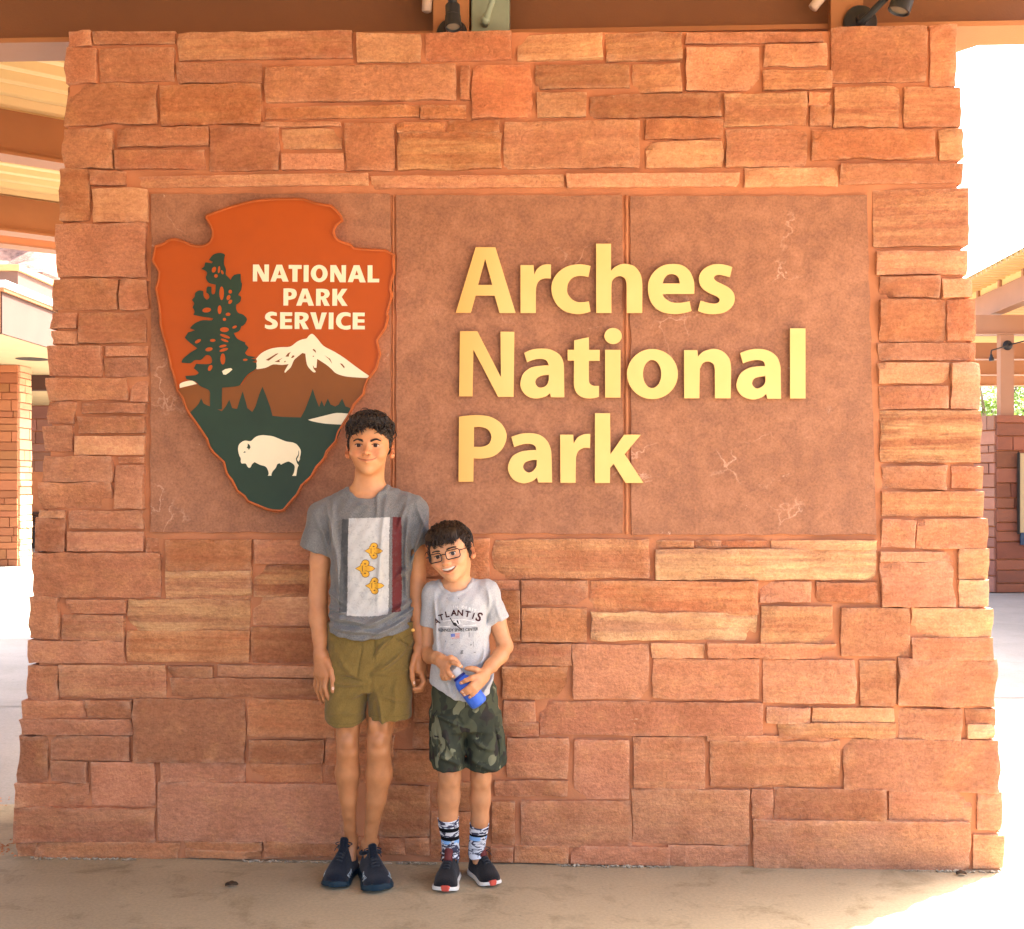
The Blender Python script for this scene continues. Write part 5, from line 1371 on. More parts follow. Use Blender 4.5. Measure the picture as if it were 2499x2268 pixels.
def make_hair(H, body, origin, mat, style, seed):
    k = H.k; lo = np.array(list(H.o)) - 0.17; hi = np.array(list(H.o)) + 0.19
    st = 0.0032
    Fd = Field(np.arange(lo[0], hi[0], st), np.arange(lo[1], hi[1], st), np.arange(lo[2], hi[2], st))
    if style == 'curly':
        Fd.add(H.e((0,-0.020,0.028), (0.0745,0.0935,0.079)), 0.005)
        Fd.add(H.e((0,-0.002,0.062), (0.063,0.083,0.050)), 0.02)
        Fd.cut(H.e((0,0.095,0.000), (0.057,0.062,0.070)), 0.010)
        Fd.cut(H.e((0,0.060,-0.075), (0.12,0.072,0.070)), 0.010)
        Fd.cut(H.e((0,-0.03,-0.125), (0.12,0.12,0.075)), 0.008)
        for sx in (-1, 1): Fd.cut(H.e((sx*0.085,0.012,-0.030), (0.030,0.030,0.040)), 0.006)
        for sx in (-1, 1): Fd.add(H.c((sx*0.0695,0.018,0.02), (sx*0.0700,0.014,-0.014), 0.006, 0.003), 0.006)
    else:
        Fd.add(H.e((0,-0.018,0.028), (0.0750,0.0940,0.0805)), 0.005)
        Fd.add(H.e((0,0.004,0.060), (0.065,0.080,0.046)), 0.02)
        Fd.cut(H.e((0,0.100,-0.008), (0.058,0.064,0.066)), 0.010)
        Fd.cut(H.e((0,0.060,-0.085), (0.12,0.072,0.075)), 0.010)
        Fd.cut(H.e((0,-0.03,-0.130), (0.12,0.12,0.075)), 0.008)
        for sx in (-1, 1): Fd.cut(H.e((sx*0.085,0.010,-0.028), (0.026,0.028,0.038)), 0.006)
        for sx in (-1, 1): Fd.cut(H.e((sx*0.053,0.056,0.026), (0.019,0.026,0.024)), 0.006)
        for sx in (-1, 1): Fd.add(H.c((sx*0.0700,0.022,0.02), (sx*0.0705,0.018,-0.022), 0.007, 0.003), 0.006)
    nz = lambda X, Y, Z: 0.0022*np.sin(X*260+Y*120)*np.sin(Z*210+Y*180+1.3)
    Fd.disp(nz, lo, hi)
    V, Q = nets(Fd); V = relax(V, Q, 1)
    mb = MB(); mb.v = [tuple(v - np.array(list(origin))) for v in V]; mb.f = [tuple(int(i) for i in q) for q in Q]
    bm_n = np.cross(V[Q[:,2]] - V[Q[:,0]], V[Q[:,3]] - V[Q[:,1]]); cen = V[Q].mean(1); bm_n /= (np.linalg.norm(bm_n, axis=1)[:,None] + 1e-9)
    L = H.loc(cen); rg = random.Random(seed)
    Rt = np.array(H.R)
    upw = H.R @ Vector((0,0,1)); fw = H.R @ Vector((0,1,0)); rt = H.R @ Vector((1,0,0))
    idx = list(range(len(cen))); rg.shuffle(idx); cnt = 0
    for i in idx:
        if cnt > (2400 if style == 'curly' else 2600): break
        n = Vector(bm_n[i]); c = Vector(cen[i]); l = L[i]
        if (c - H.o).dot(n) < 0: continue
        top = l[2] > 0.055
        if style == 'curly':
            if not top and rg.random() < 0.45: continue
            a = rg.uniform(0, 6.28)
            t1 = (n.orthogonal().normalized()); t2 = n.cross(t1); d = t1*math.cos(a) + t2*math.sin(a)
            if l[1] > 0.05 and l[2] > 0.04: d = (d*0.8 - upw*0.1 + fw*0.3 + rt*rg.uniform(-.6,.6)).normalized()
            ln = (0.026 if top else 0.010)*k*rg.uniform(0.7, 1.25); lift = (0.011 if top else 0.0015)*k*rg.uniform(0.5, 1.2)
            s = n.cross(d)*rg.choice((-1, 1))
            pts = [c - n*0.003, c + d*ln*0.35 + n*lift, c + d*ln*0.75 + n*lift*0.9 + s*ln*0.3, c + d*ln*0.8 + n*lift*0.2 + s*ln*0.62]
            r0 = (0.0023 if top else 0.0014)*k
        else:
            fl = Vector((0, 0, 0)) 
            d = (fw*0.9 - upw*0.45 + rt*rg.uniform(-.35,.35)) if l[1] > -0.02 else (-upw + rt*rg.uniform(-.3,.3))
            if l[2] < 0.05 and l[1] < 0.05: d = -upw + fw*rg.uniform(-.2,.5)
            d = (d - n*d.dot(n)*0.92).normalized()
            ln = 0.034*k*rg.uniform(0.6, 1.2)
            if l[2] < 0.045: ln *= 0.55
            lift = 0.004*k*rg.uniform(0.2, 1.2); s = n.cross(d)*rg.uniform(-.25,.25)
            pts = [c - n*0.003, c + d*ln*0.4 + n*lift, c + d*ln*0.75 + n*lift*0.9 + s*ln*0.5, c + d*ln + n*lift*0.1 + s*ln]
            r0 = 0.0019*k
        pts = [pts[0]] + [p_ - n*((p_ - c - n*(p_ - c).dot(n)).length**2/(0.17*k)) for p_ in pts[1:]]
        mb.tube([p - origin for p in bez(pts, 3)], [r0*(1 - 0.75*(q/9)**1.5) for q in range(10)], 5, False)
        cnt += 1
    if style != 'curly':
        # fringe hanging over the forehead in points
        for q in range(60):
            t = (q + rg.uniform(-.4,.4))/59*2 - 1
            x = t*0.058; y0 = math.sqrt(max(0.0, 1 - (x/0.075)**2))
            p0 = H.w(x*0.9, 0.018 + 0.050*y0, 0.086); p1 = H.w(x, 0.036 + 0.048*y0, 0.070); end = 0.046 + rg.uniform(-0.009, 0.010) - 0.004*t
            p2 = H.w(x + rg.uniform(-.006,.006), 0.051 + 0.045*y0, end)
            mb.tube([p - origin for p in bez([p0, p1, p2], 4)], [0.0046*k*(1 - 0.9*(z/8)**1.3) for z in range(9)], 6, False)
    else:
        for q in range(76):
            t = (q + rg.uniform(-.4,.4))/75*2 - 1
            x = t*0.055; y0 = math.sqrt(max(0.0, 1 - (x/0.075)**2))
            a = rg.uniform(-1, 1)
            p0 = H.w(x, 0.012 + 0.050*y0, 0.094 + rg.uniform(0,.010)); p1 = H.w(x + a*0.008, 0.036 + 0.050*y0, 0.088 + rg.uniform(-.006,.012)); p2 = H.w(x + a*0.014, 0.040 + 0.042*y0, 0.077 + rg.uniform(-.006,.008)); p3 = H.w(x + a*0.022, 0.043 + 0.042*y0, 0.071 + rg.uniform(-.008,.006))
            mb.tube([p - origin for p in bez([p0, p1, p2, p3], 3)], [0.0034*k*(1 - 0.75*(z/9)) for z in range(10)], 6, False)
    return mb.build('hair', mat, body, True)

def shoe(parent, origin, heel, toe, mats, spec, label=None):
    """heel, toe: ground points; spec: dict of widths and colours"""
    heel = Vector((heel[0], heel[1], 0)); toe = Vector((toe[0], toe[1], 0)); d = (toe - heel); L = d.length; d.normalize(); s = Vector((-d.y, d.x, 0))
    out = spec['side']                        # +1 if the little toe lies towards +s
    T = [0.0, 0.03, 0.08, 0.16, 0.26, 0.36, 0.46, 0.56, 0.66, 0.76, 0.84, 0.91, 0.96, 0.99, 1.0]
    HW = [0.010, 0.020, 0.028, 0.033, 0.034, 0.034, 0.035, 0.038, 0.042, 0.0435, 0.042, 0.036, 0.027, 0.015, 0.004]
    OF = [0, 0, 0, 0, 0, 0.001, 0.002, 0.003, 0.003, 0.001, -0.002, -0.005, -0.007, -0.008, -0.008]
    TP = [0.060, 0.078, 0.086, 0.089, 0.090, 0.094, 0.092, 0.082, 0.068, 0.057, 0.050, 0.044, 0.037, 0.028, 0.018]
    k = L/0.27; kw = k*spec.get('w', 1.0); kh = spec.get('h', 1.0)
    sh = empty('shoe_anchor', (0,0,0), None, None) if False else None
    def sec(i, wsc, zb, zt, full):
        t = T[i]; c = heel + d*(t*L) + s*(OF[i]*out*k); hw = HW[i]*kw*wsc; ts = 0.008*k*max(0, (t-0.80)/0.20)**1.5
        pts = []
        n = 16
        for q in range(n+1):
            a = math.pi*q/n; x = math.cos(a); y = math.sin(a)
            x = math.copysign(abs(x)**0.75, x); y = y**0.85
            pts.append(c + s*(x*hw*(1 - 0.38*(y**2)*(1 if t < 0.62 else 0.45))) + Vector((0, 0, zb + ts + (zt - zb)*y)))
        return pts
    def loft(secs):
        mb = MB(); n = len(secs[0])
        V = [p for q in secs for p in q]; Fc = []
        for i in range(len(secs)-1):
            for j in range(n-1): Fc.append((i*n+j, (i+1)*n+j, (i+1)*n+j+1, i*n+j+1) if True else None)
            Fc.append((i*n+n-1, (i+1)*n+n-1, (i+1)*n, i*n))
        Fc.append(tuple(range(n))); Fc.append(tuple(reversed(range((len(secs)-1)*n, len(secs)*n))))
        mb.add(V, Fc); return mb
    up = loft([sec(i, 1.0, 0.016*k, TP[i]*kh, True) for i in range(len(T))])
    bv = BVHTree.FromPolygons([Vector(v) for v in up.v], up.f)
    up.v = [tuple(Vector(v) - origin) for v in up.v]
    U_ = up.build('shoe', mats['upper'], parent, True, rad(60))
    if label: U_['label'] = label
    # sole
    secs = []
    for i in range(len(T)):
        t = T[i]; c = heel + d*(t*L) + s*(OF[i]*out*k); hw = HW[i]*kw + 0.0055*k; ts = 0.012*k*max(0, (t-0.78)/0.22)**1.6
        th = (0.027 - 0.006*t)*k
        if i == 0: c = c - d*0.006*k
        if i == len(T)-1: c = c + d*0.006*k
        secs.append([c + s*hw + Vector((0,0,ts+0.003)), c + s*(hw+0.002*k) + Vector((0,0,ts+th*0.5)), c + s*(hw-0.003*k) + Vector((0,0,ts+th)), c - s*(hw-0.003*k) + Vector((0,0,ts+th)), c - s*(hw+0.002*k) + Vector((0,0,ts+th*0.5)), c - s*hw + Vector((0,0,ts+0.003))])
    mb = loft(secs); mb.v = [tuple(Vector(v) - origin) for v in mb.v]; mb.build('sole', mats['sole'], U_, True, rad(45))
    # toe bumper
    if 'toe' in mats:
        secs = []
        a0 = spec.get('toe_from', 9)
        for i in range(a0, len(T)):
            t = T[i]; c = heel + d*(t*L) + s*(OF[i]*out*k); g = min(1, (i - a0)/2.5); hw = (HW[i]*spec.get('toe_w', 1.0) + 0.008)*kw*(0.35 + 0.65*g if spec.get('toe_round') else 1); ts = 0.012*k*max(0, (t-0.78)/0.22)**1.6
            if i == len(T)-1: c = c + d*0.0085*k
            zt = spec.get('toe_h', 0.03)*k*(0.6 + 0.4*g)
            secs.append([c + s*hw*0.9 + Vector((0,0,ts+0.0025)), c + s*hw + Vector((0,0,ts+zt*.5)), c + s*hw*0.86 + Vector((0,0,ts+zt)), c - s*hw*0.86 + Vector((0,0,ts+zt)), c - s*hw + Vector((0,0,ts+zt*.5)), c - s*hw*0.9 + Vector((0,0,ts+0.0025))])
        mb = loft(secs); mb.v = [tuple(Vector(v) - origin) for v in mb.v]; mb.build('toe_cap', mats['toe'], U_, True, rad(50))
    def top(t, x, lift=0.002):
        c = heel + d*(t*L) + s*(x*kw); h = bv.ray_cast(Vector((c.x, c.y, 0.2)), Vector((0,0,-1)))
        return (h[0] + Vector((0,0,lift))) if h[0] is not None else Vector((c.x, c.y, 0.04))
    mb = MB()
    for q in range(6):
        t = 0.40 + q*0.052
        w = 0.013
        mb.tube([top(t, -w), top(t + 0.012, -w*.3, 0.0035), top(t + 0.02, w*.3, 0.0035), top(t + 0.026, w)], 0.0022*k, 6)
        mb.tube([top(t + 0.026, -w), top(t + 0.014, w*.2, 0.004), top(t, w)], 0.0020*k, 6)
    for sx in (-1, 1):   # bow loops
        b0 = top(0.38, 0, 0.004); mb.tube(bez([b0, b0 + s*sx*0.012 + Vector((0,0,0.010)), b0 + s*sx*0.030 + d*0.006 + Vector((0,0,0.006)), b0 + s*sx*0.016 + d*0.014 + Vector((0,0,0.002)), b0], 4), 0.0019*k, 6)
        mb.tube(bez([b0, b0 + s*sx*0.018 + d*0.02, b0 + s*sx*0.026 + d*0.034 + Vector((0,0,-0.012))], 4), 0.0017*k, 6)
    mb.v = [tuple(Vector(v) - origin) for v in mb.v]; mb.build('lace', mats['lace'], U_, True)
    # padded collar ring and tongue
    mb = MB(); ring = []
    for q in range(21):
        a = 2*math.pi*q/20; t = 0.20 + 0.165*math.cos(a); x = 0.0285*math.sin(a)
        ring.append(heel + d*(t*L) + s*(x*kw) + Vector((0,0,(0.089 + 0.010*math.cos(a) - 0.012*abs(math.sin(a)))*kh)))
    mb.tube(ring, 0.0075, 8, False)
    tg = [heel + d*(0.50*L) + Vector((0,0,0.080*kh)), heel + d*(0.43*L) + Vector((0,0,0.098*kh)), heel + d*(0.375*L) + Vector((0,0,0.120*kh))]
    mb.tube(bez(tg, 4), [0.015]*8 + [0.011], 8)
    mb.v = [tuple(Vector(v) - origin) for v in mb.v]; mb.build('collar', mats.get('collar', mats['upper']), U_, True)
    if 'stripe' in mats:
        mb = MB()
        def side(t, z, sx):
            c = heel + d*(t*L) + Vector((0,0,z*k)); h = bv.ray_cast(c + s*sx*0.09, -s*sx)
            return (h[0] + s*sx*0.0015) if h[0] is not None else c + s*sx*0.04*k
        for sx in (-1, 1):
            for q in range(3):
                t = 0.52 + q*0.10
                mb.tube([side(t, 0.026, sx), side(t+.035, 0.045, sx), side(t+.05, 0.030, sx), side(t+.085, 0.045, sx)], 0.0014*k, 5)
        mb.v = [tuple(Vector(v) - origin) for v in mb.v]; mb.build('stripe', mats['stripe'], U_, True)
    return U_

def bvh_of(V, Q): return BVHTree.FromPolygons([Vector(v) for v in V], [tuple(int(i) for i in q) for q in Q])

def decal(name, parent, origin, bvh, polys, mat, D, lift=0.0012, grid=None):
    """flat print: outlines in photo pixels at distance D, laid onto the cloth from straight in front"""
    mb = MB()
    def put(px, py):
        p = P(px, py, D); h = bvh.ray_cast(Vector((p.x, p.y - 0.4, p.z)), Vector((0, 1, 0)))
        return (h[0] + Vector((0, -lift, 0)) - origin) if h[0] is not None else None
    for poly in polys:
        holes = poly if isinstance(poly[0], list) else [poly]
        tri = tessellate_polygon([[Vector((x, y, 0)) for x, y in lp] for lp in holes])
        flat = [p for lp in holes for p in lp]
        pts = [put(*p) for p in flat]
        if any(p is None for p in pts): continue
        todo = [[flat[i] for i in t] for t in tri]
        while todo:
            t = todo.pop(); Ls = [math.hypot(t[i][0]-t[(i+1)%3][0], t[i][1]-t[(i+1)%3][1]) for i in range(3)]; i = Ls.index(max(Ls))
            if Ls[i] > 3.0:
                m_ = ((t[i][0]+t[(i+1)%3][0])/2, (t[i][1]+t[(i+1)%3][1])/2)
                todo += [[t[i], m_, t[(i+2)%3]], [m_, t[(i+1)%3], t[(i+2)%3]]]; continue
            q = [put(*p_) for p_ in t]
            if any(x_ is None for x_ in q): continue
            mb.add(q, [(0,1,2) if area2(t) < 0 else (2,1,0)])
    return mb.build(name, mat, parent, True)

def decal_grid(name, parent, origin, bvh, x0, y0, x1, y1, mat, D, lift=0.0010, step=4, jag=1.2, seed=1, skew=0.0, curve=None):
    rg = random.Random(seed); nx = max(2, int((x1-x0)/step)); ny = int((y1-y0)/step)
    V, ok = [], []
    for j in range(ny+1):
        for i in range(nx+1):
            x = x0 + (x1-x0)*i/nx + skew*(j/ny); y = y0 + (y1-y0)*j/ny
            if curve: y += curve(i/nx, j/ny); 
            if i in (0, nx): x += rg.uniform(-jag, jag)
            if j in (0, ny): y += rg.uniform(-jag, jag)
            p = P(x, y, D); h = bvh.ray_cast(Vector((p.x, p.y - 0.4, p.z)), Vector((0, 1, 0)))
            ok.append(h[0] is not None); V.append((h[0] + Vector((0, -lift, 0)) - origin) if h[0] is not None else Vector((0,0,0)))
    Fc = []
    for j in range(ny):
        for i in range(nx):
            q = (j*(nx+1)+i, (j+1)*(nx+1)+i, (j+1)*(nx+1)+i+1, j*(nx+1)+i+1)
            if all(ok[a] for a in q): Fc.append(q)
    return mesh_obj(name, V, Fc, mat, parent, True)

def text_polys(txt, size, bold=0.0):
    """outlines of a word set in the built-in font, as triangles in a flat list of polygons"""
    cu = bpy.data.curves.new('text_tmp', 'FONT'); cu.body = txt; cu.size = size; cu.offset = bold; cu.resolution_u = 3
    ob = bpy.data.objects.new('text_tmp', cu); COL.objects.link(ob)
    bpy.context.view_layer.update()
    me = ob.evaluated_get(bpy.context.evaluated_depsgraph_get()).to_mesh()
    V = [v.co.copy() for v in me.vertices]; T = [tuple(p.vertices) for p in me.polygons]
    ob.evaluated_get(bpy.context.evaluated_depsgraph_get()).to_mesh_clear()
    bpy.data.objects.remove(ob); bpy.data.curves.remove(cu)
    return V, T
def px_r(n, D): return n*D/F
def st(py, xl, xr, hd, D):
    """torso or leg station from photo pixels: left and right edge at row py, half depth hd, distance D"""
    a, b = P(xl, py, D), P(xr, py, D)
    return (a.z, (a.x+b.x)/2, a.y, (b.x-a.x)/2, hd)
SK_A = (0.58, 0.270, 0.118); SK_B = (0.62, 0.31, 0.152)

# ================================================================ the older boy
oA = Vector((P(872, 2130, 4.02).x, 4.02 - 4.19, 0))
HA = Head((896, 1087), 3.895, 1.0, 0.0, rad(0.0), rad(-2))
Fd = Field(axis([(-0.80,-0.18,0.0036)]), axis([(-0.42,-0.255,0.0032),(-0.255,0.02,0.0042)]), axis([(0.05,0.62,0.006),(0.62,0.86,0.0032),(0.86,1.36,0.007),(1.36,1.64,0.0021)]))
DT = 4.0
sculpt_head(Fd, HA, False, 0.9, False)
Fd.add(cone(HA.w(0,-0.022,-0.05), P(898,1214,4.015), 0.050, 0.052), 0.02)
for a, b in (((878,1206),(797,1257)), ((918,1204),(1003,1243))): Fd.add(cone(P(*a, 4.01), P(*b, 4.0), 0.036, 0.046), 0.03)
Fd.add(etube([st(1212,845,955,.05,4.01), st(1250,800,1000,.075,4.0), st(1340,812,990,.088,4.0), st(1450,812,988,.085,4.0), st(1560,805,1005,.088,4.0), st(1650,805,1005,.09,4.0)]), 0.03)
# arms
chain(Fd, [P(795,1262,4.0), P(781,1370,4.0), P(776,1462,4.0), P(777,1510,3.985), P(781,1555,3.965), P(781,1596,3.95)], [.045,.0345,.0315,.0320,.0255,.0205], 0.012)
chain(Fd, [P(1003,1250,4.01), P(1016,1352,4.01), P(1018,1436,4.01), P(1019,1490,3.995), P(1023,1540,3.98), P(1026,1578,3.965)], [.043,.0335,.0315,.0300,.0235,.0185], 0.012)
# hands: palm, then four fingers and a thumb, each bent at its knuckles
def hand(Fd, palm, fingers, thumb, k=0.006):
    for a, b, ra, rb in palm: Fd.add(cone(a, b, ra, rb), 0.010)
    for pts, r in fingers: chain(Fd, pts, r, 0.0035)
    chain(Fd, thumb[0], thumb[1], 0.005)
q = lambda x, y, D: P(x, y, D)
hand(Fd, [(q(779,1598,3.952), q(776,1646,3.955), .0190,.0150), (q(785,1598,3.948), q(788,1650,3.940), .0185,.0150), (q(792,1605,3.945), q(798,1648,3.932), .0150,.0140)],
     [([q(799,1646,3.930), q(793,1678,3.926), q(799,1698,3.925), q(809,1714,3.928)], [.0098,.0088,.0080,.0068]),
      ([q(789,1652,3.940), q(785,1686,3.945), q(791,1708,3.952), q(801,1722,3.962)], [.0098,.0088,.0080,.0068]),
      ([q(780,1652,3.952), q(776,1682,3.962), q(780,1702,3.972), q(789,1714,3.984)], [.0092,.0084,.0076,.0066]),
      ([q(773,1646,3.962), q(769,1670,3.974), q(772,1686,3.984), q(778,1696,3.994)], [.0082,.0074,.0068,.0058])],
     ([q(797,1612,3.935), q(809,1636,3.922), q(813,1660,3.915), q(812,1688,3.910)], [.0130,.0108,.0096,.0072]))
hand(Fd, [(q(1026,1582,3.965), q(1030,1640,3.960), .0180,.0140), (q(1020,1582,3.958), q(1021,1636,3.945), .0165,.0140), (q(1032,1600,3.970), q(1033,1640,3.972), .0140,.0125)],
     [([q(1027,1642,3.945), q(1034,1664,3.935), q(1025,1680,3.928), q(1010,1682,3.926)], [.0096,.0090,.0084,.0070]),
      ([q(1032,1642,3.958), q(1036,1668,3.955), q(1027,1684,3.950), q(1013,1688,3.946)], [.0094,.0088,.0082,.0068]),
      ([q(1034,1640,3.970), q(1036,1664,3.972), q(1029,1680,3.970), q(1018,1686,3.966)], [.0090,.0082,.0076,.0064]),
      ([q(1034,1634,3.982), q(1035,1654,3.986), q(1031,1668,3.985), q(1023,1676,3.982)], [.0080,.0074,.0066,.0056])],
     ([q(1013,1600,3.945), q(1006,1630,3.930), q(1006,1652,3.922), q(1010,1672,3.920)], [.0120,.0098,.0088,.0066]))
# legs
chain(Fd, [P(852,1600,4.0), P(849,1740,3.985), P(848,1800,3.975), P(849,1830,3.970), P(848,1885,3.995), P(850,1950,4.01), P(854,2020,4.05), P(857,2058,4.075)], [.078,.050,.0375,.0365,.0405,.0295,.0205,.0215], 0.012)
chain(Fd, [P(950,1600,4.0), P(932,1740,3.975), P(925,1800,3.955), P(924,1830,3.950), P(925,1885,3.975), P(918,1950,3.995), P(906,2025,4.03), P(902,2068,4.05)], [.080,.053,.0400,.0385,.0440,.0350,.0230,.0235], 0.012)
for x, y, D in ((849,1812,3.938),(924,1810,3.916)):
    Fd.add(ellips(P(x,y,D), (.021,.014,.024)), .010); Fd.add(ellips(P(x-9,y+26,D+.012), (.012,.012,.014)), .010); Fd.add(ellips(P(x+9,y+26,D+.012), (.012,.012,.014)), .010)
    Fd.add(ellips(P(x-12,y-42,D+.01), (.018,.018,.034)), .012); Fd.add(ellips(P(x+13,y-42,D+.01), (.018,.018,.034)), .012)
for a, b, D in (((844,1850),(851,1990),3.968),((921,1850),(908,1995),3.948)): Fd.add(cone(P(*a,D), P(*b,D+.045), .010, .008), .022)
for x, y, D in ((835,1885,4.005),(862,1878,4.0),(911,1888,3.985),(941,1880,3.98)): Fd.add(ellips(P(x,y,D), (.018,.026,.055)), .016)
chain(Fd, [P(857,2058,4.075), P(855,2105,4.05)], [.022,.020], .01); chain(Fd, [P(902,2068,4.05), P(904,2115,4.03)], [.024,.020], .01)
for x, y, D in ((843,2046,4.065),(870,2044,4.072),(886,2056,4.045),(919,2054,4.055)): Fd.add(ellips(P(x,y,D), (.009,.010,.012)), .010)
for x, y in ((806,1204),(990,1196)): pass
tA = lambda V: head_tint(V, HA, SK_A, False, False, 0.9)
bodyA, VA, QA = net_obj('person', Fd, M['skin'], None, oA, 2, tA)
bodyA.location = oA
tag(bodyA, 'teenage boy in a dark grey T-shirt and olive shorts standing against the wall', 'person')
bvA = bvh_of(VA, QA)
face_parts(HA, bodyA, bvA, M['hair_a'], False, False, oA)
make_hair(HA, bodyA, oA, M['hair_a'], 'curly', 5)

def nails(body, origin, lst):
    for (x, y, D, w, h, rot) in lst:
        bv = bvA if body is bodyA else bvB
        c = P(x, y, D); hit = bv.ray_cast(Vector((c.x, c.y - 0.2, c.z)), Vector((0, 1, 0)))
        if hit[0] is None: continue
        n = hit[1].normalized(); up = Vector((math.sin(rot), 0, -math.cos(rot))); up = (up - n*up.dot(n)).normalized(); sd = n.cross(up)
        V = [hit[0] + n*0.0009 - origin]; m = 12
        for q_ in range(m):
            a = 2*math.pi*q_/m; V.append(hit[0] + sd*w*math.cos(a) + up*h*math.sin(a) + n*(0.0006 - 0.0010*math.cos(a)**2) - origin)
        mesh_obj('fingernail', V, [(0, 1 + q_, 1 + (q_+1) % m) for q_ in range(m)], M['nail'], body, True)
M['nail'] = simple_mat('fingernail', (0.66, 0.42, 0.30), 0.35, 0.05, 90, 0, 60, 0.5)
nails(bodyA, oA, [(812,1681,3.9,.0046,.0060,0), (808,1707,3.9,.0038,.0050,-.4), (1010,1668,3.9,.0042,.0055,.1), (799,1716,3.94,.0036,.0048,-.4)])

# shirt
def folds(*items):
    """soft ridges: (x0, y0, x1, y1, width, height) in photo pixels at distance D"""
    def fn(X, Y, Z, D=3.9):
        px = 1249.5 + X/D*F; py = 1190 - (Z - 1.36)/D*F
        out = np.zeros_like(X)
        for (x0, y0, x1, y1, w, h) in items:
            dx, dy = x1-x0, y1-y0; L2 = dx*dx + dy*dy
            t = np.clip(((px-x0)*dx + (py-y0)*dy)/L2, 0, 1)
            s = ((px-x0)*dy - (py-y0)*dx)/math.sqrt(L2)
            s = s + 5*np.sin(t*3.1 + x0)
            e = np.exp(-(s/(0.8*w))**2)*np.sin(np.clip(t*0.94+0.03, 0, 1)*math.pi)**0.6
            e = e*np.clip(2.2 - np.hypot(px - (x0+t*dx), py - (y0+t*dy))/(2*w), 0, 1)
            out = out - h*e
        return out
    return fn
Fs = Field(axis([(-0.80,-0.22,0.0036)]), axis([(-0.34,-0.02,0.0036)]), axis([(0.80,1.40,0.0036)]))
lo = np.array((-0.80,-0.34,0.80)); hi = np.array((-0.20,-0.02,1.40))
Fs.add(etube([st(1205,842,952,.060,4.01), st(1245,800,1002,.092,4.0), st(1310,802,1000,.108,3.995), st(1400,803,996,.108,3.995), st(1470,799,998,.108,3.995), st(1510,797,1006,.112,3.995), st(1545,794,1013,.116,3.995), st(1580,796,1015,.114,3.995)], 2.25), 0.01)
for a, b in (((878,1210),(795,1262)), ((918,1207),(1001,1248))): Fs.add(cone(P(*a, 4.01), P(*b, 4.0), 0.042, 0.056), 0.035)
Fs.add(cone(P(793,1262,4.0), P(765,1362,3.99), .055, .0585), 0.03)
Fs.add(cone(P(1002,1250,4.0), P(1017,1356,4.0), .053, .0500), 0.03)
# cut sleeve ends and hem
Fs.cut(half(P(766,1352,3.99), (-26,0,-80), P(700,1400,4.2) , P(806,1300,3.8)), 0.003)
def cutfn(fn, lo, hi): return fn, np.array(lo), np.array(hi)
zs = lambda x, pts: np.interp(x, [P(a,b,3.9).x for a, b in pts], [P(a,b,3.9).z for a, b in pts])
slv = cutfn(lambda X, Y, Z: np.maximum(Z - zs(X, [(690,1327),(726,1339),(806,1366),(812,1368)]), X - P(807,1,3.95).x), (-0.80,-0.34,0.8), (P(812,1,3.95).x,-0.02,1.3))
Fs.cut(slv, 0.003)
Fs.cut(cutfn(lambda X, Y, Z: np.maximum(Z - zs(X, [(990,1345),(1045,1327),(1080,1318)]), P(1000,1,3.95).x - X), (P(999,1,3.95).x,-0.34,0.8), (-0.2,-0.02,1.3)), 0.003)
Fs.cut(cutfn(lambda X, Y, Z: Z - zs(X, [(790,1540),(820,1553),(870,1563),(930,1558),(985,1543),(1016,1527)]), (-0.80,-0.34,0.8), (-0.2,-0.02,1.0)), 0.003)
# neck opening and rib
nk = HA.w(0,0,0); ec = P(897,1176,4.0)
eR = (.0655,.105,.073)
Fs.disp(lambda X, Y, Z: np.where(np.abs(ellips(ec, eR)[0](X,Y,Z) - 0.007) < 0.0075, -0.0034, 0), (ec.x-.1, -0.34, ec.z-.1), (ec.x+.1, -0.02, ec.z+.1))
Fs.cut(ellips(ec, eR), 0.002)
fA = folds((1000,1255,985,1470,7,.006), (1035,1250,1000,1400,6,.006), (1020,1240,1042,1330,5,.005), (985,1225,975,1300,6,.004), (812,1225,830,1480,8,.005), (822,1350,838,1520,7,.004), (795,1250,812,1345,6,.005), (770,1280,800,1350,7,.004),
           (800,1500,905,1528,8,.008), (880,1530,1005,1470,8,.009), (805,1525,930,1545,7,.006), (905,1550,1010,1500,7,.007), (960,1520,1012,1478,6,.006), (800,1478,850,1505,6,.006), (925,1200,915,1260,5,.003), (870,1235,905,1240,4,.003), (935,1215,928,1500,7,.0035), (965,1420,1000,1390,7,.005), (800,1440,840,1480,7,.005))
wv = lambda X, Y, Z: 0.0016*np.sin(X*60 + Z*38 + 1.0)*np.sin(Z*29 - X*35) + 0.0010*np.sin(X*140 - Z*90)
Fs.disp(lambda X, Y, Z: np.where(Y < -0.19, 3.2*fA(X, Y, Z), 0) + wv(X, Y, Z), lo, hi)
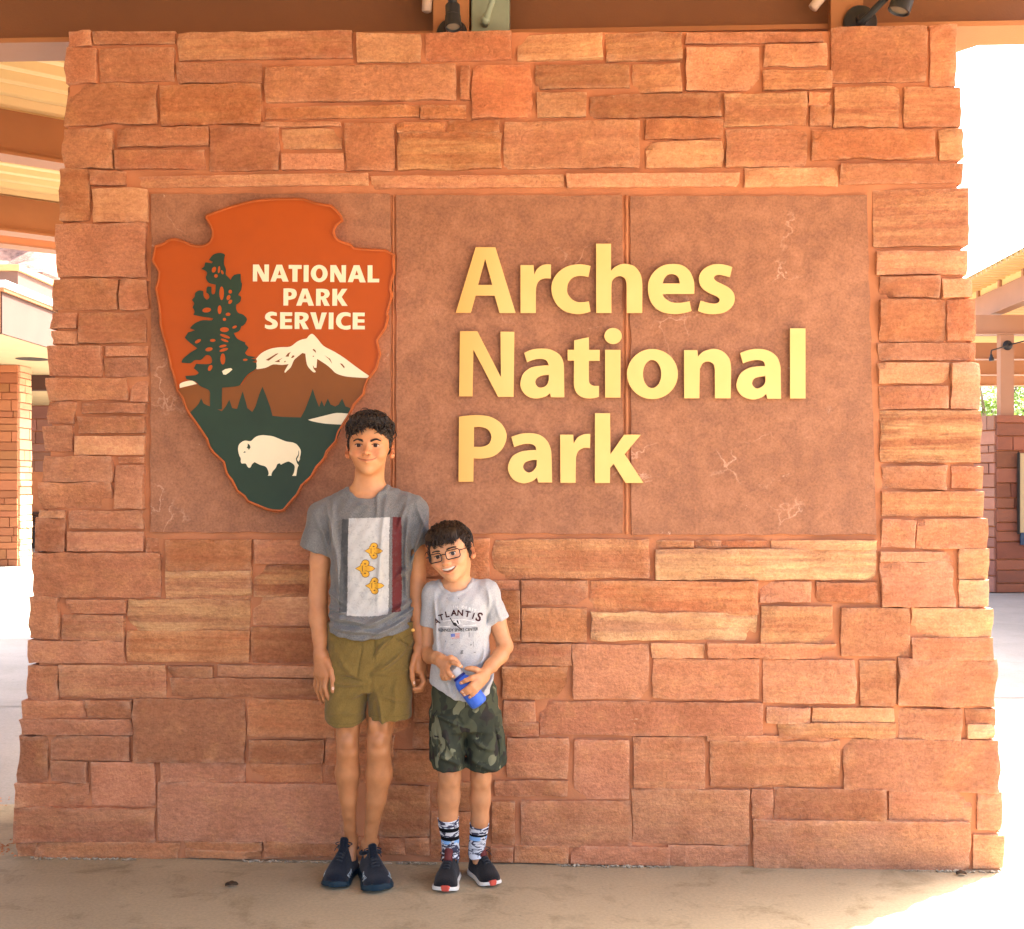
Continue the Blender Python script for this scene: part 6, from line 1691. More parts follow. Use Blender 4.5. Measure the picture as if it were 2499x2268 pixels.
# hollow the openings a little
Fs.cut(cone(P(764,1372,3.995), P(772,1344,3.995), .050, .045), 0.004)
Fs.cut(cone(P(1019,1372,4.005), P(1016,1334,4.005), .042, .036), 0.004)
teeA, VT, QT = net_obj('tshirt', Fs, M['tee_grey'], bodyA, oA, 2)
teeA['label'] = 'dark heather grey T-shirt with a faded flag print'
bvT = bvh_of(VT, QT)
def print_mat(name, col, col2, wear=0.5):
    m, nt, b = new_mat(name); v = coords(nt)
    n = noise_n(nt, v, 55, 6, 0.75); n2 = noise_n(nt, v, 260, 3, 0.7)
    c = mixc(nt, ramp(nt, math_n(nt, 'ADD', math_n(nt, 'MULTIPLY', n, 0.6), math_n(nt, 'MULTIPLY', n2, 0.4)), [(0.36, 1.0), (0.50, 0.0)]), col, col2)
    nt.links.new(c, b.inputs['Base Color']); b.inputs['Roughness'].default_value = 0.85; b.inputs['Specular IOR Level'].default_value = 0.1
    bump_n(nt, b, n2, 0.2, 0.002); return m
M['pr_white'] = print_mat('print_white', (0.47, 0.46, 0.43), (0.33, 0.325, 0.31))
M['pr_dark'] = print_mat('print_dark', (0.070, 0.072, 0.072), (0.12, 0.12, 0.118))
M['pr_red'] = print_mat('print_red', (0.125, 0.028, 0.028), (0.13, 0.06, 0.055))
M['pr_gold'] = print_mat('print_gold', (0.62, 0.33, 0.035), (0.55, 0.28, 0.05))
M['pr_line'] = simple_mat('print_line', (0.13, 0.075, 0.02), 0.85, 0.2, 90)
tee = teeA
DP = 3.885
decal_grid('print_dark_bar', tee, oA, bvT, 832, 1268, 849, 1494, M['pr_dark'], DP, .0015, 2.0, 0.8, 2, -4)
decal_grid('print_panel', tee, oA, bvT, 849, 1266, 949, 1502, M['pr_white'], DP, .0015, 2.2, 0.8, 3, -2, lambda a, b: -3*a + (4-0)*(b > .99)*math.sin(a*3))
decal_grid('print_red_bar', tee, oA, bvT, 956, 1263, 977, 1494, M['pr_red'], DP, .0017, 2.0, 0.7, 4, 0)
def fleur(cx, cy, s):
    big = [[(8,-8),(16,-9),(26,-6),(34,0),(26,6),(16,9),(8,7)], ell(5,-17,11,9.5,14), ell(5,17,11,9.5,14), [(-26,0),(-16,-5),(-9,-9),(0,-9),(10,-4),(10,4),(0,9),(-9,9),(-16,5)], [(-10,-14),(-4,-16),(-2,-6),(-10,-4)], [(-10,14),(-4,16),(-2,6),(-10,4)]]
    def tr(pl, g, e=0):
        mx = sum(p[0] for p in pl)/len(pl); my = sum(p[1] for p in pl)/len(pl)
        out = []
        for x, y in pl:
            dx, dy = x-mx, y-my; l = math.hypot(dx, dy) or 1
            out.append((cx + (x + dx/l*e)*s, cy + (y + dy/l*e)*s))
        return out
    decal('print_fleur_outline', tee, oA, bvT, [tr(p, 1, 2.0) for p in big], M['pr_line'], DP, .0022)
    decal('print_fleur', tee, oA, bvT, [tr(p, 1) for p in big], M['pr_gold'], DP, .0028)
    decal('print_fleur_line', tee, oA, bvT, [tr(p, 1) for p in ([(-6,-9),(-3.5,-9),(-3.5,9),(-6,9)], ell(4,-15,3.5,2.5,10), ell(4,15,3.5,2.5,10))], M['pr_line'], DP, .0034)
fleur(909, 1345, 0.72); fleur(888, 1388, 0.78); fleur(911, 1430, 0.74)

# shorts
Fb = Field(axis([(-0.74,-0.28,0.0036)]), axis([(-0.34,-0.04,0.0036)]), axis([(0.50,0.98,0.0036)]))
Fb.add(etube([st(1515,800,1012,.098,4.0), st(1545,797,1013,.102,4.0), st(1600,797,1011,.108,4.0), st(1650,797,1007,.108,4.0), st(1680,798,1005,.100,4.0)], 2.3), 0.01)
Fb.add(etube([st(1620,797,925,.090,3.995), st(1690,795,902,.092,3.99), st(1740,794,893,.090,3.985), st(1800,794,890,.090,3.985)], 2.3), 0.012)
Fb.add(etube([st(1620,890,1009,.090,3.995), st(1690,898,1006,.092,3.98), st(1740,900,1004,.090,3.975), st(1800,901,1002,.090,3.975)], 2.3), 0.006)
Fb.cut(cone(P(906,1655,3.885), P(896,1790,3.88), .0035, .010, 3.0), 0.010)
lo = np.array((-0.80,-0.34,0.45)); hi = np.array((-0.20,-0.02,1.0))
zz = lambda x, pts, D=3.9: np.interp(x, [P(a,b,D).x for a, b in pts], [P(a,b,D).z for a, b in pts])
Fb.cut(cutfn(lambda X, Y, Z: Z - zz(X, [(790,1766),(812,1778),(860,1778),(893,1762),(896,1760),(930,1761),(1003,1760)]), lo, hi), 0.003)
fB = folds((935,1600,900,1660,5,-.0035), (914,1560,908,1620,3,-.002), (955,1560,915,1605,6,.006), (990,1580,925,1640,6,.005), (915,1690,940,1780,7,.004), (820,1655,885,1665,5,-.004), (818,1665,890,1672,6,.004), (850,1700,885,1700,6,.003), (878,1570,876,1660,2.5,-.0025), (905,1640,1000,1638,6,.003), (935,1705,1000,1708,4,.0025), (800,1740,890,1748,5,.002), (960,1560,1003,1580,3,-.003), (830,1600,860,1650,8,.003), (975,1650,960,1750,9,.003))
Fb.disp(lambda X, Y, Z: np.where(Y < -0.19, 2.6*fB(X, Y, Z), 0) + 0.7*wv(X*1.2, Y, Z*1.2), lo, hi)
Fb.cut(cone(P(846,1790,3.985), P(848,1752,3.985), .060, .052, 1.1), 0.004)
Fb.cut(cone(P(949,1776,3.975), P(945,1740,3.975), .060, .054, 1.1), 0.004)
shA, VS, QS = net_obj('shorts', Fb, M['olive'], bodyA, oA, 2)
shA['label'] = 'olive twill shorts reaching just above the knees'
bvS = bvh_of(VS, QS)
mb = MB()
for line in ([(797,1768),(830,1769),(868,1768),(890,1756)], [(899,1749),(950,1750),(1001,1749)], [(914,1566),(913,1592),(908,1612)], [(958,1556),(938,1580),(916,1600)], [(968,1570),(995,1556),(1003,1560)]):
    pts = []
    for p in bez([Vector((a, b, 0)) for a, b in line], 8):
        w_ = P(p.x, p.y, DP); h = bvS.ray_cast(Vector((w_.x, w_.y - 0.4, w_.z)), Vector((0, 1, 0)))
        if h[0] is not None: pts.append(h[0] - Vector((0, 0.0004, 0)) - oA)
    if len(pts) > 2: mb.tube(pts, 0.0007, 5)
M['seam'] = simple_mat('seam_thread', (0.095, 0.068, 0.016), 0.9, 0.2, 90)
mb.build('seam', M['seam'], shA, True)
mb = MB(); c = P(1008,1538,3.925); mb.lathe(c - oA, (0,-1,0), [(0,.006),(.004,.0062),(.0055,.004)], 14); mb.build('button', M['gold'], shA, True)

# shoes
M['shoe_navy'] = cloth_mat('shoe_mesh_navy', (0.0035, 0.005, 0.009), (0.008, 0.012, 0.021), 300, 0.8)
M['shoe_teal'] = simple_mat('shoe_teal_rubber', (0.007, 0.024, 0.038), 0.55, 0.15, 30)
M['shoe_black'] = cloth_mat('shoe_mesh_black', (0.006, 0.006, 0.007), (0.013, 0.012, 0.013), 300, 0.8)
M['shoe_white'] = simple_mat('shoe_white_foam', (0.66, 0.63, 0.56), 0.6, 0.06, 20)
M['shoe_red'] = simple_mat('shoe_red', (0.52, 0.075, 0.045), 0.55, 0.1, 30)
M['shoe_darkred'] = simple_mat('shoe_dark_red', (0.11, 0.018, 0.016), 0.7, 0.2, 40)
M['stripe'] = simple_mat('shoe_stripe', (0.42, 0.48, 0.50), 0.5, 0.05, 20)
M['lace_b'] = simple_mat('lace_black', (0.028, 0.030, 0.036), 0.85, 0.2, 60)
ma = {'upper': M['shoe_navy'], 'sole': M['shoe_teal'], 'toe': M['shoe_teal'], 'lace': M['lace_b'], 'stripe': M['stripe']}
gp = lambda px, D: (px - 1249.5)/F*D
shoe(bodyA, oA, (gp(860, 4.15), 4.137-4.19), (gp(811, 3.92), 3.905-4.19), ma, {'side': -1, 'toe_from': 10, 'toe_h': 0.024, 'w': 1.22, 'h': 1.12})
shoe(bodyA, oA, (gp(899, 4.12), 4.112-4.19), (gp(928, 3.88), 3.868-4.19), ma, {'side': 1, 'toe_from': 10, 'toe_h': 0.024, 'w': 1.22, 'h': 1.0})

# ================================================================ the younger boy
oB = Vector((P(1133, 2130, 4.02).x, 4.02 - 4.19, 0))
HB = Head((1086.5, 1355), 3.845, 0.945, rad(-14), rad(-14.5), rad(1))
Fd = Field(axis([(-0.32,0.04,0.0032)]), axis([(-0.50,-0.255,0.0028),(-0.255,0.02,0.0042)]), axis([(0.05,0.60,0.006),(0.60,0.80,0.0026),(0.80,1.00,0.006),(1.00,1.25,0.0021)]))
sculpt_head(Fd, HB, True, 1.0, True)
Fd.add(cone(HB.w(0.006,-0.025,-0.05), P(1112,1440,3.955), 0.043, 0.043), 0.018)
for a, b in (((1095,1436),(1062,1448)), ((1128,1434),(1188,1440))): Fd.add(cone(P(*a, 3.96), P(*b, 3.955), 0.028, 0.034), 0.025)
Fd.add(etube([st(1432,1085,1150,.04,3.96), st(1460,1062,1192,.06,3.955), st(1520,1066,1186,.068,3.95), st(1600,1066,1186,.068,3.95), st(1680,1060,1205,.074,3.95), st(1740,1060,1210,.078,3.955)]), 0.025)
chain(Fd, [P(1190,1446,3.955), P(1213,1515,3.955), P(1233,1578,3.945), P(1222,1600,3.90), P(1198,1626,3.855), P(1182,1642,3.828)], [.036,.0300,.0265,.0255,.0225,.0180], 0.010)
chain(Fd, [P(1058,1446,3.96), P(1048,1530,3.97), P(1043,1588,3.965), P(1050,1602,3.93), P(1066,1606,3.875), P(1078,1610,3.842)], [.034,.0285,.0255,.0250,.0215,.0180], 0.010)
# bottle axis, tilted
b0, b1 = P(1163,1708,3.805), P(1117,1647,3.815)
bax = (b1 - b0).normalized(); bR = 0.0305
# his left hand (right in the picture) wraps the bottle from its near side
hand(Fd, [(P(1181,1645,3.822), P(1164,1654,3.786), .0165,.0130), (P(1178,1652,3.822), P(1168,1664,3.784), .0165,.0130), (P(1184,1654,3.824), P(1172,1672,3.788), .0150,.0120)],
     [([P(1163,1650,3.782), P(1150,1655,3.768), P(1137,1661,3.767), P(1125,1667,3.775)], [.0092,.0082,.0076,.0064]),
      ([P(1164,1660,3.778), P(1151,1672,3.763), P(1139,1682,3.763), P(1127,1689,3.770)], [.0094,.0084,.0078,.0066]),
      ([P(1167,1669,3.778), P(1155,1680,3.764), P(1144,1689,3.763), P(1132,1696,3.769)], [.0090,.0080,.0074,.0063]),
      ([P(1171,1676,3.782), P(1162,1687,3.769), P(1154,1695,3.767), P(1146,1702,3.770)], [.0080,.0072,.0066,.0056])],
     ([P(1174,1642,3.818), P(1160,1634,3.806), P(1149,1632,3.803), P(1138,1632,3.802)], [.0120,.0098,.0088,.0070]))
# his right hand (left in the picture) holds the cap
hand(Fd, [(P(1078,1611,3.840), P(1094,1617,3.812), .0165,.0125), (P(1077,1616,3.840), P(1090,1626,3.812), .0160,.0125), (P(1076,1618,3.842), P(1084,1634,3.820), .0150,.0115)],
     [([P(1094,1614,3.808), P(1106,1617,3.787), P(1116,1621,3.783), P(1126,1627,3.787)], [.0088,.0080,.0074,.0062]),
      ([P(1090,1626,3.806), P(1094,1640,3.788), P(1100,1648,3.786), P(1107,1652,3.792)], [.0090,.0082,.0076,.0064]),
      ([P(1085,1632,3.810), P(1086,1648,3.796), P(1091,1655,3.797), P(1098,1657,3.806)], [.0086,.0078,.0072,.0062]),
      ([P(1080,1634,3.818), P(1078,1648,3.808), P(1081,1656,3.810), P(1088,1659,3.818)], [.0078,.0072,.0066,.0056])],
     ([P(1092,1610,3.822), P(1101,1606,3.818), P(1110,1611,3.822), P(1120,1619,3.829)], [.0115,.0096,.0086,.0068]))
chain(Fd, [P(1098,1740,3.965), P(1098,1860,3.950), P(1097,1895,3.940), P(1096,1945,3.955), P(1094,1990,3.965), P(1098,2040,3.995), P(1100,2080,4.015)], [.062,.0420,.0375,.0370,.0330,.0270,.0270], 0.012)
chain(Fd, [P(1176,1740,3.975), P(1174,1860,3.975), P(1173,1900,3.970), P(1172,1950,3.985), P(1171,2000,3.995), P(1166,2045,4.015), P(1163,2075,4.03)], [.062,.0385,.0345,.0345,.0300,.0245,.0245], 0.012)
for x, y, D in ((1097,1890,3.905),(1173,1895,3.938)):
    Fd.add(ellips(P(x,y,D), (.019,.013,.021)), .009); Fd.add(ellips(P(x-9,y+22,D+.010), (.010,.010,.012)), .009); Fd.add(ellips(P(x+9,y+22,D+.010), (.010,.010,.012)), .009)
for x, y, D in ((1083,1945,3.96),(1108,1940,3.96),(1161,1950,3.985),(1184,1945,3.985)): Fd.add(ellips(P(x,y,D), (.014,.020,.042)), .014)
chain(Fd, [P(1100,2080,4.015), P(1099,2120,4.005)], [.024,.018], .01); chain(Fd, [P(1163,2075,4.03), P(1168,2112,4.02)], [.023,.018], .01)
tB = lambda V: head_tint(V, HB, SK_B, True, True, 1.0)
bodyB, VB, QB = net_obj('person', Fd, M['skin'], None, oB, 2, tB)
bodyB.location = oB
tag(bodyB, 'younger boy with glasses in a light grey T-shirt and camouflage shorts holding a bottle', 'person')
bvB = bvh_of(VB, QB)
face_parts(HB, bodyB, bvB, M['hair_b'], True, True, oB)
make_hair(HB, bodyB, oB, M['hair_b'], 'straight', 8)

nails(bodyB, oB, [(1127,1667,3.77,.0036,.0048,1.1), (1129,1688,3.77,.0036,.0048,.8), (1134,1695,3.77,.0034,.0045,.8), (1148,1700,3.77,.003,.004,.7), (1124,1626,3.78,.0034,.0045,-1.0), (1105,1651,3.78,.0034,.0045,-.8)])
# glasses
M['frame'] = simple_mat('glasses_frame', (0.010, 0.009, 0.012), 0.3, 0.1, 30)
def lens_mat():
    m, nt, b = new_mat('glasses_lens')
    gl = nt.nodes.new('ShaderNodeBsdfGlossy'); gl.inputs['Roughness'].default_value = 0.06
    tr = nt.nodes.new('ShaderNodeBsdfTransparent'); ms = nt.nodes.new('ShaderNodeMixShader')
    ms.inputs[0].default_value = 0.055
    nt.links.new(tr.outputs[0], ms.inputs[1]); nt.links.new(gl.outputs[0], ms.inputs[2]); nt.links.new(ms.outputs[0], nt.nodes['Material Output'].inputs['Surface'])
    return m
M['glass'] = lens_mat()
gb = Vector(HB.w(0, 0.098, 0.0)); gl_o = None
def rr(cx, sx, w, h, n=6, y=0.097, wrap=3.2):
    pts = []
    r = min(w, h)*0.55
    for (qx, qz, a0) in ((1,1,0),(-1,1,90),(-1,-1,180),(1,-1,270)):
        for i in range(n):
            a = rad(a0 + 90*i/(n-1)); x = cx + qx*(w - r) + r*math.cos(a); z = qz*(h - r) + r*math.sin(a)*(1.0) - 0.0015
            pts.append(HB.w(x, y - wrap*x*x, z))
    return pts
mb = MB(); mg = []
for sx in (-1, 1):
    pts = rr(sx*0.0335, sx, 0.0245, 0.0150)
    mb.tube([p - oB for p in pts + [pts[0], pts[1]]], 0.0017, 8, False)
    mg.append(pts)
    hx = sx*0.058
    mb.tube([p - oB for p in bez([HB.w(hx, 0.0862, 0.006), HB.w(sx*0.068, 0.080, 0.006), HB.w(sx*0.0735, 0.060, 0.005), HB.w(sx*0.0765, 0.0, 0.004), HB.w(sx*0.0765, -0.012, -0.006)], 5)], 0.0017, 8)
mb.tube([p - oB for p in bez([HB.w(-0.0095, 0.0968, 0.003), HB.w(0, 0.0995, 0.0055), HB.w(0.0095, 0.0968, 0.003)], 5)], 0.0018, 8)
gf = mb.build('glasses', M['frame'], bodyB, True)
for pts in mg:
    V = [p - oB for p in pts]; mesh_obj('lens', V, [tuple(range(len(V)))[::-1]], M['glass'], gf)

# shirt
Fs = Field(axis([(-0.32,0.04,0.0030)]), axis([(-0.42,-0.10,0.0032)]), axis([(0.60,1.09,0.0030)]))
lo = np.array((-0.35,-0.45,0.55)); hi = np.array((0.06,-0.05,1.12))
Fs.add(etube([st(1428,1084,1150,.048,3.96), st(1455,1058,1196,.076,3.955), st(1510,1059,1193,.090,3.95), st(1580,1057,1194,.092,3.945), st(1630,1052,1200,.094,3.945), st(1665,1047,1218,.098,3.945), st(1720,1047,1222,.098,3.945)], 2.3), 0.01)
for a, b in (((1095,1438),(1064,1450)), ((1128,1436),(1186,1446))): Fs.add(cone(P(*a, 3.96), P(*b, 3.955), 0.033, 0.042), 0.025)
Fs.add(cone(P(1188,1448,3.955), P(1222,1528,3.955), .041, .0365), 0.022)
Fs.add(cone(P(1060,1450,3.96), P(1047,1545,3.968), .040, .0355), 0.022)
sl_ = cutfn(lambda X, Y, Z: np.maximum(Z - zs(X, [(1190,1534),(1198,1531),(1241,1510),(1260,1500)]), P(1196.5,1,3.9).x - X), (P(1196,1,3.9).x,-0.45,0.6), (0.06,-0.05,1.0))
Fs.cut(sl_, 0.003)
Fs.cut(cutfn(lambda X, Y, Z: np.maximum(Z - zs(X, [(1030,1532),(1060,1537)]), X - P(1058,1,3.93).x), (-0.35,-0.45,0.84), (P(1059,1,3.93).x,-0.05,1.0)), 0.003)
Fs.cut(cutfn(lambda X, Y, Z: np.maximum(Z - P(1,1537,3.93).z, X - P(1050.5,1,3.93).x), (-0.35,-0.45,0.80), (P(1052,1,3.93).x,-0.05,0.90)), 0.003)
Fs.cut(cutfn(lambda X, Y, Z: Z - zs(X, [(1040,1664),(1070,1680),(1105,1698),(1130,1707),(1160,1704),(1190,1694),(1216,1682),(1225,1676)]), (-0.35,-0.45,0.55), (0.06,-0.05,0.80)), 0.003)
ec = P(1112,1409,3.955); eR = (.0505,.085,.0625)
Fs.disp(lambda X, Y, Z: np.where(np.abs(ellips(ec, eR)[0](X,Y,Z) - 0.006) < 0.0068, -0.0036, 0), (ec.x-.1, -0.45, ec.z-.1), (ec.x+.1, -0.05, ec.z+.1))
Fs.cut(ellips(ec, eR), 0.002)
fC = folds((1192,1470,1190,1530,6,-.003), (1185,1440,1196,1490,5,.004), (1064,1460,1060,1560,5,.004), (1070,1600,1100,1690,7,.005), (1205,1640,1180,1700,7,.006), (1190,1560,1165,1640,7,.004), (1060,1560,1075,1640,7,.004), (1110,1660,1120,1700,6,.004), (1213,1460,1224,1520,6,.003), (1150,1620,1185,1600,6,.004), (1075,1640,1095,1660,5,.004))
Fs.disp(lambda X, Y, Z: np.where(Y < -0.22, 2.6*fC(X, Y, Z), 0) + 0.8*wv(X*1.2, Y, Z*1.2), lo, hi)
Fs.cut(cone(P(1222,1540,3.95), P(1216,1512,3.95), .0290, .0265), 0.003)
Fs.cut(cone(P(1046,1552,3.968), P(1048,1522,3.968), .0285, .0265), 0.003)
teeB, VT, QT = net_obj('tshirt', Fs, M['tee_light'], bodyB, oB, 2)
teeB['label'] = 'pale grey T-shirt with dark arched lettering and small stains'
bvT = bvh_of(VT, QT)
M['pr_maroon'] = print_mat('print_maroon', (0.040, 0.010, 0.012), (0.07, 0.03, 0.03))
M['pr_black'] = print_mat('print_black', (0.022, 0.020, 0.022), (0.06, 0.06, 0.06))
M['pr_pale'] = print_mat('print_pale', (0.70, 0.69, 0.66), (0.52, 0.52, 0.51))
M['pr_blue'] = print_mat('print_blue', (0.13, 0.17, 0.42), (0.25, 0.27, 0.4))
M['pr_pink'] = print_mat('print_pink', (0.58, 0.22, 0.19), (0.5, 0.38, 0.36))
def text_decal(name, txt, cx, cy, size, rot, mat, D, bold=0.0, sx=1.0, lift=.0016):
    V, T = text_polys(txt, 1.0, bold)
    if not V: return
    x0 = min(v.x for v in V); x1 = max(v.x for v in V); y0 = min(v.y for v in V); y1 = max(v.y for v in V)
    k = size/(y1 - y0); c, s = math.cos(rot), math.sin(rot)
    mb = MB(); pts = []
    for v in V:
        a, b = (v.x - (x0+x1)/2)*k*sx, (v.y - (y0+y1)/2)*k
        p = P(cx + a*c - b*s, cy - (a*s + b*c), D)
        h = bvT.ray_cast(Vector((p.x, p.y - 0.4, p.z)), Vector((0, 1, 0)))
        if h[0] is None: return
        pts.append(h[0] + Vector((0, -lift, 0)) - oB)
    mb.add(pts, T); mb.build(name, mat, teeB)
DQ = 3.86
for ch, x, y, sz, r in (('A',1064.5,1519,15,24),('T',1076,1508.5,14.5,19),('L',1091,1500.5,14.5,11),('A',1107.5,1496.5,14.5,3),('N',1123,1496.5,14.5,-4),('T',1141,1499.5,14.5,-13),('I',1155,1504.5,14.5,-19),('S',1169,1507.5,22,-25)):
    text_decal('print_letter', ch, x, y, sz, rad(r), M['pr_maroon'], DQ, 0.028, 1.05)
text_decal('print_line_of_text', 'KENNEDY SPACE CENTER', 1118, 1537.5, 7.6, rad(2.2), M['pr_black'], DQ, 0.012, 0.80)
for ch, x, y, r in (('I',1107,1483,6),('N',1114,1482.5,3),('O',1130,1483,-6),('R',1138,1484.5,-9),('B',1146,1487,-13),('I',1153,1489.5,-16),('T',1159,1492,-18)):
    text_decal('print_letter', ch, x, y, 7, rad(r), M['pr_pale'], DQ, 0.03)
dk = lambda nm, polys, m, l=.0016: decal(nm, teeB, oB, bvT, polys, m, DQ, l)
zq = lambda pts: [(980 + a/5.23, 1250 + b/5.23) for a, b in pts]
dk('print_probe', [zq([(612,1352),(625,1352),(668,1420),(655,1425)]), zq([(700,1452),(712,1445),(775,1500),(765,1508)]), zq(ell(682,1432,30,20,12,.6))], M['pr_black'], .0020)
dk('print_craft', [zq([(665,1400),(700,1370),(745,1385),(755,1420),(720,1440),(690,1430)])], M['pr_pale'], .0014)
dk('print_craft_mark', [zq([(700,1385),(718,1380),(735,1425),(720,1428)])], M['pr_black'], .0020)
dk('print_arc', [zq([(530 + 400*t, 1410 - 42*math.sin(math.pi*(0.1+0.8*t))) for t in [k/12 for k in range(13)]] + [(530 + 400*t, 1418 - 42*math.sin(math.pi*(0.1+0.8*t))) for t in [k/12 for k in range(12,-1,-1)]])], M['pr_pale'])
dk('print_rule', [zq([(480,1462),(620,1458),(620,1468),(480,1473)]), zq([(780,1448),(955,1440),(955,1450),(780,1458)])], M['pr_pale'])
dk('print_flag_field', [zq([(628,1555),(680,1550),(684,1588),(632,1594)])], M['pr_blue'])
dk('print_flag_stripe', [zq([(685,1548 + k*18),(740,1543 + k*18),(742,1552 + k*18),(687,1557 + k*18)]) for k in range(4)] + [zq([(640,1606),(690,1600),(692,1609),(642,1615)])], M['pr_pink'])
M['stain'] = simple_mat('wet_stain', (0.17, 0.17, 0.165), 0.8, 0.2, 90)
rs = random.Random(4)
for (a, b, w, h) in ((575,1110,6,9),(725,1110,6,9),(640,1195,5,7),(862,1570,5,40),(915,1680,4,45),(885,1695,14,10),(770,1770,22,12),(768,1795,20,14),(645,1690,8,7),(935,1790,12,10),(560,1650,5,8),(740,1665,6,5)):
    dk('stain', [zq([(a + w*math.cos(t)*rs.uniform(.6,1.2), b + h*math.sin(t)*rs.uniform(.6,1.2)) for t in [k*math.pi/5 for k in range(10)]])], M['stain'], .0010)

# shorts
Fb = Field(axis([(-0.31,0.02,0.0032)]), axis([(-0.40,-0.08,0.0034)]), axis([(0.36,0.76,0.0034)]))
Fb.add(etube([st(1660,1055,1206,.080,3.955), st(1700,1052,1214,.088,3.955), st(1750,1051,1220,.092,3.955), st(1775,1051,1221,.086,3.955)], 2.3), 0.01)
Fb.add(etube([st(1740,1051,1140,.082,3.955), st(1800,1051,1135,.082,3.95), st(1840,1053,1134,.082,3.948), st(1900,1056,1133,.080,3.948)], 2.3), 0.018)
Fb.add(etube([st(1740,1132,1221,.082,3.965), st(1800,1138,1228,.082,3.965), st(1840,1139,1234,.084,3.965), st(1900,1140,1240,.084,3.968)], 2.3), 0.018)
lo = np.array((-0.36,-0.45,0.30)); hi = np.array((0.06,-0.05,0.80))
Fb.cut(cutfn(lambda X, Y, Z: Z - zz(X, [(1050,1879),(1070,1885),(1115,1885),(1135,1881),(1140,1884),(1180,1890),(1215,1884),(1242,1873)], 3.88), lo, hi), 0.003)
# cargo pockets stand a little proud
for a, b, D, r in (((1219,1785),(1226,1850),3.945,.016), ((1058,1790),(1058,1850),3.945,.014)): Fb.add(cone(P(*a, D), P(*b, D), r, r, 2.4), 0.006)
fD = folds((1134,1766,1120,1740,4,-.003), (1140,1760,1200,1700,8,.004), (1060,1745,1125,1762,6,.005), (1070,1830,1125,1870,8,.004), (1150,1800,1210,1830,8,.004), (1080,1770,1120,1850,9,.004), (1150,1850,1220,1880,7,.004), (1209,1775,1213,1860,3,-.003), (1206,1776,1232,1770,3,-.002), (1065,1778,1070,1860,3,-.003))
Fb.disp(lambda X, Y, Z: np.where(Y < -0.22, 2.4*fD(X, Y, Z), 0) + 0.7*wv(X*1.3, Y, Z*1.3), lo, hi)
Fb.cut(cone(P(1096,1896,3.95), P(1096,1866,3.95), .048, .044, 1.2), 0.004)
Fb.cut(cone(P(1188,1898,3.968), P(1186,1868,3.968), .050, .046, 1.2), 0.004)
shB, _, _ = net_obj('shorts', Fb, M['camo'], bodyB, oB, 2)
shB['label'] = 'green and grey camouflage cargo shorts'

# socks: white, black and pale blue bands with an abstract dark zigzag
def sock_mat(blacks, blue):
    m, nt, b = new_mat('patterned_sock'); tc = nt.nodes.new('ShaderNodeTexCoord'); sp = nt.nodes.new('ShaderNodeSeparateXYZ')
    nt.links.new(tc.outputs['Object'], sp.inputs[0]); z = sp.outputs['Z']
    n = noise_n(nt, coords(nt, (0.8, 0.8, 2.2)), 27, 2, 0.5, 2.0)
    c = mixc(nt, ramp(nt, n, [(0.50, 0.0), (0.53, 1.0)]), (0.62, 0.63, 0.66), (0.055, 0.055, 0.085))
    def band(lo, hi):
        return math_n(nt, 'MULTIPLY', math_n(nt, 'GREATER_THAN', z, lo), math_n(nt, 'LESS_THAN', z, hi))
    for lo, hi in blacks: c = mixc(nt, band(lo, hi), c, (0.006, 0.006, 0.008))
    nb = noise_n(nt, coords(nt, (1,1,1)), 24, 2)
    c = mixc(nt, math_n(nt, 'MULTIPLY', band(*blue), ramp(nt, nb, [(0.42, 0.0), (0.46, 1.0)])), c, (0.22, 0.42, 0.72))
    nt.links.new(c, b.inputs['Base Color']); b.inputs['Roughness'].default_value = 0.95; b.inputs['Specular IOR Level'].default_value = 0.1
    bump_n(nt, b, noise_n(nt, coords(nt), 180, 2), 0.3, 0.002); return m
M['sock_l'] = sock_mat(((0.182, 0.197), (0.147, 0.162)), (0.133, 0.147)); M['sock_r'] = sock_mat(((0.156, 0.164),), (0.141, 0.156))
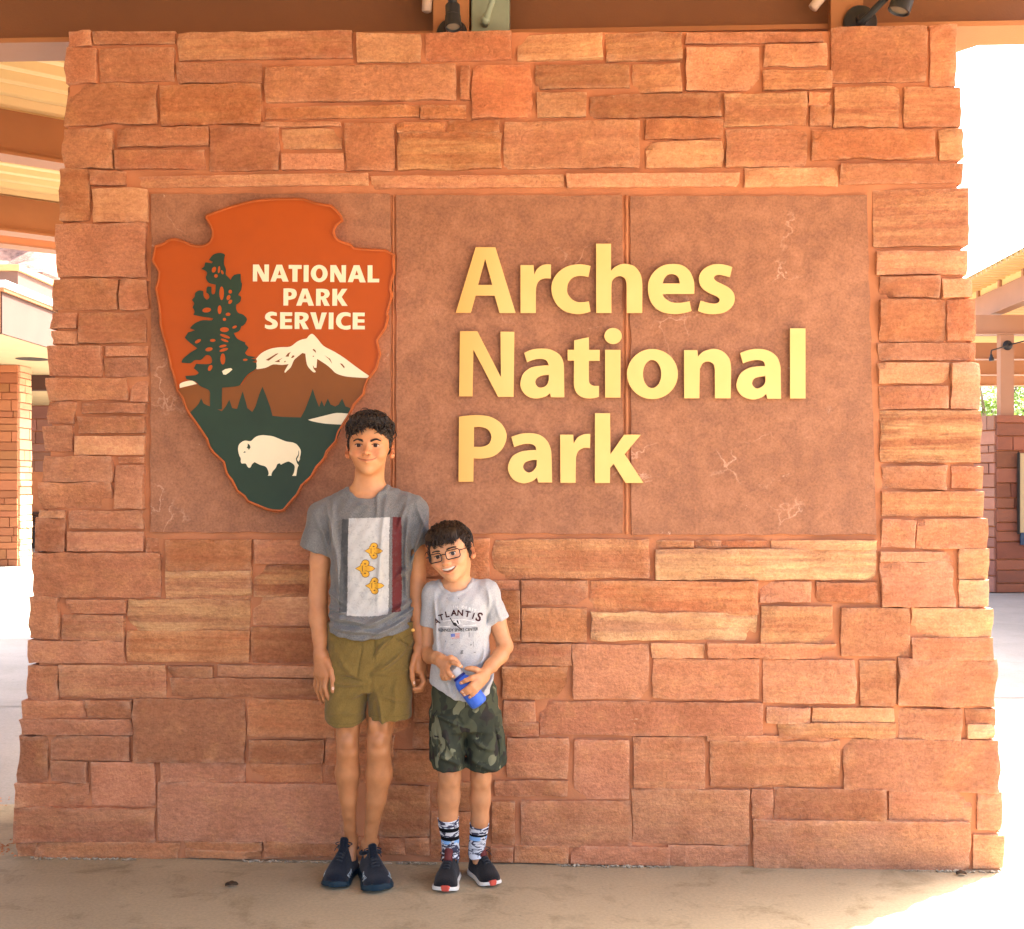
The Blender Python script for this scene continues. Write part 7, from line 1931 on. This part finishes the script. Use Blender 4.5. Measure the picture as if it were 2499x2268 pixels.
for sk, pts, rs_ in (('sock_l', [P(1094,1996,3.966), P(1095,2012,3.972), P(1098,2042,3.996), P(1100,2080,4.015), P(1098,2102,4.0)], [.0365,.0357,.0315,.0312,.0300]),
                 ('sock_r', [P(1170,2011,3.999), P(1169,2025,4.006), P(1166,2048,4.016), P(1163,2076,4.030), P(1165,2096,4.026)], [.0335,.0325,.0295,.0292,.0285])):
    mb = MB(); full = bez(pts, 5); rr_ = [float(np.interp(i/(len(full)-1)*(len(rs_)-1), range(len(rs_)), rs_)) for i in range(len(full))]
    rr_[0] -= 0.0035; full[0] = full[0]; full.insert(1, full[0].lerp(full[1], .12)); rr_.insert(1, rr_[0] + 0.0045)
    mb.tube([p - oB for p in full], rr_, 26, False); mb.build('sock', M[sk], bodyB, True)
mk = {'upper': M['shoe_black'], 'sole': M['shoe_white'], 'toe': M['shoe_red'], 'lace': M['lace_b'], 'collar': M['shoe_darkred']}
shoe(bodyB, oB, (gp(1104, 4.07), 4.060-4.19), (gp(1083, 3.88), 3.868-4.19), mk, {'side': -1, 'toe_from': 12, 'toe_h': 0.034, 'toe_w': 0.62, 'w': 1.35, 'h': 0.98})
shoe(bodyB, oB, (gp(1154, 4.09), 4.095-4.19), (gp(1207, 3.95), 3.928-4.19), mk, {'side': 1, 'toe_from': 12, 'toe_h': 0.034, 'toe_w': 0.62, 'w': 1.30, 'h': 0.98})

# ---------------------------------------------------------------- the water bottle
M['bottle'] = simple_mat('bottle_blue_sleeve', (0.040, 0.125, 0.56), 0.5, 0.06, 30, 0.1, 200, 0.35)
M['bottle_dark'] = simple_mat('bottle_navy_ring', (0.012, 0.018, 0.16), 0.4, 0.06, 30)
M['cap'] = simple_mat('bottle_cap_grey', (0.50, 0.49, 0.48), 0.35, 0.12, 40)
bb = empty('water_bottle', b0, 'blue water bottle with a grey cap held tilted in both hands', 'bottle')
L = (b1 - b0).length
mb = MB(); R = bR
mb.lathe(-bax*0.022, bax, [(0, R*0.4), (0.002, R*0.72), (0.007, R*0.93), (0.014, R), (L*0.5, R*1.0), (L*0.86, R*0.99), (L*0.98, R*0.90), (L*1.06, R*0.72), (L*1.10, R*0.62)], 40); mb.build('bottle_body', M['bottle'], bb, True, rad(50))
mb = MB(); mb.lathe(bax*(L*1.10 - 0.024), bax, [(0, R*0.60), (0.001, R*0.72), (0.008, R*0.72), (0.009, R*0.6)], 36); mb.build('neck_ring', M['bottle_dark'], bb, True, rad(40))
mb = MB(); mb.lathe(bax*(L*1.10 - 0.015), bax, [(0, R*0.55), (0.001, R*0.62), (0.018, R*0.60), (0.026, R*0.54), (0.029, R*0.30), (0.030, R*0.05)], 36); mb.build('cap', M['cap'], bb, True, rad(40))
